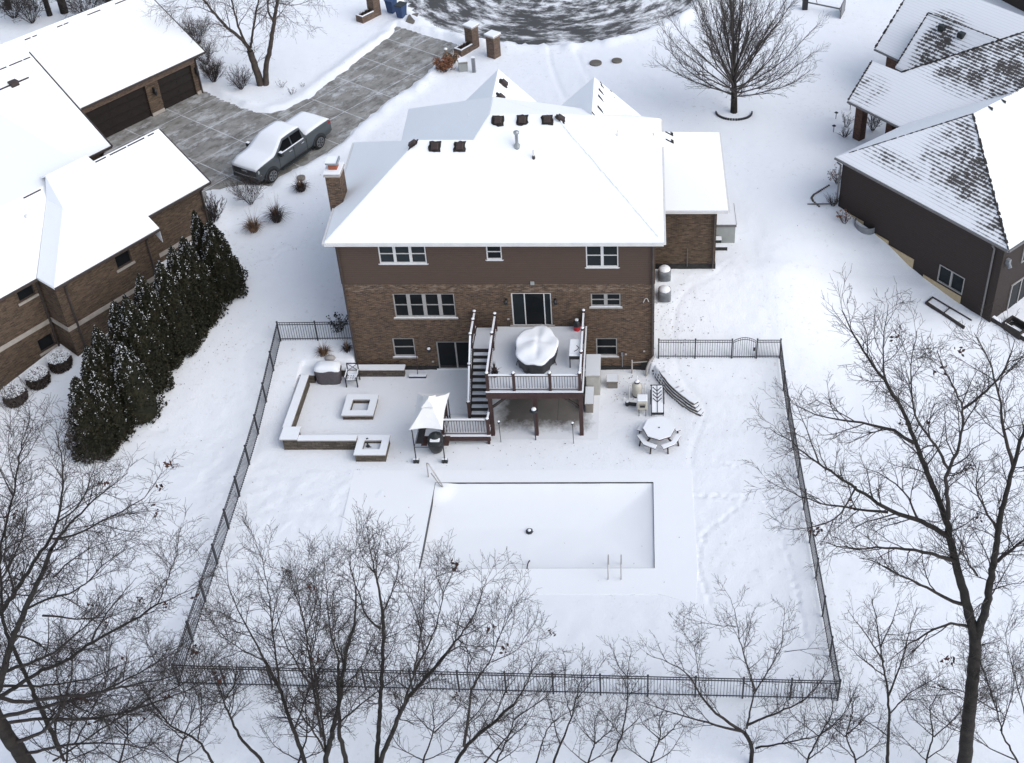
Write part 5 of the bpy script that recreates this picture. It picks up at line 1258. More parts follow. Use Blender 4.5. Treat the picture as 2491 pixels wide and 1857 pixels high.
t = thing('picnic_table', 'octagonal picnic table with four angled benches covered in snow', 'picnic table', (7.50, -4.76, 0))
oct_ = [(.74 * math.cos(math.pi / 8 * (2 * i + 1) + math.pi / 8), .74 * math.sin(math.pi / 8 * (2 * i + 1) + math.pi / 8)) for i in range(8)]
m = MB(); m.prism(oct_, .66, .71); m.build('tabletop', 'deck_wood', t); m = MB(); m.prism([(x * .985, y * .985) for x, y in oct_], .712, .762); m.build('table_snow', 'cap_snow', t)
for k in range(4):
    a = math.pi / 4 + k * math.pi / 2
    pts_o = [(1.02 * math.cos(a + d), 1.02 * math.sin(a + d)) for d in (-.60, 0, .60)]; pts_i = [(.80 * math.cos(a + d), .80 * math.sin(a + d)) for d in (-.66, 0, .66)]
    poly = pts_o + pts_i[::-1]
    m = MB(); m.prism(poly, .38, .42); bq = m.build('bench', 'deck_wood', t)
    m = MB(); m.prism([(x * .998, y * .998) for x, y in poly], .422, .465); m.build('bench_snow', 'cap_snow', bq)
    for d in (-.36, .36):
        l = MB(); l.beam((.92 * math.cos(a + d), .92 * math.sin(a + d), .38), (.98 * math.cos(a + d), .98 * math.sin(a + d), 0), .07, .05); l.build('leg', 'wet_wood', t)
    m = MB(); m.beam((.35 * math.cos(a), .35 * math.sin(a), .62), (.95 * math.cos(a), .95 * math.sin(a), .34), .05, .09); m.build('support', 'wet_wood', t)
m = MB(); m.cyl((.02, .0, .70), (.0, -.02, .80), .03, .03, 8); m.build('umbrella_socket', 'dark_plastic', t)

rw = thing('retaining_wall', 'curved dry stone retaining wall of stepped courses right of the pool equipment', 'wall', (7.2, -.45, 0))
rl = [np.array(bz(*RE_(a, b), 0.0)[:2]) for a, b in ((1135, 380), (1190, 470), (1260, 560), (1330, 650), (1400, 720), (1500, 800), (1600, 880), (1700, 935), (1795, 972))]
def along(P, s):
    for a, b in zip(P[:-1], P[1:]):
        L = np.linalg.norm(b - a)
        if s <= L: return a + (b - a) * s / L, (b - a) / L
        s -= L
    return P[-1], (P[-1] - P[-2]) / np.linalg.norm(P[-1] - P[-2])
TL = sum(np.linalg.norm(b - a) for a, b in zip(rl[:-1], rl[1:]))
for k in range(4):
    m = MB(); sn = MB(); s = 0; rnd = random.Random(k); Lk = TL - .18 * k
    while s < Lk - .1:
        l = rnd.uniform(.25, .42); p, d = along(rl, s); p2, _ = along(rl, min(Lk, s + l)); nrm = np.array([-d[1], d[0]]); off = nrm * (.02 + .055 * k + rnd.uniform(0, .02))
        a = np.array([p[0] + off[0] - rw.location.x, p[1] + off[1] - rw.location.y]); c = np.array([p2[0] + off[0] - rw.location.x, p2[1] + off[1] - rw.location.y])
        z = .115 * k; m.prism([tuple(a), tuple(c - (c - a) * .04), tuple(c - (c - a) * .04 + nrm * .3), tuple(a + nrm * .3)], z - (.1 if k == 0 else 0), z + .105)
        sn.prism([tuple(a + nrm * .02), tuple(c + nrm * .02), tuple(c + nrm * .29), tuple(a + nrm * .29)], z + .107, z + .125 + .02 * (k == 3)); s += l
    o = m.build('stone_course', 'ledge_stone', rw); sn.build('course_snow', 'cap_snow', o)

# air conditioners
t = None
for i, (px, py, zz) in enumerate(((1438, 604, 2.2), (1438, 648, 1.85))):
    q = bz(px, py, zz)
    t = thing('air_conditioner', ['air conditioner nearer the wing, round snow cap on a square pad', 'air conditioner nearer the gate, round snow cap on a square pad'][i], 'air conditioner', (q[0], q[1] + .05, zz - .1), 0, 'air conditioners beside the house')
    m = MB(); m.box(-.38, .38, -.34, .34, -.25, .05); m.build('pad', 'foundation', t); m = MB(); m.box(-.39, .39, -.35, .35, .052, .09); m.build('pad_snow', 'cap_snow', t)
    m = MB(); sec = [(.09, .30), (.14, .33), (.62, .33), (.70, .30)]; n = 24; vs_, fs_ = [], []
    for z, a in sec:
        for j in range(n):
            th = 2 * math.pi * j / n; k = 1 / (abs(math.cos(th)) ** 4 + abs(math.sin(th)) ** 4) ** .25; vs_.append((a * math.cos(th) * k, a * math.sin(th) * k, z))
    for r in range(3):
        for j in range(n): fs_.append((r * n + j, r * n + (j + 1) % n, (r + 1) * n + (j + 1) % n, (r + 1) * n + j))
    fs_.append(tuple(range(3 * n, 4 * n))); m.add(vs_, fs_)
    for r in range(6): z = .17 + r * .07; m.box(-.32, .32, -.345, -.335, z, z + .02)
    m.build('cabinet', 'ac_metal', t, True); m = MB(); m.ball((0, 0, .68), .31, (1.02, 1.0, .62), 14, 8, .04, i, zmin=-.1); m.build('snow_cap', 'cap_snow', t, True)

# ------------------------------------------------------------------ iron fence
FH = 1.16
def fence(name, label, P0, P1, zfun, first=True, last=True, bay=1.745, n=None):
    P0, P1 = np.array(P0), np.array(P1); L = np.linalg.norm(P1 - P0); n = n or max(1, int(round(L / bay)))
    t = thing(name, label, 'fence', (P0[0], P0[1], 0), 0, 'iron fence round the back yard'); d = (P1 - P0) / L
    pos = lambda s: (d[0] * s, d[1] * s, zfun(*(P0 + d * s)))
    for i in range(n):
        a, b = pos(L * i / n), pos(L * (i + 1) / n); m = MB(); a_, b_ = Vector(a), Vector(b)
        for h in (FH, FH - .13, .13): m.beam(a_ + Vector((0, 0, h)), b_ + Vector((0, 0, h)), .028, .03)
        k = 15
        for j in range(1, k):
            p = a_.lerp(b_, j / k); m.beam(p + Vector((0, 0, .03)), p + Vector((0, 0, FH)), .017, .017)
        m.build('fence_panel', 'iron_fence', t)
    for i in range(n + 1):
        if (i == 0 and not first) or (i == n and not last): continue
        p = pos(L * i / n); m = MB(); m.box(p[0] - .03, p[0] + .03, p[1] - .03, p[1] + .03, p[2] - .1, p[2] + FH + .06); m.box(p[0] - .038, p[0] + .038, p[1] - .038, p[1] + .038, p[2] + FH + .06, p[2] + FH + .08); m.build('fence_post', 'iron_fence', t)
    return t
FC = (-11.2, .95); FBL = tuple(bz(388, 1482, 0)[:2]); FBR = tuple(bz(1812, 1516, 0)[:2]); FRC = (13.52, .05)
zl_ = lambda x, y: float(PL(y)); zr_ = lambda x, y: float(PR(y))
fence('iron_fence', 'short black iron fence run between house corner and grasses, left side', FC, (-7.52, 1.0), zl_, n=2)
fence('iron_fence', 'long black iron fence sloping down the left side of the yard', FC, FBL, zl_, first=False)
fence('iron_fence', 'black iron fence along the near side, behind the bare treetops', FBL, FBR, lambda x, y: 0.0, first=False)
fence('iron_fence', 'long black iron fence along the right side of the yard', FRC, FBR, zr_, last=False)
T7_ = native(1600, 560, 2.487)
gx_a, gx_b = bz(*T7_(445, 795), .5)[0], bz(*T7_(595, 790), .5)[0]
fence('iron_fence', 'black iron fence run from the house to the arched gate', (7.56, .06), (gx_a, .05), zr_, n=2)
fence('iron_fence', 'short black iron fence piece right of the arched gate', (gx_b, .05), FRC, zr_, last=False, n=1)
t = thing('garden_gate', 'arched black iron gate in the fence right of the house', 'gate', ((gx_a + gx_b) / 2, .05, .62)); hwid = (gx_b - gx_a) / 2 - .07
m = MB()
for h0 in (0, -.12): m.tube([(-hwid + 2 * hwid * i / 10, 0, FH + h0 + .20 * (1 - ((i - 5) / 5) ** 2)) for i in range(11)], .018, 5)
m.beam((-hwid, 0, .13), (hwid, 0, .13), .03, .03)
for i in range(11): x = -hwid + 2 * hwid * i / 10; m.beam((x, 0, .04), (x, 0, FH + .20 * (1 - ((i - 5) / 5) ** 2)), .03 if i in (0, 10) else .017, .03 if i in (0, 10) else .017)
m.build('gate_leaf', 'iron_fence', t); m = MB(); m.box(hwid - .12, hwid - .02, -.06, -.02, .55, .75); m.build('latch', 'iron_fence', t)

# ------------------------------------------------------------------ trees
class Strokes:
    def __init__(s): s.V = []; s.F = []; s.n = 0
    def add(s, pts, r0, r1, power=1.0):
        P_ = np.asarray(pts, float); n = len(P_)
        k = 8 if r0 > .09 else 5 if r0 > .03 else 3
        t = np.gradient(P_, axis=0); t /= np.linalg.norm(t, axis=1)[:, None] + 1e-9
        ref = np.array([.3, 1, .2]) if abs(t[0][1]) < .8 else np.array([1, .1, .2])
        a = np.cross(t, ref); a /= np.linalg.norm(a, axis=1)[:, None] + 1e-9; b = np.cross(t, a)
        r = r0 + (r1 - r0) * np.linspace(0, 1, n) ** power
        th = np.arange(k) * 2 * math.pi / k
        ring = P_[:, None] + r[:, None, None] * (np.cos(th)[None, :, None] * a[:, None] + np.sin(th)[None, :, None] * b[:, None])
        i = np.arange(n - 1)[:, None] * k + np.arange(k)[None]; j = np.arange(n - 1)[:, None] * k + (np.arange(k)[None] + 1) % k
        s.V.append(ring.reshape(-1, 3)); s.F.append((np.stack([i, j, j + k, i + k], -1) + s.n).reshape(-1, 4)); s.n += n * k
    def build(s, name, mat, parent, origin):
        return fastmesh(name, np.concatenate(s.V) - np.asarray(origin), np.concatenate(s.F), mat, parent, smooth=True)

def resample(P_, step):
    P_ = np.asarray(P_, float); d = np.r_[0, np.cumsum(np.linalg.norm(np.diff(P_, axis=0), axis=1))]
    n = max(3, int(d[-1] / step) + 1); s = np.linspace(0, d[-1], n)
    Q_ = np.stack([np.interp(s, d, P_[:, k]) for k in range(3)], -1)
    if n > 4:
        for _ in range(2): Q_[1:-1] = .25 * Q_[:-2] + .5 * Q_[1:-1] + .25 * Q_[2:]
    return Q_, d[-1]
def branch(rs, p, d, L, n, wander, lift):
    pts = [p]; d = d / (np.linalg.norm(d) + 1e-9)
    for i in range(n):
        d = d + rs.normal(0, wander, 3) + np.array([0, 0, lift]); d /= np.linalg.norm(d); pts.append(pts[-1] + d * L / n)
    return np.array(pts), d
def sprout(rs, S, P_, L, r0, r1, lev, cfg, tips):
    den, rat, ang, wan, lift, rmin, dmax = cfg['den'][lev], cfg['rat'][lev], cfg['ang'][lev], cfg['wan'], cfg['lift'], cfg['rmin'], cfg['levels']
    n = max(1, int(L * den * rs.uniform(.8, 1.2))); m = len(P_)
    s0 = cfg['s0'][lev]
    for q in range(n):
        s = s0 + (1 - s0) * (q + rs.uniform(0, 1)) / n; f = min(s, .999) * (m - 1); i = int(f); p = P_[i] + (P_[min(i + 1, m - 1)] - P_[i]) * (f - i)
        d = P_[min(i + 1, m - 1)] - P_[i]; d /= np.linalg.norm(d) + 1e-9
        x = rs.normal(0, 1, 3); x[1] *= cfg.get('flat', 1.0); x -= d * x.dot(d); x /= np.linalg.norm(x) + 1e-9
        a = math.radians(ang * rs.uniform(.6, 1.3)); dd_ = d * math.cos(a) + x * math.sin(a)
        l = rat * rs.uniform(.5, 1.15) * (1 - .45 * s); rr = max(rmin, min((r0 + (r1 - r0) * s) * .62, l * .016))
        c, _ = branch(rs, p, dd_, l, 5 if lev < 1 else 4 if lev < 2 else 3, wan, lift)
        S.add(c, rr, max(rmin * .8, rr * .35))
        if lev + 1 < dmax: sprout(rs, S, c, l, rr, rr * .4, lev + 1, cfg, tips)
        else: tips.append(c[-1])
OAK = dict(den=[3.6, 6.0, 8.5], rat=[1.65, .8, .36], ang=[40, 43, 46], s0=[.18, .15, .1], wan=.12, lift=.075, rmin=.0046, levels=3)
def traced_tree(name, label, conv, Y, limbs, seed, mats=('bark', 'twig_bark'), cfg=OAK, base_z=0.0, spread=1.3, leaves=0, leaf_px=(), group=None, cat='tree', trunks=1):
    rs = np.random.RandomState(seed); cfg = dict(cfg)
    p0 = by(*conv(*limbs[0][0][0]), Y); base = np.array([p0[0], p0[1], base_z])
    t = thing(name, label, cat, base, 0, group); T_, C_, tips = Strokes(), Strokes(), []
    if name == 'oak_tree': limbs = [(px, r0 * 1.22, r1 * 1.1) for px, r0, r1 in limbs]; cfg.update(lift=.04, wan=.15)
    for k, (px, r0, r1) in enumerate(limbs):
        off = 0 if k < trunks else rs.uniform(-spread, spread)
        pts = [by(*conv(a, b), Y + off * (i / max(1, len(px) - 1)) ** .8 + (0 if k < trunks else .0)) for i, (a, b) in enumerate(px)]
        if k < trunks and pts[0][2] > base_z: pts = [np.array([pts[0][0] + rs.uniform(-.1, .1), pts[0][1], base_z - .15])] + pts
        Q_, L = resample(pts, .28); Q_[1:-1] += rs.normal(0, .010 + .05 * min(r0, .1), Q_[1:-1].shape)
        (T_ if k < trunks or r0 > .075 else C_).add(Q_, r0, r1, .8)
        c2 = dict(cfg)
        if k < trunks: c2['s0'] = [.5] + cfg['s0'][1:]
        sprout(rs, C_, Q_, L, r0, r1, 0, c2, tips)
    T_.build('trunk', mats[0], t, base); C_.build('crown', mats[1], t, base)
    if leaves or leaf_px:
        m = MB(); rnd = random.Random(seed)
        pick = [tips[rnd.randrange(len(tips))] for _ in range(leaves)]
        for a, b in leaf_px:
            q = by(*conv(a, b), Y); pick.append(q); cpt = np.array(tips); pick[-1] = cpt[np.argmin(((cpt - q) ** 2 * [1, .2, 1]).sum(1))]
        for q in pick:
            for _ in range(rnd.randint(5, 10)):
                c = Vector(q) + Vector((rnd.gauss(0, .07), rnd.gauss(0, .07), rnd.gauss(0, .07))); u1 = Vector((rnd.gauss(0, 1), rnd.gauss(0, 1), rnd.gauss(0, 1))).normalized(); v1 = u1.orthogonal().normalized()
                l = rnd.uniform(.05, .09); m.add([c - base.tolist() if False else Vector(c) - Vector(base) + u1 * l, Vector(c) - Vector(base) + v1 * l * .5, Vector(c) - Vector(base) - u1 * l, Vector(c) - Vector(base) - v1 * l * .5], [(0, 1, 2, 3)])
        m.build('dead_leaves', 'dead_leaf', t)
    return t
B7 = native(1600, 700, 1.4276); B6 = native(700, 1250, 2.216); B5 = native(0, 1000, 1.9275)
G1 = 'bare trees in the near foreground'
traced_tree('oak_tree', 'tallest bare oak with thick forked trunk at the near right corner', B7, -21.0, [
    ([(1055, 1750), (1070, 1600), (1085, 1450), (1105, 1250), (1095, 1180)], .215, .16),
    ([(1095, 1180), (1060, 1050), (1020, 900), (1000, 800), (960, 700), (920, 600), (890, 520), (850, 420), (800, 340), (740, 260), (690, 180), (640, 80)], .14, .012),
    ([(1105, 1220), (1140, 1120), (1160, 1000), (1180, 850), (1205, 720), (1235, 620), (1272, 500), (1310, 380)], .12, .03),
    ([(1235, 620), (1200, 500), (1190, 380), (1150, 250), (1100, 160)], .05, .01), ([(890, 540), (820, 490), (700, 465), (560, 450), (480, 410)], .045, .008),
    ([(1000, 860), (900, 800), (800, 775), (680, 690), (560, 610), (470, 540), (390, 490)], .07, .008), ([(1030, 950), (950, 920), (850, 905), (750, 905), (650, 905), (560, 880)], .055, .008),
    ([(1060, 1100), (980, 1070), (880, 1010), (800, 990), (780, 950), (700, 940)], .05, .008), ([(1090, 1180), (1000, 1160), (920, 1210), (850, 1250), (800, 1300)], .045, .008),
    ([(1010, 800), (1000, 640), (1050, 560), (1060, 440), (1060, 400), (1000, 300), (970, 220)], .06, .01), ([(1010, 630), (960, 540), (900, 470), (880, 370), (880, 250), (900, 150)], .04, .008),
    ([(1060, 420), (1140, 360), (1200, 300), (1240, 180)], .035, .008), ([(800, 780), (700, 770), (600, 760), (480, 720), (380, 670)], .035, .006), ([(1180, 950), (1250, 890), (1320, 850)], .05, .02),
    ([(850, 420), (790, 330), (780, 200), (800, 60)], .03, .007), ([(690, 690), (640, 790), (560, 830), (460, 840)], .025, .006), ([(1180, 850), (1130, 760), (1100, 690), (1120, 600)], .04, .008),
    ([(1110, 1000), (1060, 930), (1050, 850)], .03, .008), ([(560, 610), (520, 500), (470, 380)], .022, .006), ([(900, 800), (860, 700), (760, 640), (700, 620)], .03, .006)], 1,
    leaves=4, leaf_px=[(835, 190), (1065, 225), (950, 470), (535, 850), (685, 735), (990, 1365)], group=G1)
traced_tree('sapling_tree', 'slender dense bare tree left of the big forked oak trunk', B7, -20.6, [
    ([(795, 1700), (805, 1500), (800, 1400), (780, 1300), (765, 1200), (745, 1080)], .075, .012), ([(800, 1420), (850, 1300), (870, 1200), (900, 1110)], .04, .008),
    ([(785, 1300), (720, 1200), (660, 1120)], .035, .007), ([(790, 1350), (700, 1280), (630, 1220)], .03, .007), ([(805, 1480), (880, 1400), (960, 1360), (1010, 1330)], .03, .007), ([(775, 1250), (820, 1150), (840, 1080)], .03, .007), ([(800, 1560), (720, 1500), (640, 1480)], .03, .007)], 2,
    cfg=dict(OAK, den=[3.4, 5.2, 6.5], rat=[1.1, .6, .3]), leaves=4, group=G1)
traced_tree('spreading_tree', 'low crooked bare tree spreading over the right part of the near fence', B7, -20.2, [
    ([(320, 1700), (330, 1590), (300, 1545)], .09, .07), ([(300, 1545), (200, 1480), (150, 1420), (100, 1330), (30, 1300), (-40, 1270)], .06, .008), ([(290, 1540), (200, 1520), (100, 1490), (0, 1460), (-60, 1440)], .05, .008), ([(310, 1530), (335, 1400), (380, 1340), (430, 1250), (440, 1110)], .04, .006),
    ([(338, 1400), (290, 1250), (260, 1090), (240, 1060)], .035, .006), ([(310, 1520), (400, 1480), (500, 1440), (560, 1380), (600, 1300)], .045, .007), ([(440, 1265), (520, 1255), (580, 1250)], .018, .006), ([(340, 1600), (450, 1580), (560, 1560), (640, 1500)], .04, .008), ([(270, 1180), (180, 1170), (100, 1150)], .016, .006), ([(150, 1420), (130, 1250), (60, 1160)], .02, .006)], 3,
    cfg=dict(OAK, rat=[1.3, .7, .3]), group=G1)
traced_tree('sapling_tree', 'small bare tree in the near right corner beneath the oak', B7, -20.4, [
    ([(1290, 1720), (1200, 1560), (1170, 1440), (1130, 1330), (1110, 1280)], .05, .01), ([(1190, 1540), (1240, 1400), (1230, 1300)], .03, .008), ([(1180, 1470), (1120, 1440), (1060, 1400), (940, 1390), (870, 1310)], .03, .007), ([(1240, 1640), (1150, 1600), (1080, 1550), (1000, 1530), (900, 1420)], .03, .007), ([(1280, 1500), (1200, 1200), (1250, 1100)], .03, .007)], 4, group=G1)
traced_tree('slim_tree', 'slim straight bare tree with a bushy top left of the pool', B6, -20.6, [
    ([(475, 1450), (480, 1345), (490, 1150), (505, 900), (515, 700), (512, 540)], .095, .05), ([(512, 540), (490, 400), (460, 280), (430, 150), (435, 70)], .05, .007), ([(512, 540), (560, 430), (590, 330), (600, 240)], .035, .006), ([(500, 620), (420, 560), (380, 420), (330, 300), (330, 170)], .035, .006),
    ([(510, 680), (580, 650), (660, 600)], .02, .006), ([(505, 760), (440, 700), (400, 640)], .02, .006), ([(470, 320), (400, 230), (370, 130)], .02, .006), ([(480, 370), (530, 250), (540, 150)], .02, .006)], 5, group=G1)
traced_tree('maple_tree', 'many stemmed bare tree with one red leaf clump at its tip', B6, -20.8, [
    ([(480, 1430), (500, 1330), (560, 1180), (640, 1000), (760, 870), (850, 760)], .10, .05), ([(850, 760), (930, 660), (1000, 560), (1040, 450), (1070, 350)], .045, .007), ([(560, 1190), (620, 1050), (680, 860), (720, 650), (730, 500), (740, 310)], .055, .007),
    ([(680, 860), (800, 620), (840, 430), (890, 320), (905, 285)], .04, .006), ([(640, 1000), (700, 950), (760, 820), (800, 740)], .04, .008), ([(850, 760), (940, 690), (990, 740), (985, 850)], .03, .007), ([(720, 640), (680, 500), (640, 420), (650, 330)], .025, .006), ([(840, 430), (800, 340), (790, 290)], .018, .006), ([(930, 660), (1000, 640), (1060, 600), (1110, 560)], .02, .006)], 6,
    leaf_px=[(905, 270), (905, 285), (1105, 600)], group=G1)
traced_tree('maple_tree', 'twin trunked bare tree at the lower left of the near fence', B6, -21.2, [
    ([(215, 1450), (200, 1345), (250, 1150), (290, 950), (320, 720), (360, 600)], .11, .045), ([(330, 1450), (320, 1345), (280, 1200), (270, 1000), (275, 800)], .10, .04), ([(360, 600), (370, 400), (330, 250), (340, 180)], .04, .007), ([(180, 1200), (140, 950), (100, 650), (60, 450), (30, 290)], .05, .007), ([(275, 800), (220, 600), (210, 400), (190, 250)], .035, .007),
    ([(290, 950), (380, 850), (450, 720), (480, 600)], .03, .007), ([(100, 650), (150, 500), (140, 300)], .025, .006), ([(250, 1150), (330, 1080), (430, 1000), (560, 900), (660, 800)], .04, .008), ([(140, 950), (40, 800), (-40, 640), (-60, 500)], .035, .007), ([(215, 1300), (120, 1150), (20, 1000), (-30, 850)], .04, .008)], 7, group=G1, trunks=2, leaves=4, leaf_px=[(170, 740)])
traced_tree('young_tree', 'forked bare tree leaning right below the near fence centre', B6, -21.0, [
    ([(880, 1440), (910, 1330), (980, 1230), (1100, 1130), (1220, 1030)], .085, .045), ([(950, 1250), (975, 1100), (985, 950), (1030, 880)], .06, .03), ([(1220, 1030), (1300, 900), (1340, 720), (1350, 660)], .035, .006), ([(1030, 880), (1090, 800), (1140, 660), (1200, 560), (1225, 420)], .03, .006), ([(1100, 800), (1200, 760), (1290, 700), (1310, 640)], .022, .006),
    ([(1100, 1130), (1180, 940), (1250, 860), (1260, 760)], .03, .006), ([(1220, 1110), (1330, 1030), (1420, 980), (1440, 860)], .03, .006), ([(985, 950), (960, 800), (990, 740), (900, 640)], .025, .006)], 8, group=G1, leaves=3)
traced_tree('young_tree', 'short bushy bare tree under the middle of the near fence', B6, -20.3, [
    ([(1440, 1440), (1430, 1345), (1530, 1100), (1580, 900), (1590, 800)], .06, .008), ([(1470, 1250), (1420, 1080), (1390, 960), (1380, 860)], .03, .006), ([(1530, 1100), (1490, 950), (1500, 790), (1480, 730)], .025, .006), ([(1560, 1000), (1640, 900), (1680, 800)], .022, .006), ([(1060, 1345), (1200, 1180), (1290, 1080)], .04, .008), ([(1340, 1345), (1400, 1150), (1500, 1070), (1640, 1010)], .035, .007)], 9, cfg=dict(OAK, rat=[1.1, .55, .26]), group=G1)
traced_tree('young_tree', 'thin bare tree crossing the near fence right of its centre', B6, -20.1, [
    ([(1750, 1440), (1740, 1345), (1800, 1200), (1830, 1050), (1830, 880), (1850, 720)], .05, .007), ([(1800, 1200), (1720, 1100), (1640, 1010)], .022, .006), ([(1830, 880), (1760, 800), (1755, 720)], .02, .006), ([(1825, 1000), (1890, 900), (1920, 850)], .02, .006), ([(1810, 1180), (1900, 1100), (1960, 1000)], .022, .006), ([(1830, 940), (1790, 860), (1740, 820)], .016, .006)], 10, cfg=dict(OAK, rat=[1.0, .5, .25]), group=G1)
traced_tree('oak_tree', 'big bare oak at the near left edge with long arching limbs', B5, -21.3, [
    ([(160, 1760), (130, 1652), (60, 1560), (0, 1470), (-60, 1350), (-80, 1200), (-70, 1000)], .24, .12), ([(-60, 1030), (0, 950), (70, 850), (150, 720), (230, 610), (270, 520), (290, 400), (300, 250), (260, 90)], .075, .008), ([(-60, 1380), (0, 1290), (50, 1080), (120, 930), (190, 780), (240, 650)], .11, .05),
    ([(240, 650), (330, 520), (430, 430), (520, 350), (600, 290)], .045, .006), ([(-60, 1400), (0, 1340), (150, 1240), (320, 1170), (430, 1080), (560, 1020), (740, 905)], .07, .025), ([(740, 905), (870, 855), (940, 815)], .022, .006), ([(740, 905), (790, 780), (830, 680), (840, 560)], .022, .005),
    ([(-60, 1330), (100, 1370), (200, 1350), (400, 1330), (600, 1290), (800, 1250), (860, 1210)], .06, .01), ([(0, 1440), (200, 1390), (450, 1330), (650, 1230), (840, 1120), (900, 1090)], .06, .008), ([(200, 960), (330, 970), (450, 980), (540, 950)], .03, .006), ([(250, 600), (350, 590), (470, 520), (600, 460), (700, 390), (760, 290)], .03, .006),
    ([(270, 520), (350, 470), (420, 360), (450, 230)], .025, .006), ([(120, 930), (220, 880), (330, 860), (420, 800), (480, 720), (600, 640)], .035, .007), ([(430, 1080), (480, 970), (540, 900), (640, 780)], .03, .006), ([(250, 780), (330, 700), (430, 640), (560, 600)], .025, .006), ([(60, 1050), (180, 1080), (280, 1200)], .03, .008), ([(70, 850), (20, 700), (30, 560)], .03, .007), ([(560, 1020), (640, 960), (680, 880)], .018, .006),
    ([(-60, 1240), (100, 1200), (260, 1130), (400, 1010), (520, 900)], .06, .008), ([(-60, 1480), (180, 1440), (420, 1450), (640, 1400), (900, 1300), (1060, 1220)], .055, .008), ([(0, 1290), (200, 1290), (420, 1260), (560, 1190), (700, 1150)], .04, .007), ([(60, 1560), (220, 1500), (300, 1380), (340, 1230), (330, 1100)], .06, .01), ([(-60, 900), (60, 700), (120, 560), (130, 400)], .04, .007), ([(110, 1610), (330, 1560), (560, 1560), (760, 1600)], .05, .01)], 11,
    leaves=5, leaf_px=[(490, 350), (730, 440), (740, 385), (880, 965), (935, 1100), (600, 1160), (430, 935), (680, 885), (760, 260)], group=G1)
traced_tree('slim_tree', 'bare tree rising up the left edge beneath the round shrubs', B5, -19.6, [
    ([(10, 1000), (5, 850), (0, 650), (40, 480), (80, 300), (100, 150)], .09, .02), ([(100, 150), (130, 90), (150, 20), (110, -60)], .018, .005), ([(60, 400), (0, 300), (-20, 180)], .03, .006), ([(90, 250), (150, 190), (190, 120), (200, 60)], .02, .005), ([(20, 650), (120, 600), (200, 520)], .025, .006), ([(70, 330), (30, 200), (40, 100), (50, 20)], .02, .005), ([(40, 480), (110, 420), (160, 330)], .02, .006)], 12, group=G1, leaf_px=[(60, 500), (50, 480), (20, 590)])
traced_tree('maple_tree', 'bare tree with fanned stems over the lower left fence corner', B5, -20.9, [
    ([(1440, 1760), (1430, 1652), (1370, 1480), (1310, 1300), (1240, 1170)], .09, .045), ([(1240, 1170), (1150, 1000), (1070, 840), (1060, 700)], .035, .006), ([(1310, 1300), (1280, 1050), (1260, 850), (1230, 700), (1180, 570)], .04, .006), ([(1540, 1700), (1530, 1600), (1500, 1400), (1460, 1150), (1400, 900), (1350, 750)], .06, .007), ([(1280, 1050), (1340, 900), (1400, 800), (1440, 740)], .022, .006),
    ([(1240, 1170), (1120, 1110), (1030, 1050), (980, 950)], .025, .006), ([(1460, 1150), (1500, 950), (1520, 750), (1510, 690)], .025, .006), ([(1380, 1500), (1450, 1300), (1560, 1100), (1620, 950)], .035, .006), ([(1150, 1000), (1090, 980), (1040, 900)], .018, .006)], 13, group=G1)
traced_tree('young_tree', 'thin bare tree with drooping limbs at the lower left', B5, -20.5, [
    ([(1010, 1740), (1000, 1652), (930, 1540), (800, 1480), (740, 1400), (650, 1280)], .06, .01), ([(1250, 1700), (1230, 1640), (1120, 1530), (1060, 1390), (1040, 1360), (1100, 1300), (1110, 1180)], .07, .012), ([(930, 1540), (950, 1350), (910, 1200), (870, 1080)], .03, .006), ([(800, 1480), (880, 1310), (780, 1260), (700, 1130), (660, 1000)], .025, .006), ([(1060, 1390), (1000, 1230), (960, 1150)], .025, .006),
    ([(250, 1640), (480, 1490), (700, 1350), (880, 1270), (1040, 1160), (1150, 1120)], .04, .008), ([(540, 1480), (640, 1580), (800, 1640)], .025, .008), ([(300, 1640), (250, 1500), (290, 1350), (260, 1200), (300, 1050)], .05, .01), ([(350, 1560), (420, 1430), (500, 1260), (520, 1080), (480, 950)], .035, .006)], 14, trunks=2, group=G1, leaves=5)

U1 = [([(300, 1760), (310, 1640), (330, 1480), (360, 1330), (350, 1220)], 'bare sapling at the bottom edge, inside the spread of the left oak', B5, -20.7), ([(560, 1760), (560, 1650), (600, 1520), (590, 1400), (630, 1280)], 'bare sapling at the bottom edge, right of the left oak trunk', B5, -20.3),
    ([(840, 1760), (830, 1650), (860, 1540), (900, 1430), (890, 1300)], 'bare sapling at the bottom edge below the left fence corner', B5, -20.6), ([(40, 1450), (60, 1330), (110, 1180), (90, 1020), (120, 900)], 'bare sapling left of the twin trunked tree at the bottom edge', B6, -20.4),
    ([(720, 1450), (730, 1330), (790, 1180), (780, 1050), (810, 960)], 'bare sapling between the slim straight tree and the forked tree', B6, -20.2), ([(1130, 1450), (1120, 1340), (1180, 1230), (1220, 1120), (1210, 1010)], 'bare sapling right of the forked tree at the bottom edge', B6, -20.6),
    ([(1620, 1450), (1610, 1345), (1660, 1240), (1650, 1130), (1690, 1050)], 'bare sapling left of the thin tree crossing the fence', B6, -20.3), ([(1960, 1450), (1950, 1345), (2010, 1220), (2000, 1100), (2050, 1020)], 'bare sapling beneath the low crooked spreading tree', B6, -20.5),
    ([(520, 1720), (520, 1640), (560, 1560), (610, 1470), (600, 1380)], 'bare sapling at the near right fence corner', B7, -20.3), ([(680, 1720), (690, 1640), (650, 1560), (680, 1470), (660, 1400)], 'bare sapling between the fence corner and the slender dense tree', B7, -20.6), ([(940, 1720), (930, 1640), (960, 1560), (940, 1460), (980, 1400)], 'bare sapling just left of the tallest oak trunk', B7, -20.4)]
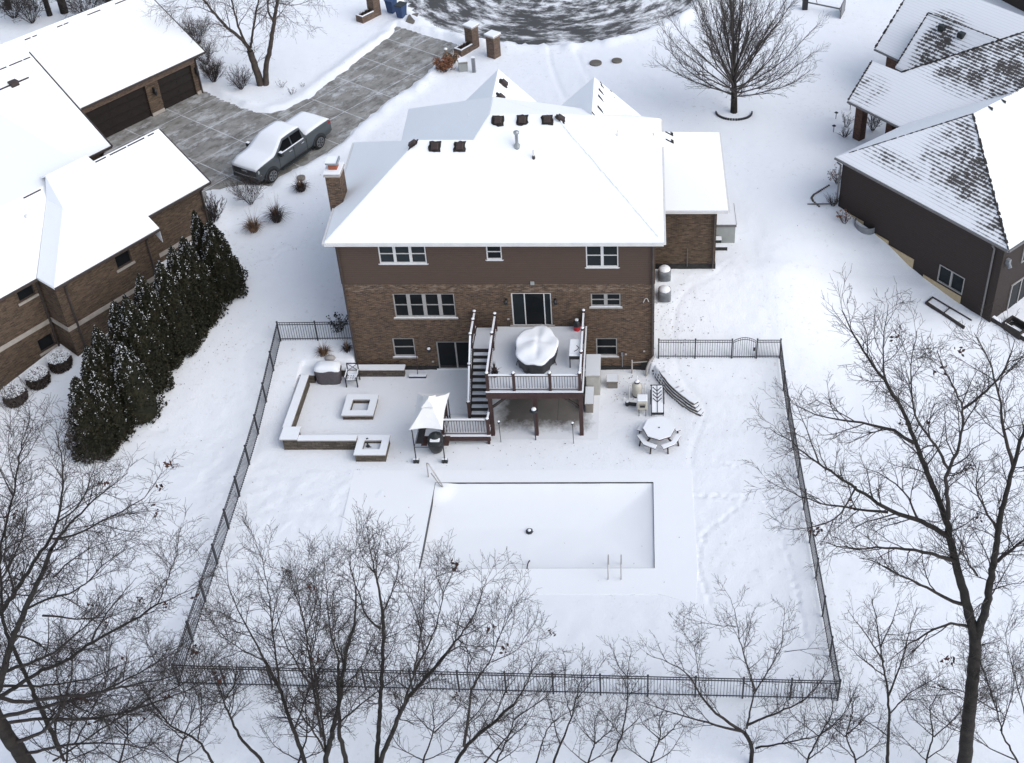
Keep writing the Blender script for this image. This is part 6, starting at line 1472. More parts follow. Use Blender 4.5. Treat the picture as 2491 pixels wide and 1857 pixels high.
for i, (pth, lab, conv, yy) in enumerate(U1):
    (x0, y0), (x2, y2), (x4, y4) = pth[1], pth[2], pth[4]; f = .55
    side = [([pth[2], (x2 + (y2 - y4) * f, y2 - (y2 - y4) * .5), (x2 + (y2 - y4) * f * 1.3, y4 + 10)], .028, .006), ([pth[2], (x2 - (y2 - y4) * f, y2 - (y2 - y4) * .45), (x2 - (y2 - y4) * f * 1.2, y4 + 25)], .026, .006), ([pth[1], (x0 + (y0 - y2) * .9, y0 - 50), (x0 + (y0 - y2) * 1.5, y2 - 60)], .026, .006), ([pth[1], (x0 - (y0 - y2) * .8, y0 - 60), (x0 - (y0 - y2) * 1.4, y2 - 40)], .026, .006)]
    traced_tree('bare_sapling', lab, conv, yy, [(pth, .05, .008)] + side, 300 + i, cfg=dict(OAK, den=[3.4, 5, 7], rat=[1.2, .65, .3]), group=G1)

# trees beyond the houses
BIRCH = dict(OAK, den=[2.8, 4.4, 5.5], rat=[2.3, 1.15, .55], ang=[42, 45, 45], lift=-.03, wan=.16, rmin=.0065)
R1_ = native(0, 0, 2.665)
ybr = gp(565, 184)[1]
traced_tree('birch_tree', 'multi stemmed bare birch with pale peeling limbs beside the driveway', R1_, ybr, [
    ([(1690, 530), (1650, 420), (1620, 330)], .25, .20), ([(1720, 550), (1725, 430), (1750, 320), (1770, 180), (1800, 0), (1820, -120), (1830, -260)], .21, .07), ([(1620, 330), (1560, 240), (1480, 190), (1400, 100), (1320, 0), (1230, -110), (1160, -260)], .13, .03), ([(1600, 300), (1560, 220), (1530, 120), (1500, 0), (1480, -100), (1450, -300)], .09, .02),
    ([(1625, 310), (1640, 200), (1660, 80), (1680, 0), (1690, -80), (1700, -300)], .09, .02), ([(1770, 140), (1730, 60), (1740, 0), (1760, -60), (1740, -200)], .08, .02), ([(1800, 20), (1900, 40), (2000, 10), (2060, -60)], .04, .008), ([(1790, 60), (1880, 130), (1960, 180)], .03, .008), ([(1480, 190), (1420, 150), (1330, 160), (1250, 200)], .035, .008), ([(1400, 100), (1300, 40), (1180, 60), (1080, 80)], .035, .008),
    ([(1320, 0), (1200, -20), (1100, 20), (1000, 40)], .03, .008), ([(1560, 240), (1500, 230), (1420, 250)], .02, .008), ([(1810, -60), (1900, -100), (2010, -140), (2080, -60)], .03, .008)], 21, mats=('pale_bark', 'pale_twig'), cfg=BIRCH, base_z=ZF, spread=2.2, trunks=2)
def free_tree(name, label, base, seed, h_trunk, r, nl, L, el, cfg, mats=('bark', 'twig_bark'), cat='tree', group=None, lean=0):
    rs = np.random.RandomState(seed); base = np.array(base, float); t = thing(name, label, cat, base, 0, group)
    T_, C_, tips = Strokes(), Strokes(), []
    tp, _ = branch(rs, base + [0, 0, -.1], np.array([lean, 0, 1.]), h_trunk * 2.2, 8, .02, .02); T_.add(tp, r, r * .55)
    for i in range(nl):
        a = 2.399 * i + rs.uniform(-.2, .2); e = math.radians(el[0] + (el[1] - el[0]) * (i + .5) / nl + rs.uniform(-5, 5)); f = .38 + .55 * i / nl
        p = tp[0] + (tp[-1] - tp[0]) * min(.98, f); d = np.array([math.cos(a) * math.cos(e), math.sin(a) * math.cos(e), math.sin(e)])
        l = L * rs.uniform(.85, 1.1) * (.8 + .35 * math.sin(e)); c, _ = branch(rs, p, d, l, 9, .05, cfg['lift']); rr = r * .22
        C_.add(c, rr, .012); sprout(rs, C_, c, l, rr, .012, 0, cfg, tips)
    c, _ = branch(rs, tp[-1], np.array([0, 0, 1.]), L * .9, 9, .05, .04); C_.add(c, r * .5, .012); sprout(rs, C_, c, L * .9, r * .5, .012, 0, cfg, tips)
    T_.build('trunk', mats[0], t, base); C_.build('crown', mats[1], t, base); return t
mb_ = gp(1588, 243)
free_tree('maple_tree', 'round crowned bare maple standing in a stone ring in the front yard', mb_, 31, 1.5, .24, 40, 6.6, (8, 84), dict(OAK, den=[3.4, 3.8, 3.6], rat=[1.9, .9, .4], ang=[28, 32, 38], s0=[.2, .15, .1], wan=.07, lift=.06, rmin=.0064), mats=('bark', 'maple_twig'))
rg_ = thing('tree_ring', 'dark curved edging ring lying in the snow round the maple', 'edging', (mb_[0], mb_[1] - .1, ZF))
m = MB()
for i in range(22):
    a = math.radians(178 + i * 8.4); m.beam((1.15 * math.cos(a), .95 * math.sin(a), .06), (1.15 * math.cos(a + .12), .95 * math.sin(a + .12), .06), .09, .13)
m.build('edging', 'black_metal', rg_)
G2 = 'bare trees behind the left house'
for i, (px, py, hh, L, lab) in enumerate(((140, 28, 3.2, 5, 'thick dark trunked tree behind the left garage roof'), (108, 34, 2.6, 4.5, 'bare tree left of the thick trunk behind the left garage'), (20, 20, 2.5, 4.5, 'bare tree at the top left corner'), (235, 5, 2.4, 4.0, 'bare tree behind the garage ridge at the top left'))):
    q = bz(px, py, ZF); free_tree('woodland_tree', lab, q, 40 + i, hh, .3 if i == 0 else .2, 9, L, (15, 75), dict(OAK, den=[1.6, 3.0, 4], rat=[1.8, .9, .4], rmin=.009, levels=3), group=G2)

# ------------------------------------------------------------------ shrubs and grasses
def shrub(name, label, loc, seed, h, n, spread, mat='dark_shrub', cfg=None, group=None, rmin=.006, leafy=0, leafmat='rust_shrub'):
    rs = np.random.RandomState(seed); loc = np.array(loc, float); t = thing(name, label, 'shrub', loc, 0, group); S = Strokes(); tips = []
    cfg = cfg or dict(OAK, den=[7, 8], rat=[.38 * h, .18 * h], ang=[32, 38], s0=[.25, .2], wan=.12, lift=.06, rmin=rmin, levels=2)
    for i in range(n):
        a = 2.399 * i; d = np.array([math.cos(a) * spread * rs.uniform(.3, 1), math.sin(a) * spread * rs.uniform(.3, 1), 1.]); l = h * rs.uniform(.75, 1.05)
        c, _ = branch(rs, loc + [.06 * math.cos(a), .06 * math.sin(a), -.05], d, l, 6, .08, .03); S.add(c, .014, .006); sprout(rs, S, c, l, .014, .006, 0, cfg, tips)
    S.build('stems', mat, t, loc)
    if leafy:
        m = MB(); rnd = random.Random(seed)
        for _ in range(leafy):
            q = Vector(tips[rnd.randrange(len(tips))] - loc) + Vector((rnd.gauss(0, .06), rnd.gauss(0, .06), rnd.gauss(0, .05))); u1 = Vector((rnd.gauss(0, 1), rnd.gauss(0, 1), rnd.gauss(0, 1))).normalized() * .06; v1 = u1.orthogonal() * .5
            m.add([q + u1, q + v1, q - u1, q - v1], [(0, 1, 2, 3)])
        m.build('leaves', leafmat, t)
    return t
def grass(label, px, py, seed, h, r, n=150, group='ornamental grasses', mat='dry_grass'):
    q = gp(px, py); t = thing('ornamental_grass', label, 'grass', (q[0], q[1], GZ(q[0], q[1]) - .02), 0, group)
    m = MB(); tuft(m, n, r, h * .55, seed, 1.0, .013, .6); m.build('clump', 'dark_shrub' if seed % 2 else 'dry_grass', t); m = MB(); tuft(m, 34, r * .6, h, seed + 50, .32, .007, .2); m.build('plumes', mat, t); return t
grass('dry grass clump nearest the truck, right of the small round tree', 652, 412, 1, 1.3, .7, 300)
grass('tall feathery dry grass clump between two others left of the house', 600, 478, 3, 2.0, .68, 300)
grass('feathery dry grass clump nearest the evergreen row', 550, 500, 2, 1.7, .6, 260)
grass('flattened reddish grass clump behind the covered grill', 700, 768, 6, 1.1, .5, 150, 'grasses behind the seat wall')
grass('dark grass clump beside the rear left house corner', 752, 760, 5, .9, .35, 120, 'grasses behind the seat wall')
q = gp(700, 774); t = thing('garden_stone', 'pale boulder in the snow behind the covered grill', 'stone', (q[0] + .35, q[1] - .1, q[2])); m = MB(); m.ball((0, 0, .05), .22, (1.2, .8, .7), 10, 7, .08, 3); m.build('stone', 'sill_stone', t, True)
q = gp(652, 388); t = thing('well_cover', 'small round dark cover in the snow by the grass near the truck', 'cover', (q[0], q[1], q[2])); m = MB(); m.cyl((0, 0, -.1), (0, 0, .16), .24, .24, 14); m.build('lid', 'taupe_plastic', t)
q = gp(543, 442); shrub('round_shrub', 'round twiggy bare shrub in front of the truck', (q[0], q[1], q[2]), 71, 1.9, 18, .85, 'dark_shrub')
q = gp(462, 486); shrub('dense_shrub', 'dense dark shrub by the corner of the left house wing', (q[0], q[1], q[2]), 72, 1.7, 44, .5, 'dark_shrub', dict(OAK, den=[9, 8], rat=[.3, .2], ang=[25, 30], s0=[.2, .2], wan=.1, lift=.05, rmin=.009, levels=2))
q = gp(742, 716); shrub('corner_shrub', 'scraggly dark shrub at the fence end by the house corner', (q[0] - .15, q[1], q[2]), 73, .9, 18, .7, 'dark_shrub', leafy=120, leafmat='evergreen')
GS = 'shrubs beside the left garage'
for i, (px, py, h, n, sp, lab) in enumerate(((463, 178, 1.7, 44, .6, 'dense dark shrub at the garage corner'), (522, 193, 1.5, 30, .9, 'loose dark shrub between garage corner and birch'), (447, 140, 1.8, 26, .8, 'tall loose shrub behind the garage corner shrub'), (430, 95, 2.0, 26, .8, 'bare shrub higher up beside the garage gable'), (610, 190, .6, 7, .8, 'small twiggy shrub right of the birch'), (632, 205, .6, 7, .9, 'small twiggy shrub nearest the driveway curve'), (655, 188, .35, 6, .8, 'tiny dark shrub right of the birch'))):
    q = gp(px, py); shrub('garden_shrub', lab, q, 80 + i, h, n, sp, 'dark_shrub', group=GS)
GB = 'brush behind the left house'
for i, (px, py) in enumerate(((70, 50), (190, 45), (255, 25), (30, 40))):
    q = bz(px, py, ZF); shrub('wild_brush', ['bare brush at the foot of the trees behind the garage', 'bare brush right of the thick trunk behind the garage', 'bare brush nearest the garage ridge top', 'bare brush in the top left corner'][i], q, 95 + i, 3.6, 30, 1.0, 'twig_bark', dict(OAK, den=[3.5, 4.5, 5], rat=[1.0, .5, .25], ang=[36, 40, 40], s0=[.2, .2, .1], wan=.14, lift=.02, rmin=.009, levels=3), group=GB)
# evergreen row
def leaf_cloud(pts, nrm_up, size, rs, flat=.0):
    n = len(pts); u1 = rs.normal(0, 1, (n, 3)); u1 /= np.linalg.norm(u1, axis=1)[:, None]; v1 = np.cross(u1, rs.normal(0, 1, (n, 3))); v1 /= np.linalg.norm(v1, axis=1)[:, None] + 1e-9
    if flat: u1[:, 2] *= 1 - flat; v1[:, 2] *= 1 - flat
    s = size * rs.uniform(.6, 1.3, (n, 1)); V_ = np.stack([pts + u1 * s, pts + v1 * s * .55, pts - u1 * s, pts - v1 * s * .55], 1).reshape(-1, 3)
    return V_, np.arange(4 * n).reshape(n, 4)
def arbor(label, loc, h, r, seed, n=9000):
    rs = np.random.RandomState(seed); t = thing('arborvitae', label, 'evergreen', loc, 0, 'row of arborvitae along the left house')
    def shell(n, inner):
        z = rs.uniform(0, 1, n) ** 1.15; a = rs.uniform(0, 2 * math.pi, n)
        pr = np.where(z < .12, .82 + 1.5 * z, (1 - ((z - .12) / .88)) ** .70 * 1.0)
        lump = 1 + .07 * np.sin(a * 6 + seed) + .07 * np.sin(a * 5 + z * 9 + seed) + .09 * np.sin(a * 9 - z * 17 + 2 * seed) + .07 * np.sin(z * 31 + a * 3)
        rr = r * pr * lump * (1 - inner * rs.uniform(0, 1, n) ** 2); return np.stack([rr * np.cos(a), rr * np.sin(a), .05 + z * h + rs.normal(0, .06, n)], -1), a, z
    P_, _, _ = shell(n, .35); V_, F_ = leaf_cloud(P_, 0, .075, rs); fastmesh('foliage', V_, F_, 'evergreen', t)
    core = MB(); core.lathe((0, 0, .1), [(r * .65, 0), (r * .72, h * .15), (r * .55, h * .45), (r * .28, h * .75), (.03, h * .93)], 12); core.build('inner_branches', 'evergreen', t)
    Q_, a, z = shell(8000, .12); Q_ *= [1.02, 1.02, 1.0]
    cl = np.sin(a * 7 + seed) * np.sin(z * 26 + a * 2) + rs.normal(0, .32, len(a)) + 1.4 * (z - .45) - .55 * np.cos(a + .6); Q_ = Q_[cl > .55]
    V_, F_ = leaf_cloud(Q_, 0, .036, rs, .4); fastmesh('snow_clumps', V_, F_, 'cap_snow', t)
R4t = native(0, 420, 2.36)
tops = [(432, 1190, 4.2, 'leftmost tree of the arborvitae row, nearest the round shrubs'), (500, 1010, 4.7, 'arborvitae second from the near left end of the row'), (553, 905, 5.1, 'narrow topped arborvitae third from the near end, beside the downspout'), (655, 755, 5.5, 'arborvitae fourth from the near left end of the row'), (720, 720, 5.9, 'arborvitae fifth along the row, under the grey stone band'),
        (800, 600, 6.0, 'tall arborvitae in the middle of the row'), (915, 525, 6.1, 'arborvitae just right of the middle of the row'), (985, 440, 6.2, 'arborvitae below the dryer hood'), (1050, 385, 6.2, 'arborvitae third from the far end of the row'), (1115, 235, 6.4, 'thin spired arborvitae close to the wing wall'), (1200, 285, 6.2, 'rightmost tree of the arborvitae row, nearest the driveway')]
for i, (a, b, zt_, lab) in enumerate(tops):
    q = bz(*R4t(a, b), zt_); g = float(H0(q[0], q[1])) - .1
    arbor(lab, (q[0], q[1], g), zt_ - g, 1.12 if i < 9 else .75 if i == 9 else 1.1, 200 + i)
extra = [(560, 1215, 3.1, 'short arborvitae filling the near front of the row'), (690, 985, 4.6, 'arborvitae in front of the middle of the row')]
for i, (a, b, zt_, lab) in enumerate(extra):
    q = bz(*R4t(a, b), zt_); g = float(H0(q[0], q[1])) - .1; arbor(lab, (q[0], q[1], g), zt_ - g, 1.05, 230 + i, 3500)
for i, (px, py, lab) in enumerate(((128, 806, 'round snow dusted shrub nearest the downspout of the left house'), (80, 842, 'middle one of three round shrubs along the left house wall'), (30, 880, 'round snow dusted shrub closest to the left edge of the picture'))):
    q = gp(px, py); rs = np.random.RandomState(60 + i); t = thing('ball_shrub', lab, 'shrub', (q[0], q[1] + .35, q[2] - .05), 0, 'round clipped shrubs')
    n = 2600; a = rs.uniform(0, 6.283, n); z = rs.uniform(0, 1, n); rr = .52 * np.sqrt(np.clip(1 - (z - .38) ** 2 / .40, .05, 1)) * rs.uniform(.8, 1.04, n)
    P_ = np.stack([rr * np.cos(a), rr * np.sin(a), z * .95], -1); top = rs.uniform(0, 1, (900, 2)); 
    V_, F_ = leaf_cloud(P_, 0, .06, rs); fastmesh('foliage', V_, F_, 'dark_shrub', t)
    m = MB(); m.ball((0, 0, .42), .40, (1, 1, .8), 12, 8); m.build('inner_branches', 'dark_shrub', t)
    a = rs.uniform(0, 6.283, 1500); rr = .51 * np.sqrt(rs.uniform(0, 1, 1500)); P_ = np.stack([rr * np.cos(a), rr * np.sin(a), .60 + .36 * np.sqrt(np.clip(1 - (rr / .54) ** 2, 0, 1)) + rs.normal(0, .03, 1500)], -1)
    V_, F_ = leaf_cloud(P_, 0, .045, rs, .5); fastmesh('snow_cover', V_, F_, 'cap_snow', t)

# ------------------------------------------------------------------ pickup truck
def truck():
    pf, pr_ = bz(590, 394, ZF), bz(692, 321, ZF)
    h = pf - pr_; wbm = math.hypot(h[0], h[1]); rz_ = math.atan2(h[1], h[0]); sc = wbm / 3.75
    left = np.array([-math.sin(rz_), math.cos(rz_)]); mid = (pf + pr_) / 2
    org = mid[:2] - left * .92 * sc
    t = thing('pickup_truck', 'grey crew cab pickup truck with snow on hood, roof and bed in the driveway', 'pickup truck', (org[0], org[1], ZF + .01), rz_); t.scale = (sc, sc, sc * .96)
    fx, rx_ = 1.875, -1.875
    def W(x, z):
        w_ = 1.0 - .03 * max(0, (z - 1.0) / .3) - .05 * max(0, (.55 - z) / .2)
        if x > 2.3: w_ -= .16 * ((x - 2.3) / .7) ** 2
        return w_
    stations = [(2.98, .62, .98), (2.96, .46, 1.14), (2.80, .40, 1.22), (2.3, .38, 1.27), (1.45, .38, 1.32), (.6, .38, 1.29), (-.4, .38, 1.29), (-1.0, .38, 1.30), (-2.0, .40, 1.31), (-2.85, .48, 1.32), (-2.93, .56, 1.28)]
    m = MB(); vs_, fs_ = [], []
    for x, z0, z1 in stations:
        zs = [z0, z0 + .14, (z0 + z1) / 2, z1 - .10, z1]
        ring_ = [(x, W(x, z) - (.05 if k == 4 else 0) - (.06 if k == 0 else 0), z) for k, z in enumerate(zs)]
        vs_ += ring_ + [(x, -y, z) for x, y, z in ring_[::-1]]
    k = 10
    for i in range(len(stations) - 1):
        for j in range(k): fs_.append((i * k + j, i * k + (j + 1) % k, (i + 1) * k + (j + 1) % k, (i + 1) * k + j))
    fs_.append(tuple(range(k))[::-1]); fs_.append(tuple((len(stations) - 1) * k + j for j in range(k)))
    m.add(vs_, fs_); body = m.build('body', 'truck_paint', t, True, 0)
    es = body.modifiers.new('edges', 'EDGE_SPLIT'); es.split_angle = math.radians(32)
    # cab
    zb, zt2 = 1.27, 1.90; xb0, xb1, xt0, xt1 = -1.0, 1.42, -.80, .52; wb_, wt_ = .93, .74
    m = MB(); m.add([(xb0, -wb_, zb), (xb1, -wb_, zb), (xb1, wb_, zb), (xb0, wb_, zb), (xt0, -wt_, zt2), (xt1, -wt_, zt2), (xt1, wt_, zt2), (xt0, wt_, zt2)], [(3, 2, 1, 0), (4, 5, 6, 7), (0, 1, 5, 4), (1, 2, 6, 5), (2, 3, 7, 6), (3, 0, 4, 7)]); m.build('cab', 'truck_paint', t, bevel=.05)
    def side(x, f, s, o=.012): w_ = wb_ + (wt_ - wb_) * f + o; return (x, s * w_, zb + (zt2 - zb) * f)
    def xa(f): return xb1 + (xt1 - xb1) * f
    def xr(f): return xb0 + (xt0 - xb0) * f
    for s in (1, -1):
        for a, b in ((-.74, .02), (.10, None)):
            lo, hi = .10, .84
            p = [side(a + .02, lo, s), side((xa(lo) - .18) if b is None else b, lo, s), side((xa(hi) - .12) if b is None else b, hi, s), side(max(a, xr(hi) + .1), hi, s)]
            m = MB(); m.face(p if s < 0 else p[::-1]); m.build('side_window', 'truck_glass', t)
        m = MB(); m.beam(side(-.78, .02, s, .02), side(1.1, .02, s, .02), .03, .05); m.build('sill_snow', 'cap_snow', t)
        for x in (-.92, .06, 1.2): m = MB(); m.box(x - .014, x + .014, s * 1.0 - .01, s * 1.0 + .006, .5, 1.2); m.build('door_seam', 'dark_plastic', t)
        for x in (-.62, .32): m = MB(); m.box(x - .11, x + .11, s * .99 - .01, s * .99 + .03, 1.08, 1.12); m.build('door_handle', 'chrome', t)
        m = MB(); m.box(-1.1, 1.15, s * .98 - .03 if s > 0 else s * .98 - .12, s * .98 + .12 if s > 0 else s * .98 + .03, .36, .41); m.build('running_board', 'dark_plastic', t)
        m = MB(); m.box(1.02, 1.2, s * 1.02 - .02 if s > 0 else s * 1.02 - .2, s * 1.02 + .2 if s > 0 else s * 1.02 + .02, 1.24, 1.46); mi = m.build('side_mirror', 'dark_plastic', t, bevel=.03)
        m = MB(); m.box(1.02, 1.19, s * 1.02 - .01 if s > 0 else s * 1.02 - .19, s * 1.02 + .19 if s > 0 else s * 1.02 + .01, 1.462, 1.51); m.build('mirror_snow', 'cap_snow', mi, bevel=.02)
        for x in (fx, rx_):
            m = MB(); n = 18
            pts = [(x + .52 * math.cos(math.pi * i / n), .40 + .56 * math.sin(math.pi * i / n)) for i in range(n + 1)]
            y0, y1 = s * .70, s * 1.012; o = len(m.v)
            m.add([(px_, y0, pz_) for px_, pz_ in pts] + [(px_, y1, pz_) for px_, pz_ in pts], [tuple(range(n + 1)), tuple(range(2 * n + 1, n, -1))] + [(i, i + 1, n + 2 + i, n + 1 + i) for i in range(n)]); m.build('wheel_arch', 'dark_plastic', t)
            m = MB(); yy = s * 1.03
            m.cyl((x, s * .76, .42), (x, yy, .42), .425, .41, 28); wh = m.build('wheel', 'rubber', t, bevel=.03)
            m = MB(); m.cyl((x, yy - s * .01, .42), (x, yy + s * .012, .42), .275, .265, 24); 
            rim_ = m.build('rim', 'dark_plastic', wh)
            m = MB()
            for q in range(6):
                a = q * math.pi / 3
                for da in (-.16, .16): m.beam((x + .05 * math.cos(a), yy + s * .02, .42 + .05 * math.sin(a)), (x + .265 * math.cos(a + da), yy + s * .02, .42 + .265 * math.sin(a + da)), .035, .03, up=(0, 1, 0))
            for q in range(24):
                a, a2 = q * math.pi / 12, (q + 1) * math.pi / 12; m.beam((x + .27 * math.cos(a), yy + s * .015, .42 + .27 * math.sin(a)), (x + .27 * math.cos(a2), yy + s * .015, .42 + .27 * math.sin(a2)), .03, .035, up=(0, 1, 0))
            m.build('spokes', 'rim_alloy', wh)
        m = MB(); m.box(2.72, 2.94, s * .80 - .13 if s > 0 else s * .80 - .10, s * .80 + .10 if s > 0 else s * .80 + .13, .90, 1.10); m.build('headlight', 'lamp_lens', t, bevel=.03)
        m = MB(); m.box(-2.96, -2.74, s * .93 - .06 if s > 0 else s * .93 - .055, s * .93 + .055 if s > 0 else s * .93 + .06, .92, 1.26); m.build('taillight', 'tail_lens', t, bevel=.03)
    m = MB(); m.box(2.93, 3.005, -.74, .74, .64, 1.10); gr = m.build('grille', 'black_metal', t, bevel=.03)
    m = MB()
    for i in range(4): z = .78 + i * .08; m.box(2.99, 3.012, -.62, .62, z, z + .02)
    m.build('grille_bars', 'dark_plastic', gr)
    cu = bpy.data.curves.new('badge', 'FONT'); cu.body = 'GMC'; cu.size = .17; cu.align_x = 'CENTER'; cu.align_y = 'CENTER'; cu.extrude = .008
    tmp = bpy.data.objects.new('badge', cu); me = bpy.data.meshes.new_from_object(tmp); bpy.data.objects.remove(tmp); me.materials.clear(); me.materials.append(MATS['chrome'])
    bd = bpy.data.objects.new('badge', me); COL.objects.link(bd); bd.parent = gr; bd.location = (3.018, 0, .94); bd.rotation_euler = (math.radians(90), 0, math.radians(90))
    m = MB(); m.tube([(2.78, -.95, .84), (2.98, -.72, .68), (3.02, 0, .64), (2.98, .72, .68), (2.78, .95, .84)], .028, 6); m.build('grille_trim', 'chrome', t)
    m = MB(); m.box(2.70, 3.03, -.86, .86, .40, .58); m.build('bumper', 'dark_plastic', t, bevel=.05)
    m = MB(); m.box(-3.06, -2.85, -.90, .90, .52, .68); m.build('bumper', 'dark_plastic', t, bevel=.04)
    # snow lies on everything flat
    short = lambda x: 1.875 + (x - 1.875) * .74 if x > 1.875 else x
    def blanket(name, pts_grid, thick):
        rows, cols = len(pts_grid), len(pts_grid[0]); vs_ = [p for r in pts_grid for p in r]; fs_ = []
        for i in range(rows - 1):
            for j in range(cols - 1): fs_.append((i * cols + j, (i + 1) * cols + j, (i + 1) * cols + j + 1, i * cols + j + 1))
        me_ = MB(); me_.add(vs_, fs_); o = me_.build(name, 'cap_snow', t, True); so_ = o.modifiers.new('thick', 'SOLIDIFY'); so_.thickness = thick; so_.offset = 0; return o
    rs = np.random.RandomState(4); g = []
    path = [(2.97, 1.05, .78), (2.90, 1.20, .86), (2.3, 1.30, .92), (1.5, 1.345, .92), (1.34, 1.40, .90), (.95, 1.66, .82), (.56, 1.93, .73), (.0, 1.955, .735), (-.6, 1.95, .735), (-.83, 1.90, .72)]
    for x, z, w_ in path:
        g.append([(x + (.06 * (1 - (2 * j / 8 - 1) ** 2) if x > 2.8 else 0), w_ * (2 * j / 8 - 1), z + .035 * (1 - abs(2 * j / 8 - 1) ** 3) + rs.normal(0, .006)) for j in range(9)])
    blanket('snow_cover', g, .05)
    g = []
    for x, z in ((-1.02, 1.33), (-1.5, 1.36), (-2.2, 1.37), (-2.8, 1.36), (-2.9, 1.33)): g.append([(x, .93 * (2 * j / 8 - 1), z + .03 * (1 - (2 * j / 8 - 1) ** 4) + rs.normal(0, .005)) for j in range(9)])
    blanket('bed_snow', g, .06)
    for o in kids(t) + [gr_ for gr_ in kids(gr)]:
        if o.name.split('.')[0] in ('wheel', 'wheel_arch', 'badge'): continue
        for v in o.data.vertices: v.co.x = short(v.co.x)
    bd.location.x = short(bd.location.x)
truck()

# ------------------------------------------------------------------ entrance pillars, bins and utilities by the street
R6q = native(850, 0, 4.432)
def pillar(px, py, lab, h=1.75, rz_=LA, planter=True):
    q = bz(px, py, ZF); t = thing('brick_pillar', lab, 'pillar', (q[0], q[1], ZF), rz_, 'brick pillars at the street end of the driveways')
    m = MB(); m.box(-.34, .34, -.34, .34, -.1, h); m.build('column', 'pillar_brick', t)
    m = MB(); m.box(-.42, .42, -.42, .42, h, h + .1); m.build('capstone', 'sill_stone', t); m = MB(); m.box(-.41, .41, -.41, .41, h + .102, h + .18); m.build('snow_cap', 'cap_snow', t)
    if planter:
        m = MB(); 
        for x0, x1, y0, y1 in ((-1.55, -.345, -.34, -.22), (-1.55, -.345, .22, .34), (-1.55, -1.43, -.219, .219)): m.box(x0, x1, y0, y1, -.1, .52)
        m.box(-1.42, -.345, -.215, .215, -.1, .4); pl_ = m.build('planter', 'pillar_brick', t); m = MB(); rnd = random.Random(px)
        m.box(-1.54, -1.44, -.33, .33, .522, .57); m.box(-1.43, -.35, -.33, -.23, .522, .57); m.box(-1.43, -.35, .23, .33, .522, .57); m.build('planter_snow', 'cap_snow', pl_)
        m = MB(); 
        for i in range(3): 
            k = MB(); tuft(k, 30, .2, .4, i, .9, .02); m.add([(x - 1.2 + .35 * i, y, z + .4) for x, y, z in k.v], k.f)
        m.build('dead_plants', 'dark_shrub', pl_)
    return t
p1, p2, p3 = R6q(1330, 520), R6q(1560, 610), R6q(275, 165)
pillar(*p1, 'brick pillar with planter right of the driveway, left one of a pair', 1.7); pillar(*p2, 'plain brick pillar without planter right of the driveway', 1.6, LA, False); pillar(*p3, 'brick pillar with planter left of the driveway, cut by the top edge', 1.7)
for i, (a, b, lab) in enumerate(((575, 210, 'nearer blue wheeled bin by the street, snow free lid'), (470, 155, 'farther blue wheeled bin behind the nearer bin'))):
    q = bz(*R6q(a, b), ZF); t = thing('wheeled_bin', lab, 'bin', (q[0] - .1, q[1] + .25, ZF), math.radians(-25), 'wheeled bins by the street')
    m = MB(); m.add([(-.24, -.26, .08), (.24, -.26, .08), (.24, .26, .08), (-.24, .26, .08), (-.31, -.36, 1.05), (.31, -.36, 1.05), (.31, .36, 1.05), (-.31, .36, 1.05)], [(3, 2, 1, 0), (4, 5, 6, 7), (0, 1, 5, 4), (1, 2, 6, 5), (2, 3, 7, 6), (3, 0, 4, 7)]); m.box(-.2, .2, -.275, -.262, .3, .34); m.build('body', 'blue_plastic', t, bevel=.03)
    m = MB(); m.slab([(-.33, -.40, 1.10), (.33, -.40, 1.10), (.33, .40, 1.14), (-.33, .40, 1.14)], .06); m.build('lid', 'dark_plastic' if i == 0 else 'blue_plastic', t)
    for x in (-.26, .26): m = MB(); m.cyl((x - .04, .27, .12), (x + .04, .27, .12), .12, .12, 14); m.build('wheel', 'rubber', t)
    m = MB(); m.beam((-.26, .42, 1.02), (.26, .42, 1.02), .03, .03); m.build('handle', 'dark_plastic', t)
q = bz(*R6q(1025, 790), ZF); shrub('rust_shrub', 'rust brown leafy shrub at the driveway edge by the brick pillars', (q[0], q[1] + .2, ZF), 111, 1.0, 26, .9, 'dark_shrub', leafy=900)
q = bz(*R6q(1120, 690), ZF); shrub('olive_shrub', 'low olive shrub between the rust brown shrub and brick pillar', (q[0], q[1] + .1, ZF), 112, .8, 18, .9, 'dark_shrub', leafy=420, leafmat='dry_grass')
q = bz(*R6q(1225, 772), ZF); t = thing('utility_box', 'grey green utility box with snow on top behind the house', 'utility box', (q[0], q[1] + .2, ZF), math.radians(12)); m = MB(); m.box(-.3, .3, -.25, .25, -.05, .72); m.build('cabinet', 'grey_panel', t, bevel=.03); m = MB(); m.box(-.29, .29, -.24, .24, .722, .80); m.build('snow_cap', 'cap_snow', t)
m = MB(); m.box(-.31, .31, -.262, -.252, .58, .70); m.build('cabinet_lid', 'taupe_plastic', t)
q = bz(*R6q(1345, 780), ZF); t = thing('utility_post', 'pale grey utility marker post right of the utility box', 'post', (q[0], q[1], ZF)); m = MB(); m.box(-.12, .12, -.09, .09, -.05, 1.1); m.build('post', 'ac_metal', t, bevel=.02); m = MB(); m.box(-.12, .12, -.09, .09, 1.102, 1.17); m.build('snow_cap', 'cap_snow', t)
q = bz(*R6q(1052, 650), ZF); t = thing('path_lamp', 'small round topped lamp standing in the rust brown shrub', 'lamp', (q[0], q[1] - .1, ZF)); m = MB(); m.cyl((0, 0, 0), (0, 0, .7), .05, .05, 8); m.lathe((0, 0, .7), [(.06, 0), (.13, .06), (.12, .2)], 10); m.build('lamp_post', 'taupe_plastic', t); m = MB(); m.ball((0, 0, .9), .13, (1, 1, .7), 10, 6); m.build('snow_cap', 'cap_snow', t, True)
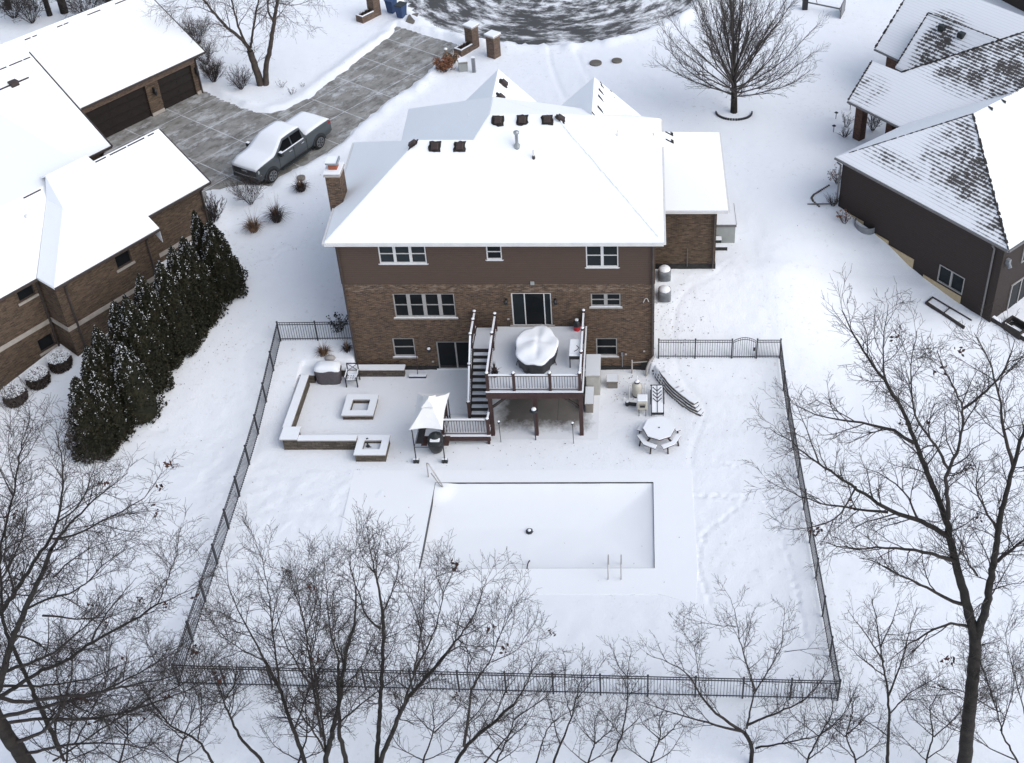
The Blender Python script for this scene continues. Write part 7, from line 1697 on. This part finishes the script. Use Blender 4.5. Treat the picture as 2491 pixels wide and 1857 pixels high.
for px, py, s, lab in ((1289, 138, .42, 'left one of two bare patches with a lid in the front lawn'), (1335, 133, .36, 'right one of two bare patches with a lid in the front lawn')):
    q = bz(px, py, ZF); t = thing('manhole_cover', lab, 'cover', (q[0], q[1], ZF), 0, 'lids in the front lawn'); m = MB(); m.cyl((0, 0, -.05), (0, 0, .10), s, s, 16); m.build('lid', 'concrete', t); m = MB(); tuft(m, 60, .9, .16, int(px), 1.2, .015); m.build('grass_rim', 'dry_grass', t)

# basketball hoop
R7q = native(1900, 0, 7.387)
q = bz(*R7q(425, 165), ZF); t = thing('basketball_hoop', 'basketball hoop with padded pole at the far right lawn, seen from behind', 'basketball hoop', (q[0], q[1], ZF))
m = MB(); m.box(-.2, .2, -.2, .2, -.05, 1.9); m.build('pole_pad', 'black_metal', t, bevel=.04); m = MB(); m.box(-.08, .08, -.08, .08, 1.9, 3.4); m.build('pole', 'black_metal', t)
hb = by(*R7q(1050, 160), q[1] - .9); hb = np.array(hb) - [q[0], q[1], ZF]
m = MB(); m.beam((.1, -.05, hb[2] + .15), tuple(hb), .09, .09); m.tube([(.05, -.05, 3.2), (hb[0] * .35, hb[1] * .35, hb[2] + .12)], .025, 6); m.build('arm', 'gutter_metal', t)
ax_ = Vector((hb[0], hb[1], 0)).normalized(); sd2 = Vector((-ax_.y, ax_.x, 0)); c0_ = Vector(hb) + ax_ * .25
m = MB(); cs_ = [c0_ + sd2 * a + Vector((0, 0, b)) for a, b in ((-.75, -.45), (.75, -.45), (.75, .62), (-.75, .62))]
for a, b in zip(cs_, cs_[1:] + cs_[:1]): m.beam(a, b, .07, .07)
bf = m.build('backboard_frame', 'gutter_metal', t); m = MB(); m.add([c + ax_ * .02 for c in cs_], [(0, 1, 2, 3)]); m.build('backboard', 'ac_metal', bf)
m = MB()
for c in cs_: m.beam(tuple(hb), tuple(c0_.lerp(c, .62)), .035, .035)
m.build('strut', 'gutter_metal', t)
# small things by the right hand house
R3q = native(1600, 0, 2.487)
for i, (a, b, h, n, sp, lab) in enumerate(((1140, 770, 1.0, 12, .6, 'pale twiggy shrub beside the porch column'), (1130, 830, .7, 22, .8, 'round dark shrub in front of the porch column'), (1300, 790, 1.3, 22, .5, 'tall brown shrub behind the porch column'), (1085, 1110, 1.0, 16, .9, 'spreading shrub by the front left corner of the dark house'), (1062, 1245, .8, 24, .8, 'round dark shrub at the rear downspout of the dark house'), (1130, 1350, .7, 12, .9, 'low scruffy shrub under the wall of the dark house'))):
    q = gp(*R3q(a, b)); shrub('garden_shrub', lab, (q[0], q[1], q[2]), 140 + i, h, n, sp, 'dark_shrub', group='shrubs beside the dark house', leafy=60 if i in (3, 5) else 0)
for i, (a, b) in enumerate(((1077, 720), (1063, 800), (1163, 668))):
    q = gp(*R3q(a, b)); t = thing('path_lamp', ['garden path lamp left of the pale twiggy shrub', 'garden path lamp nearest the round dark shrub', 'garden path lamp beside the porch roof corner'][i], 'lamp', (q[0], q[1], q[2]), 0, 'garden path lamps'); m = MB(); m.cyl((0, 0, 0), (0, 0, .45), .022, .022, 6); m.build('stake', 'black_metal', t); m = MB(); m.lathe((0, 0, .42), [(.05, 0), (.13, .03), (.04, .1)], 10); m.build('lamp_shade', 'dark_plastic', t)
ed = [gp(*R3q(a, b)) for a, b in ((1035, 1125), (985, 1155), (945, 1180), (930, 1200), (940, 1220), (985, 1260))]
t = thing('bed_edging', 'scalloped garden bed edging curving round the shrubs by the dark house', 'edging', ed[0]); m = MB()
for a, b in zip(ed[:-1], ed[1:]):
    for i in range(5): p = a + (b - a) * i / 5 - ed[0]; m.box(p[0] - .05, p[0] + .05, p[1] - .04, p[1] + .04, p[2] - .05, p[2] + .06)
m.build('edging', 'wall_stone', t)
R8q = native(2150, 560, 5.507)
q1_, q2_, q3_, q4_ = [gp(*R8q(a, b)) for a, b in ((655, 910), (558, 985), (1075, 1325), (1175, 1220))]
t = thing('raised_bed', 'long timber raised bed frame half buried in snow behind the dark house', 'raised bed', q1_); m = MB()
for a, b, k in ((q1_, q2_, 1), (q2_, q3_, 2), (q1_, q4_, .7), (q1_ + (q4_ - q1_) * .45, q2_ + (q3_ - q2_) * .45, .6)): m.beam(tuple(a - q1_ + [0, 0, .05]), tuple(b - q1_ + [0, 0, .05]), .055 * k, .10 * k)
m.build('timber', 'wet_wood', t)
q1_, q2_ = gp(*R8q(1420, 1190)), gp(*R8q(1960, 1520))
t = thing('timber_edging', 'snow topped timber landing edge below the sliding door of the dark house', 'edging', q1_); m = MB(); m.beam((0, 0, .1), tuple(q2_ - q1_ + [0, 0, .1]), .22, .3); m.beam((0, 0, .12), (.9, .9, .12), .2, .3); m.build('timber', 'wet_wood', t); m = MB(); m.beam((0, 0, .26), tuple(q2_ - q1_ + [0, 0, .26]), .2, .03); m.build('snow_cap', 'cap_snow', t)
q = gp(*R8q(1760, 1330)); t = thing('egress_well', 'square dark timber lined well beside the dark house landing', 'window well', (q[0], q[1], q[2]), BA); m = MB()
for x0, x1, y0, y1 in ((-.55, .55, -.45, -.37), (-.55, .55, .37, .45), (-.55, -.47, -.365, .365), (.47, .55, -.365, .365)): m.box(x0, x1, y0, y1, -.1, .35)
m.build('timber', 'wet_wood', t); m = MB(); m.box(-.46, .46, -.36, .36, .0, .06); m.build('floor', 'foundation', t); m = MB(); m.box(-.2, .46, -.36, .1, .062, .1); m.build('snow_patch', 'cap_snow', t)

# leaves and debris on the snow
rnd = random.Random(77); m = MB()
def leaf(x, y, s):
    z = GZ(x, y) + .02; a = rnd.uniform(0, 6.28); c, s_ = math.cos(a) * s, math.sin(a) * s; q = rnd.uniform(-.3, .5) * s
    m.add([(x + c, y + s_, z + q), (x - s_ * .5, y + c * .5, z + .015), (x - c, y - s_, z + .01), (x + s_ * .5, y - c * .5, z + .03)], [(0, 1, 2, 3)])
for _ in range(190): leaf(rnd.gauss(8.4, .9), rnd.gauss(1.9, 1.3), rnd.uniform(.02, .055))
for _ in range(70): leaf(rnd.uniform(8, 14), rnd.uniform(-6, 8), rnd.uniform(.02, .04))
for _ in range(55): leaf(rnd.uniform(-4.5, 6.5), rnd.uniform(-6.6, -4.9), rnd.uniform(.02, .04))
for _ in range(60): leaf(rnd.uniform(5.2, 7.4), rnd.uniform(-2.4, -.35), rnd.uniform(.02, .05))
for _ in range(150): leaf(rnd.uniform(-17, 14), rnd.uniform(-19.5, 3), rnd.uniform(.015, .035))
for _ in range(60): leaf(rnd.uniform(-16, -8), rnd.uniform(0, 14), rnd.uniform(.02, .04))
for _ in range(60): leaf(rnd.uniform(8, 20), rnd.uniform(4, 30), rnd.uniform(.02, .05))
for _ in range(120): q = rnd.uniform(0, 1); leaf(-18.8 + 4.5 * q + rnd.gauss(.6, .5), -5.6 + 8.5 * q - rnd.uniform(.5, 1.7), rnd.uniform(.015, .04))
tag(m.build('fallen_leaves', 'fallen_leaf'), 'scattered fallen leaves and twigs on the snow', 'leaves', kind='stuff')
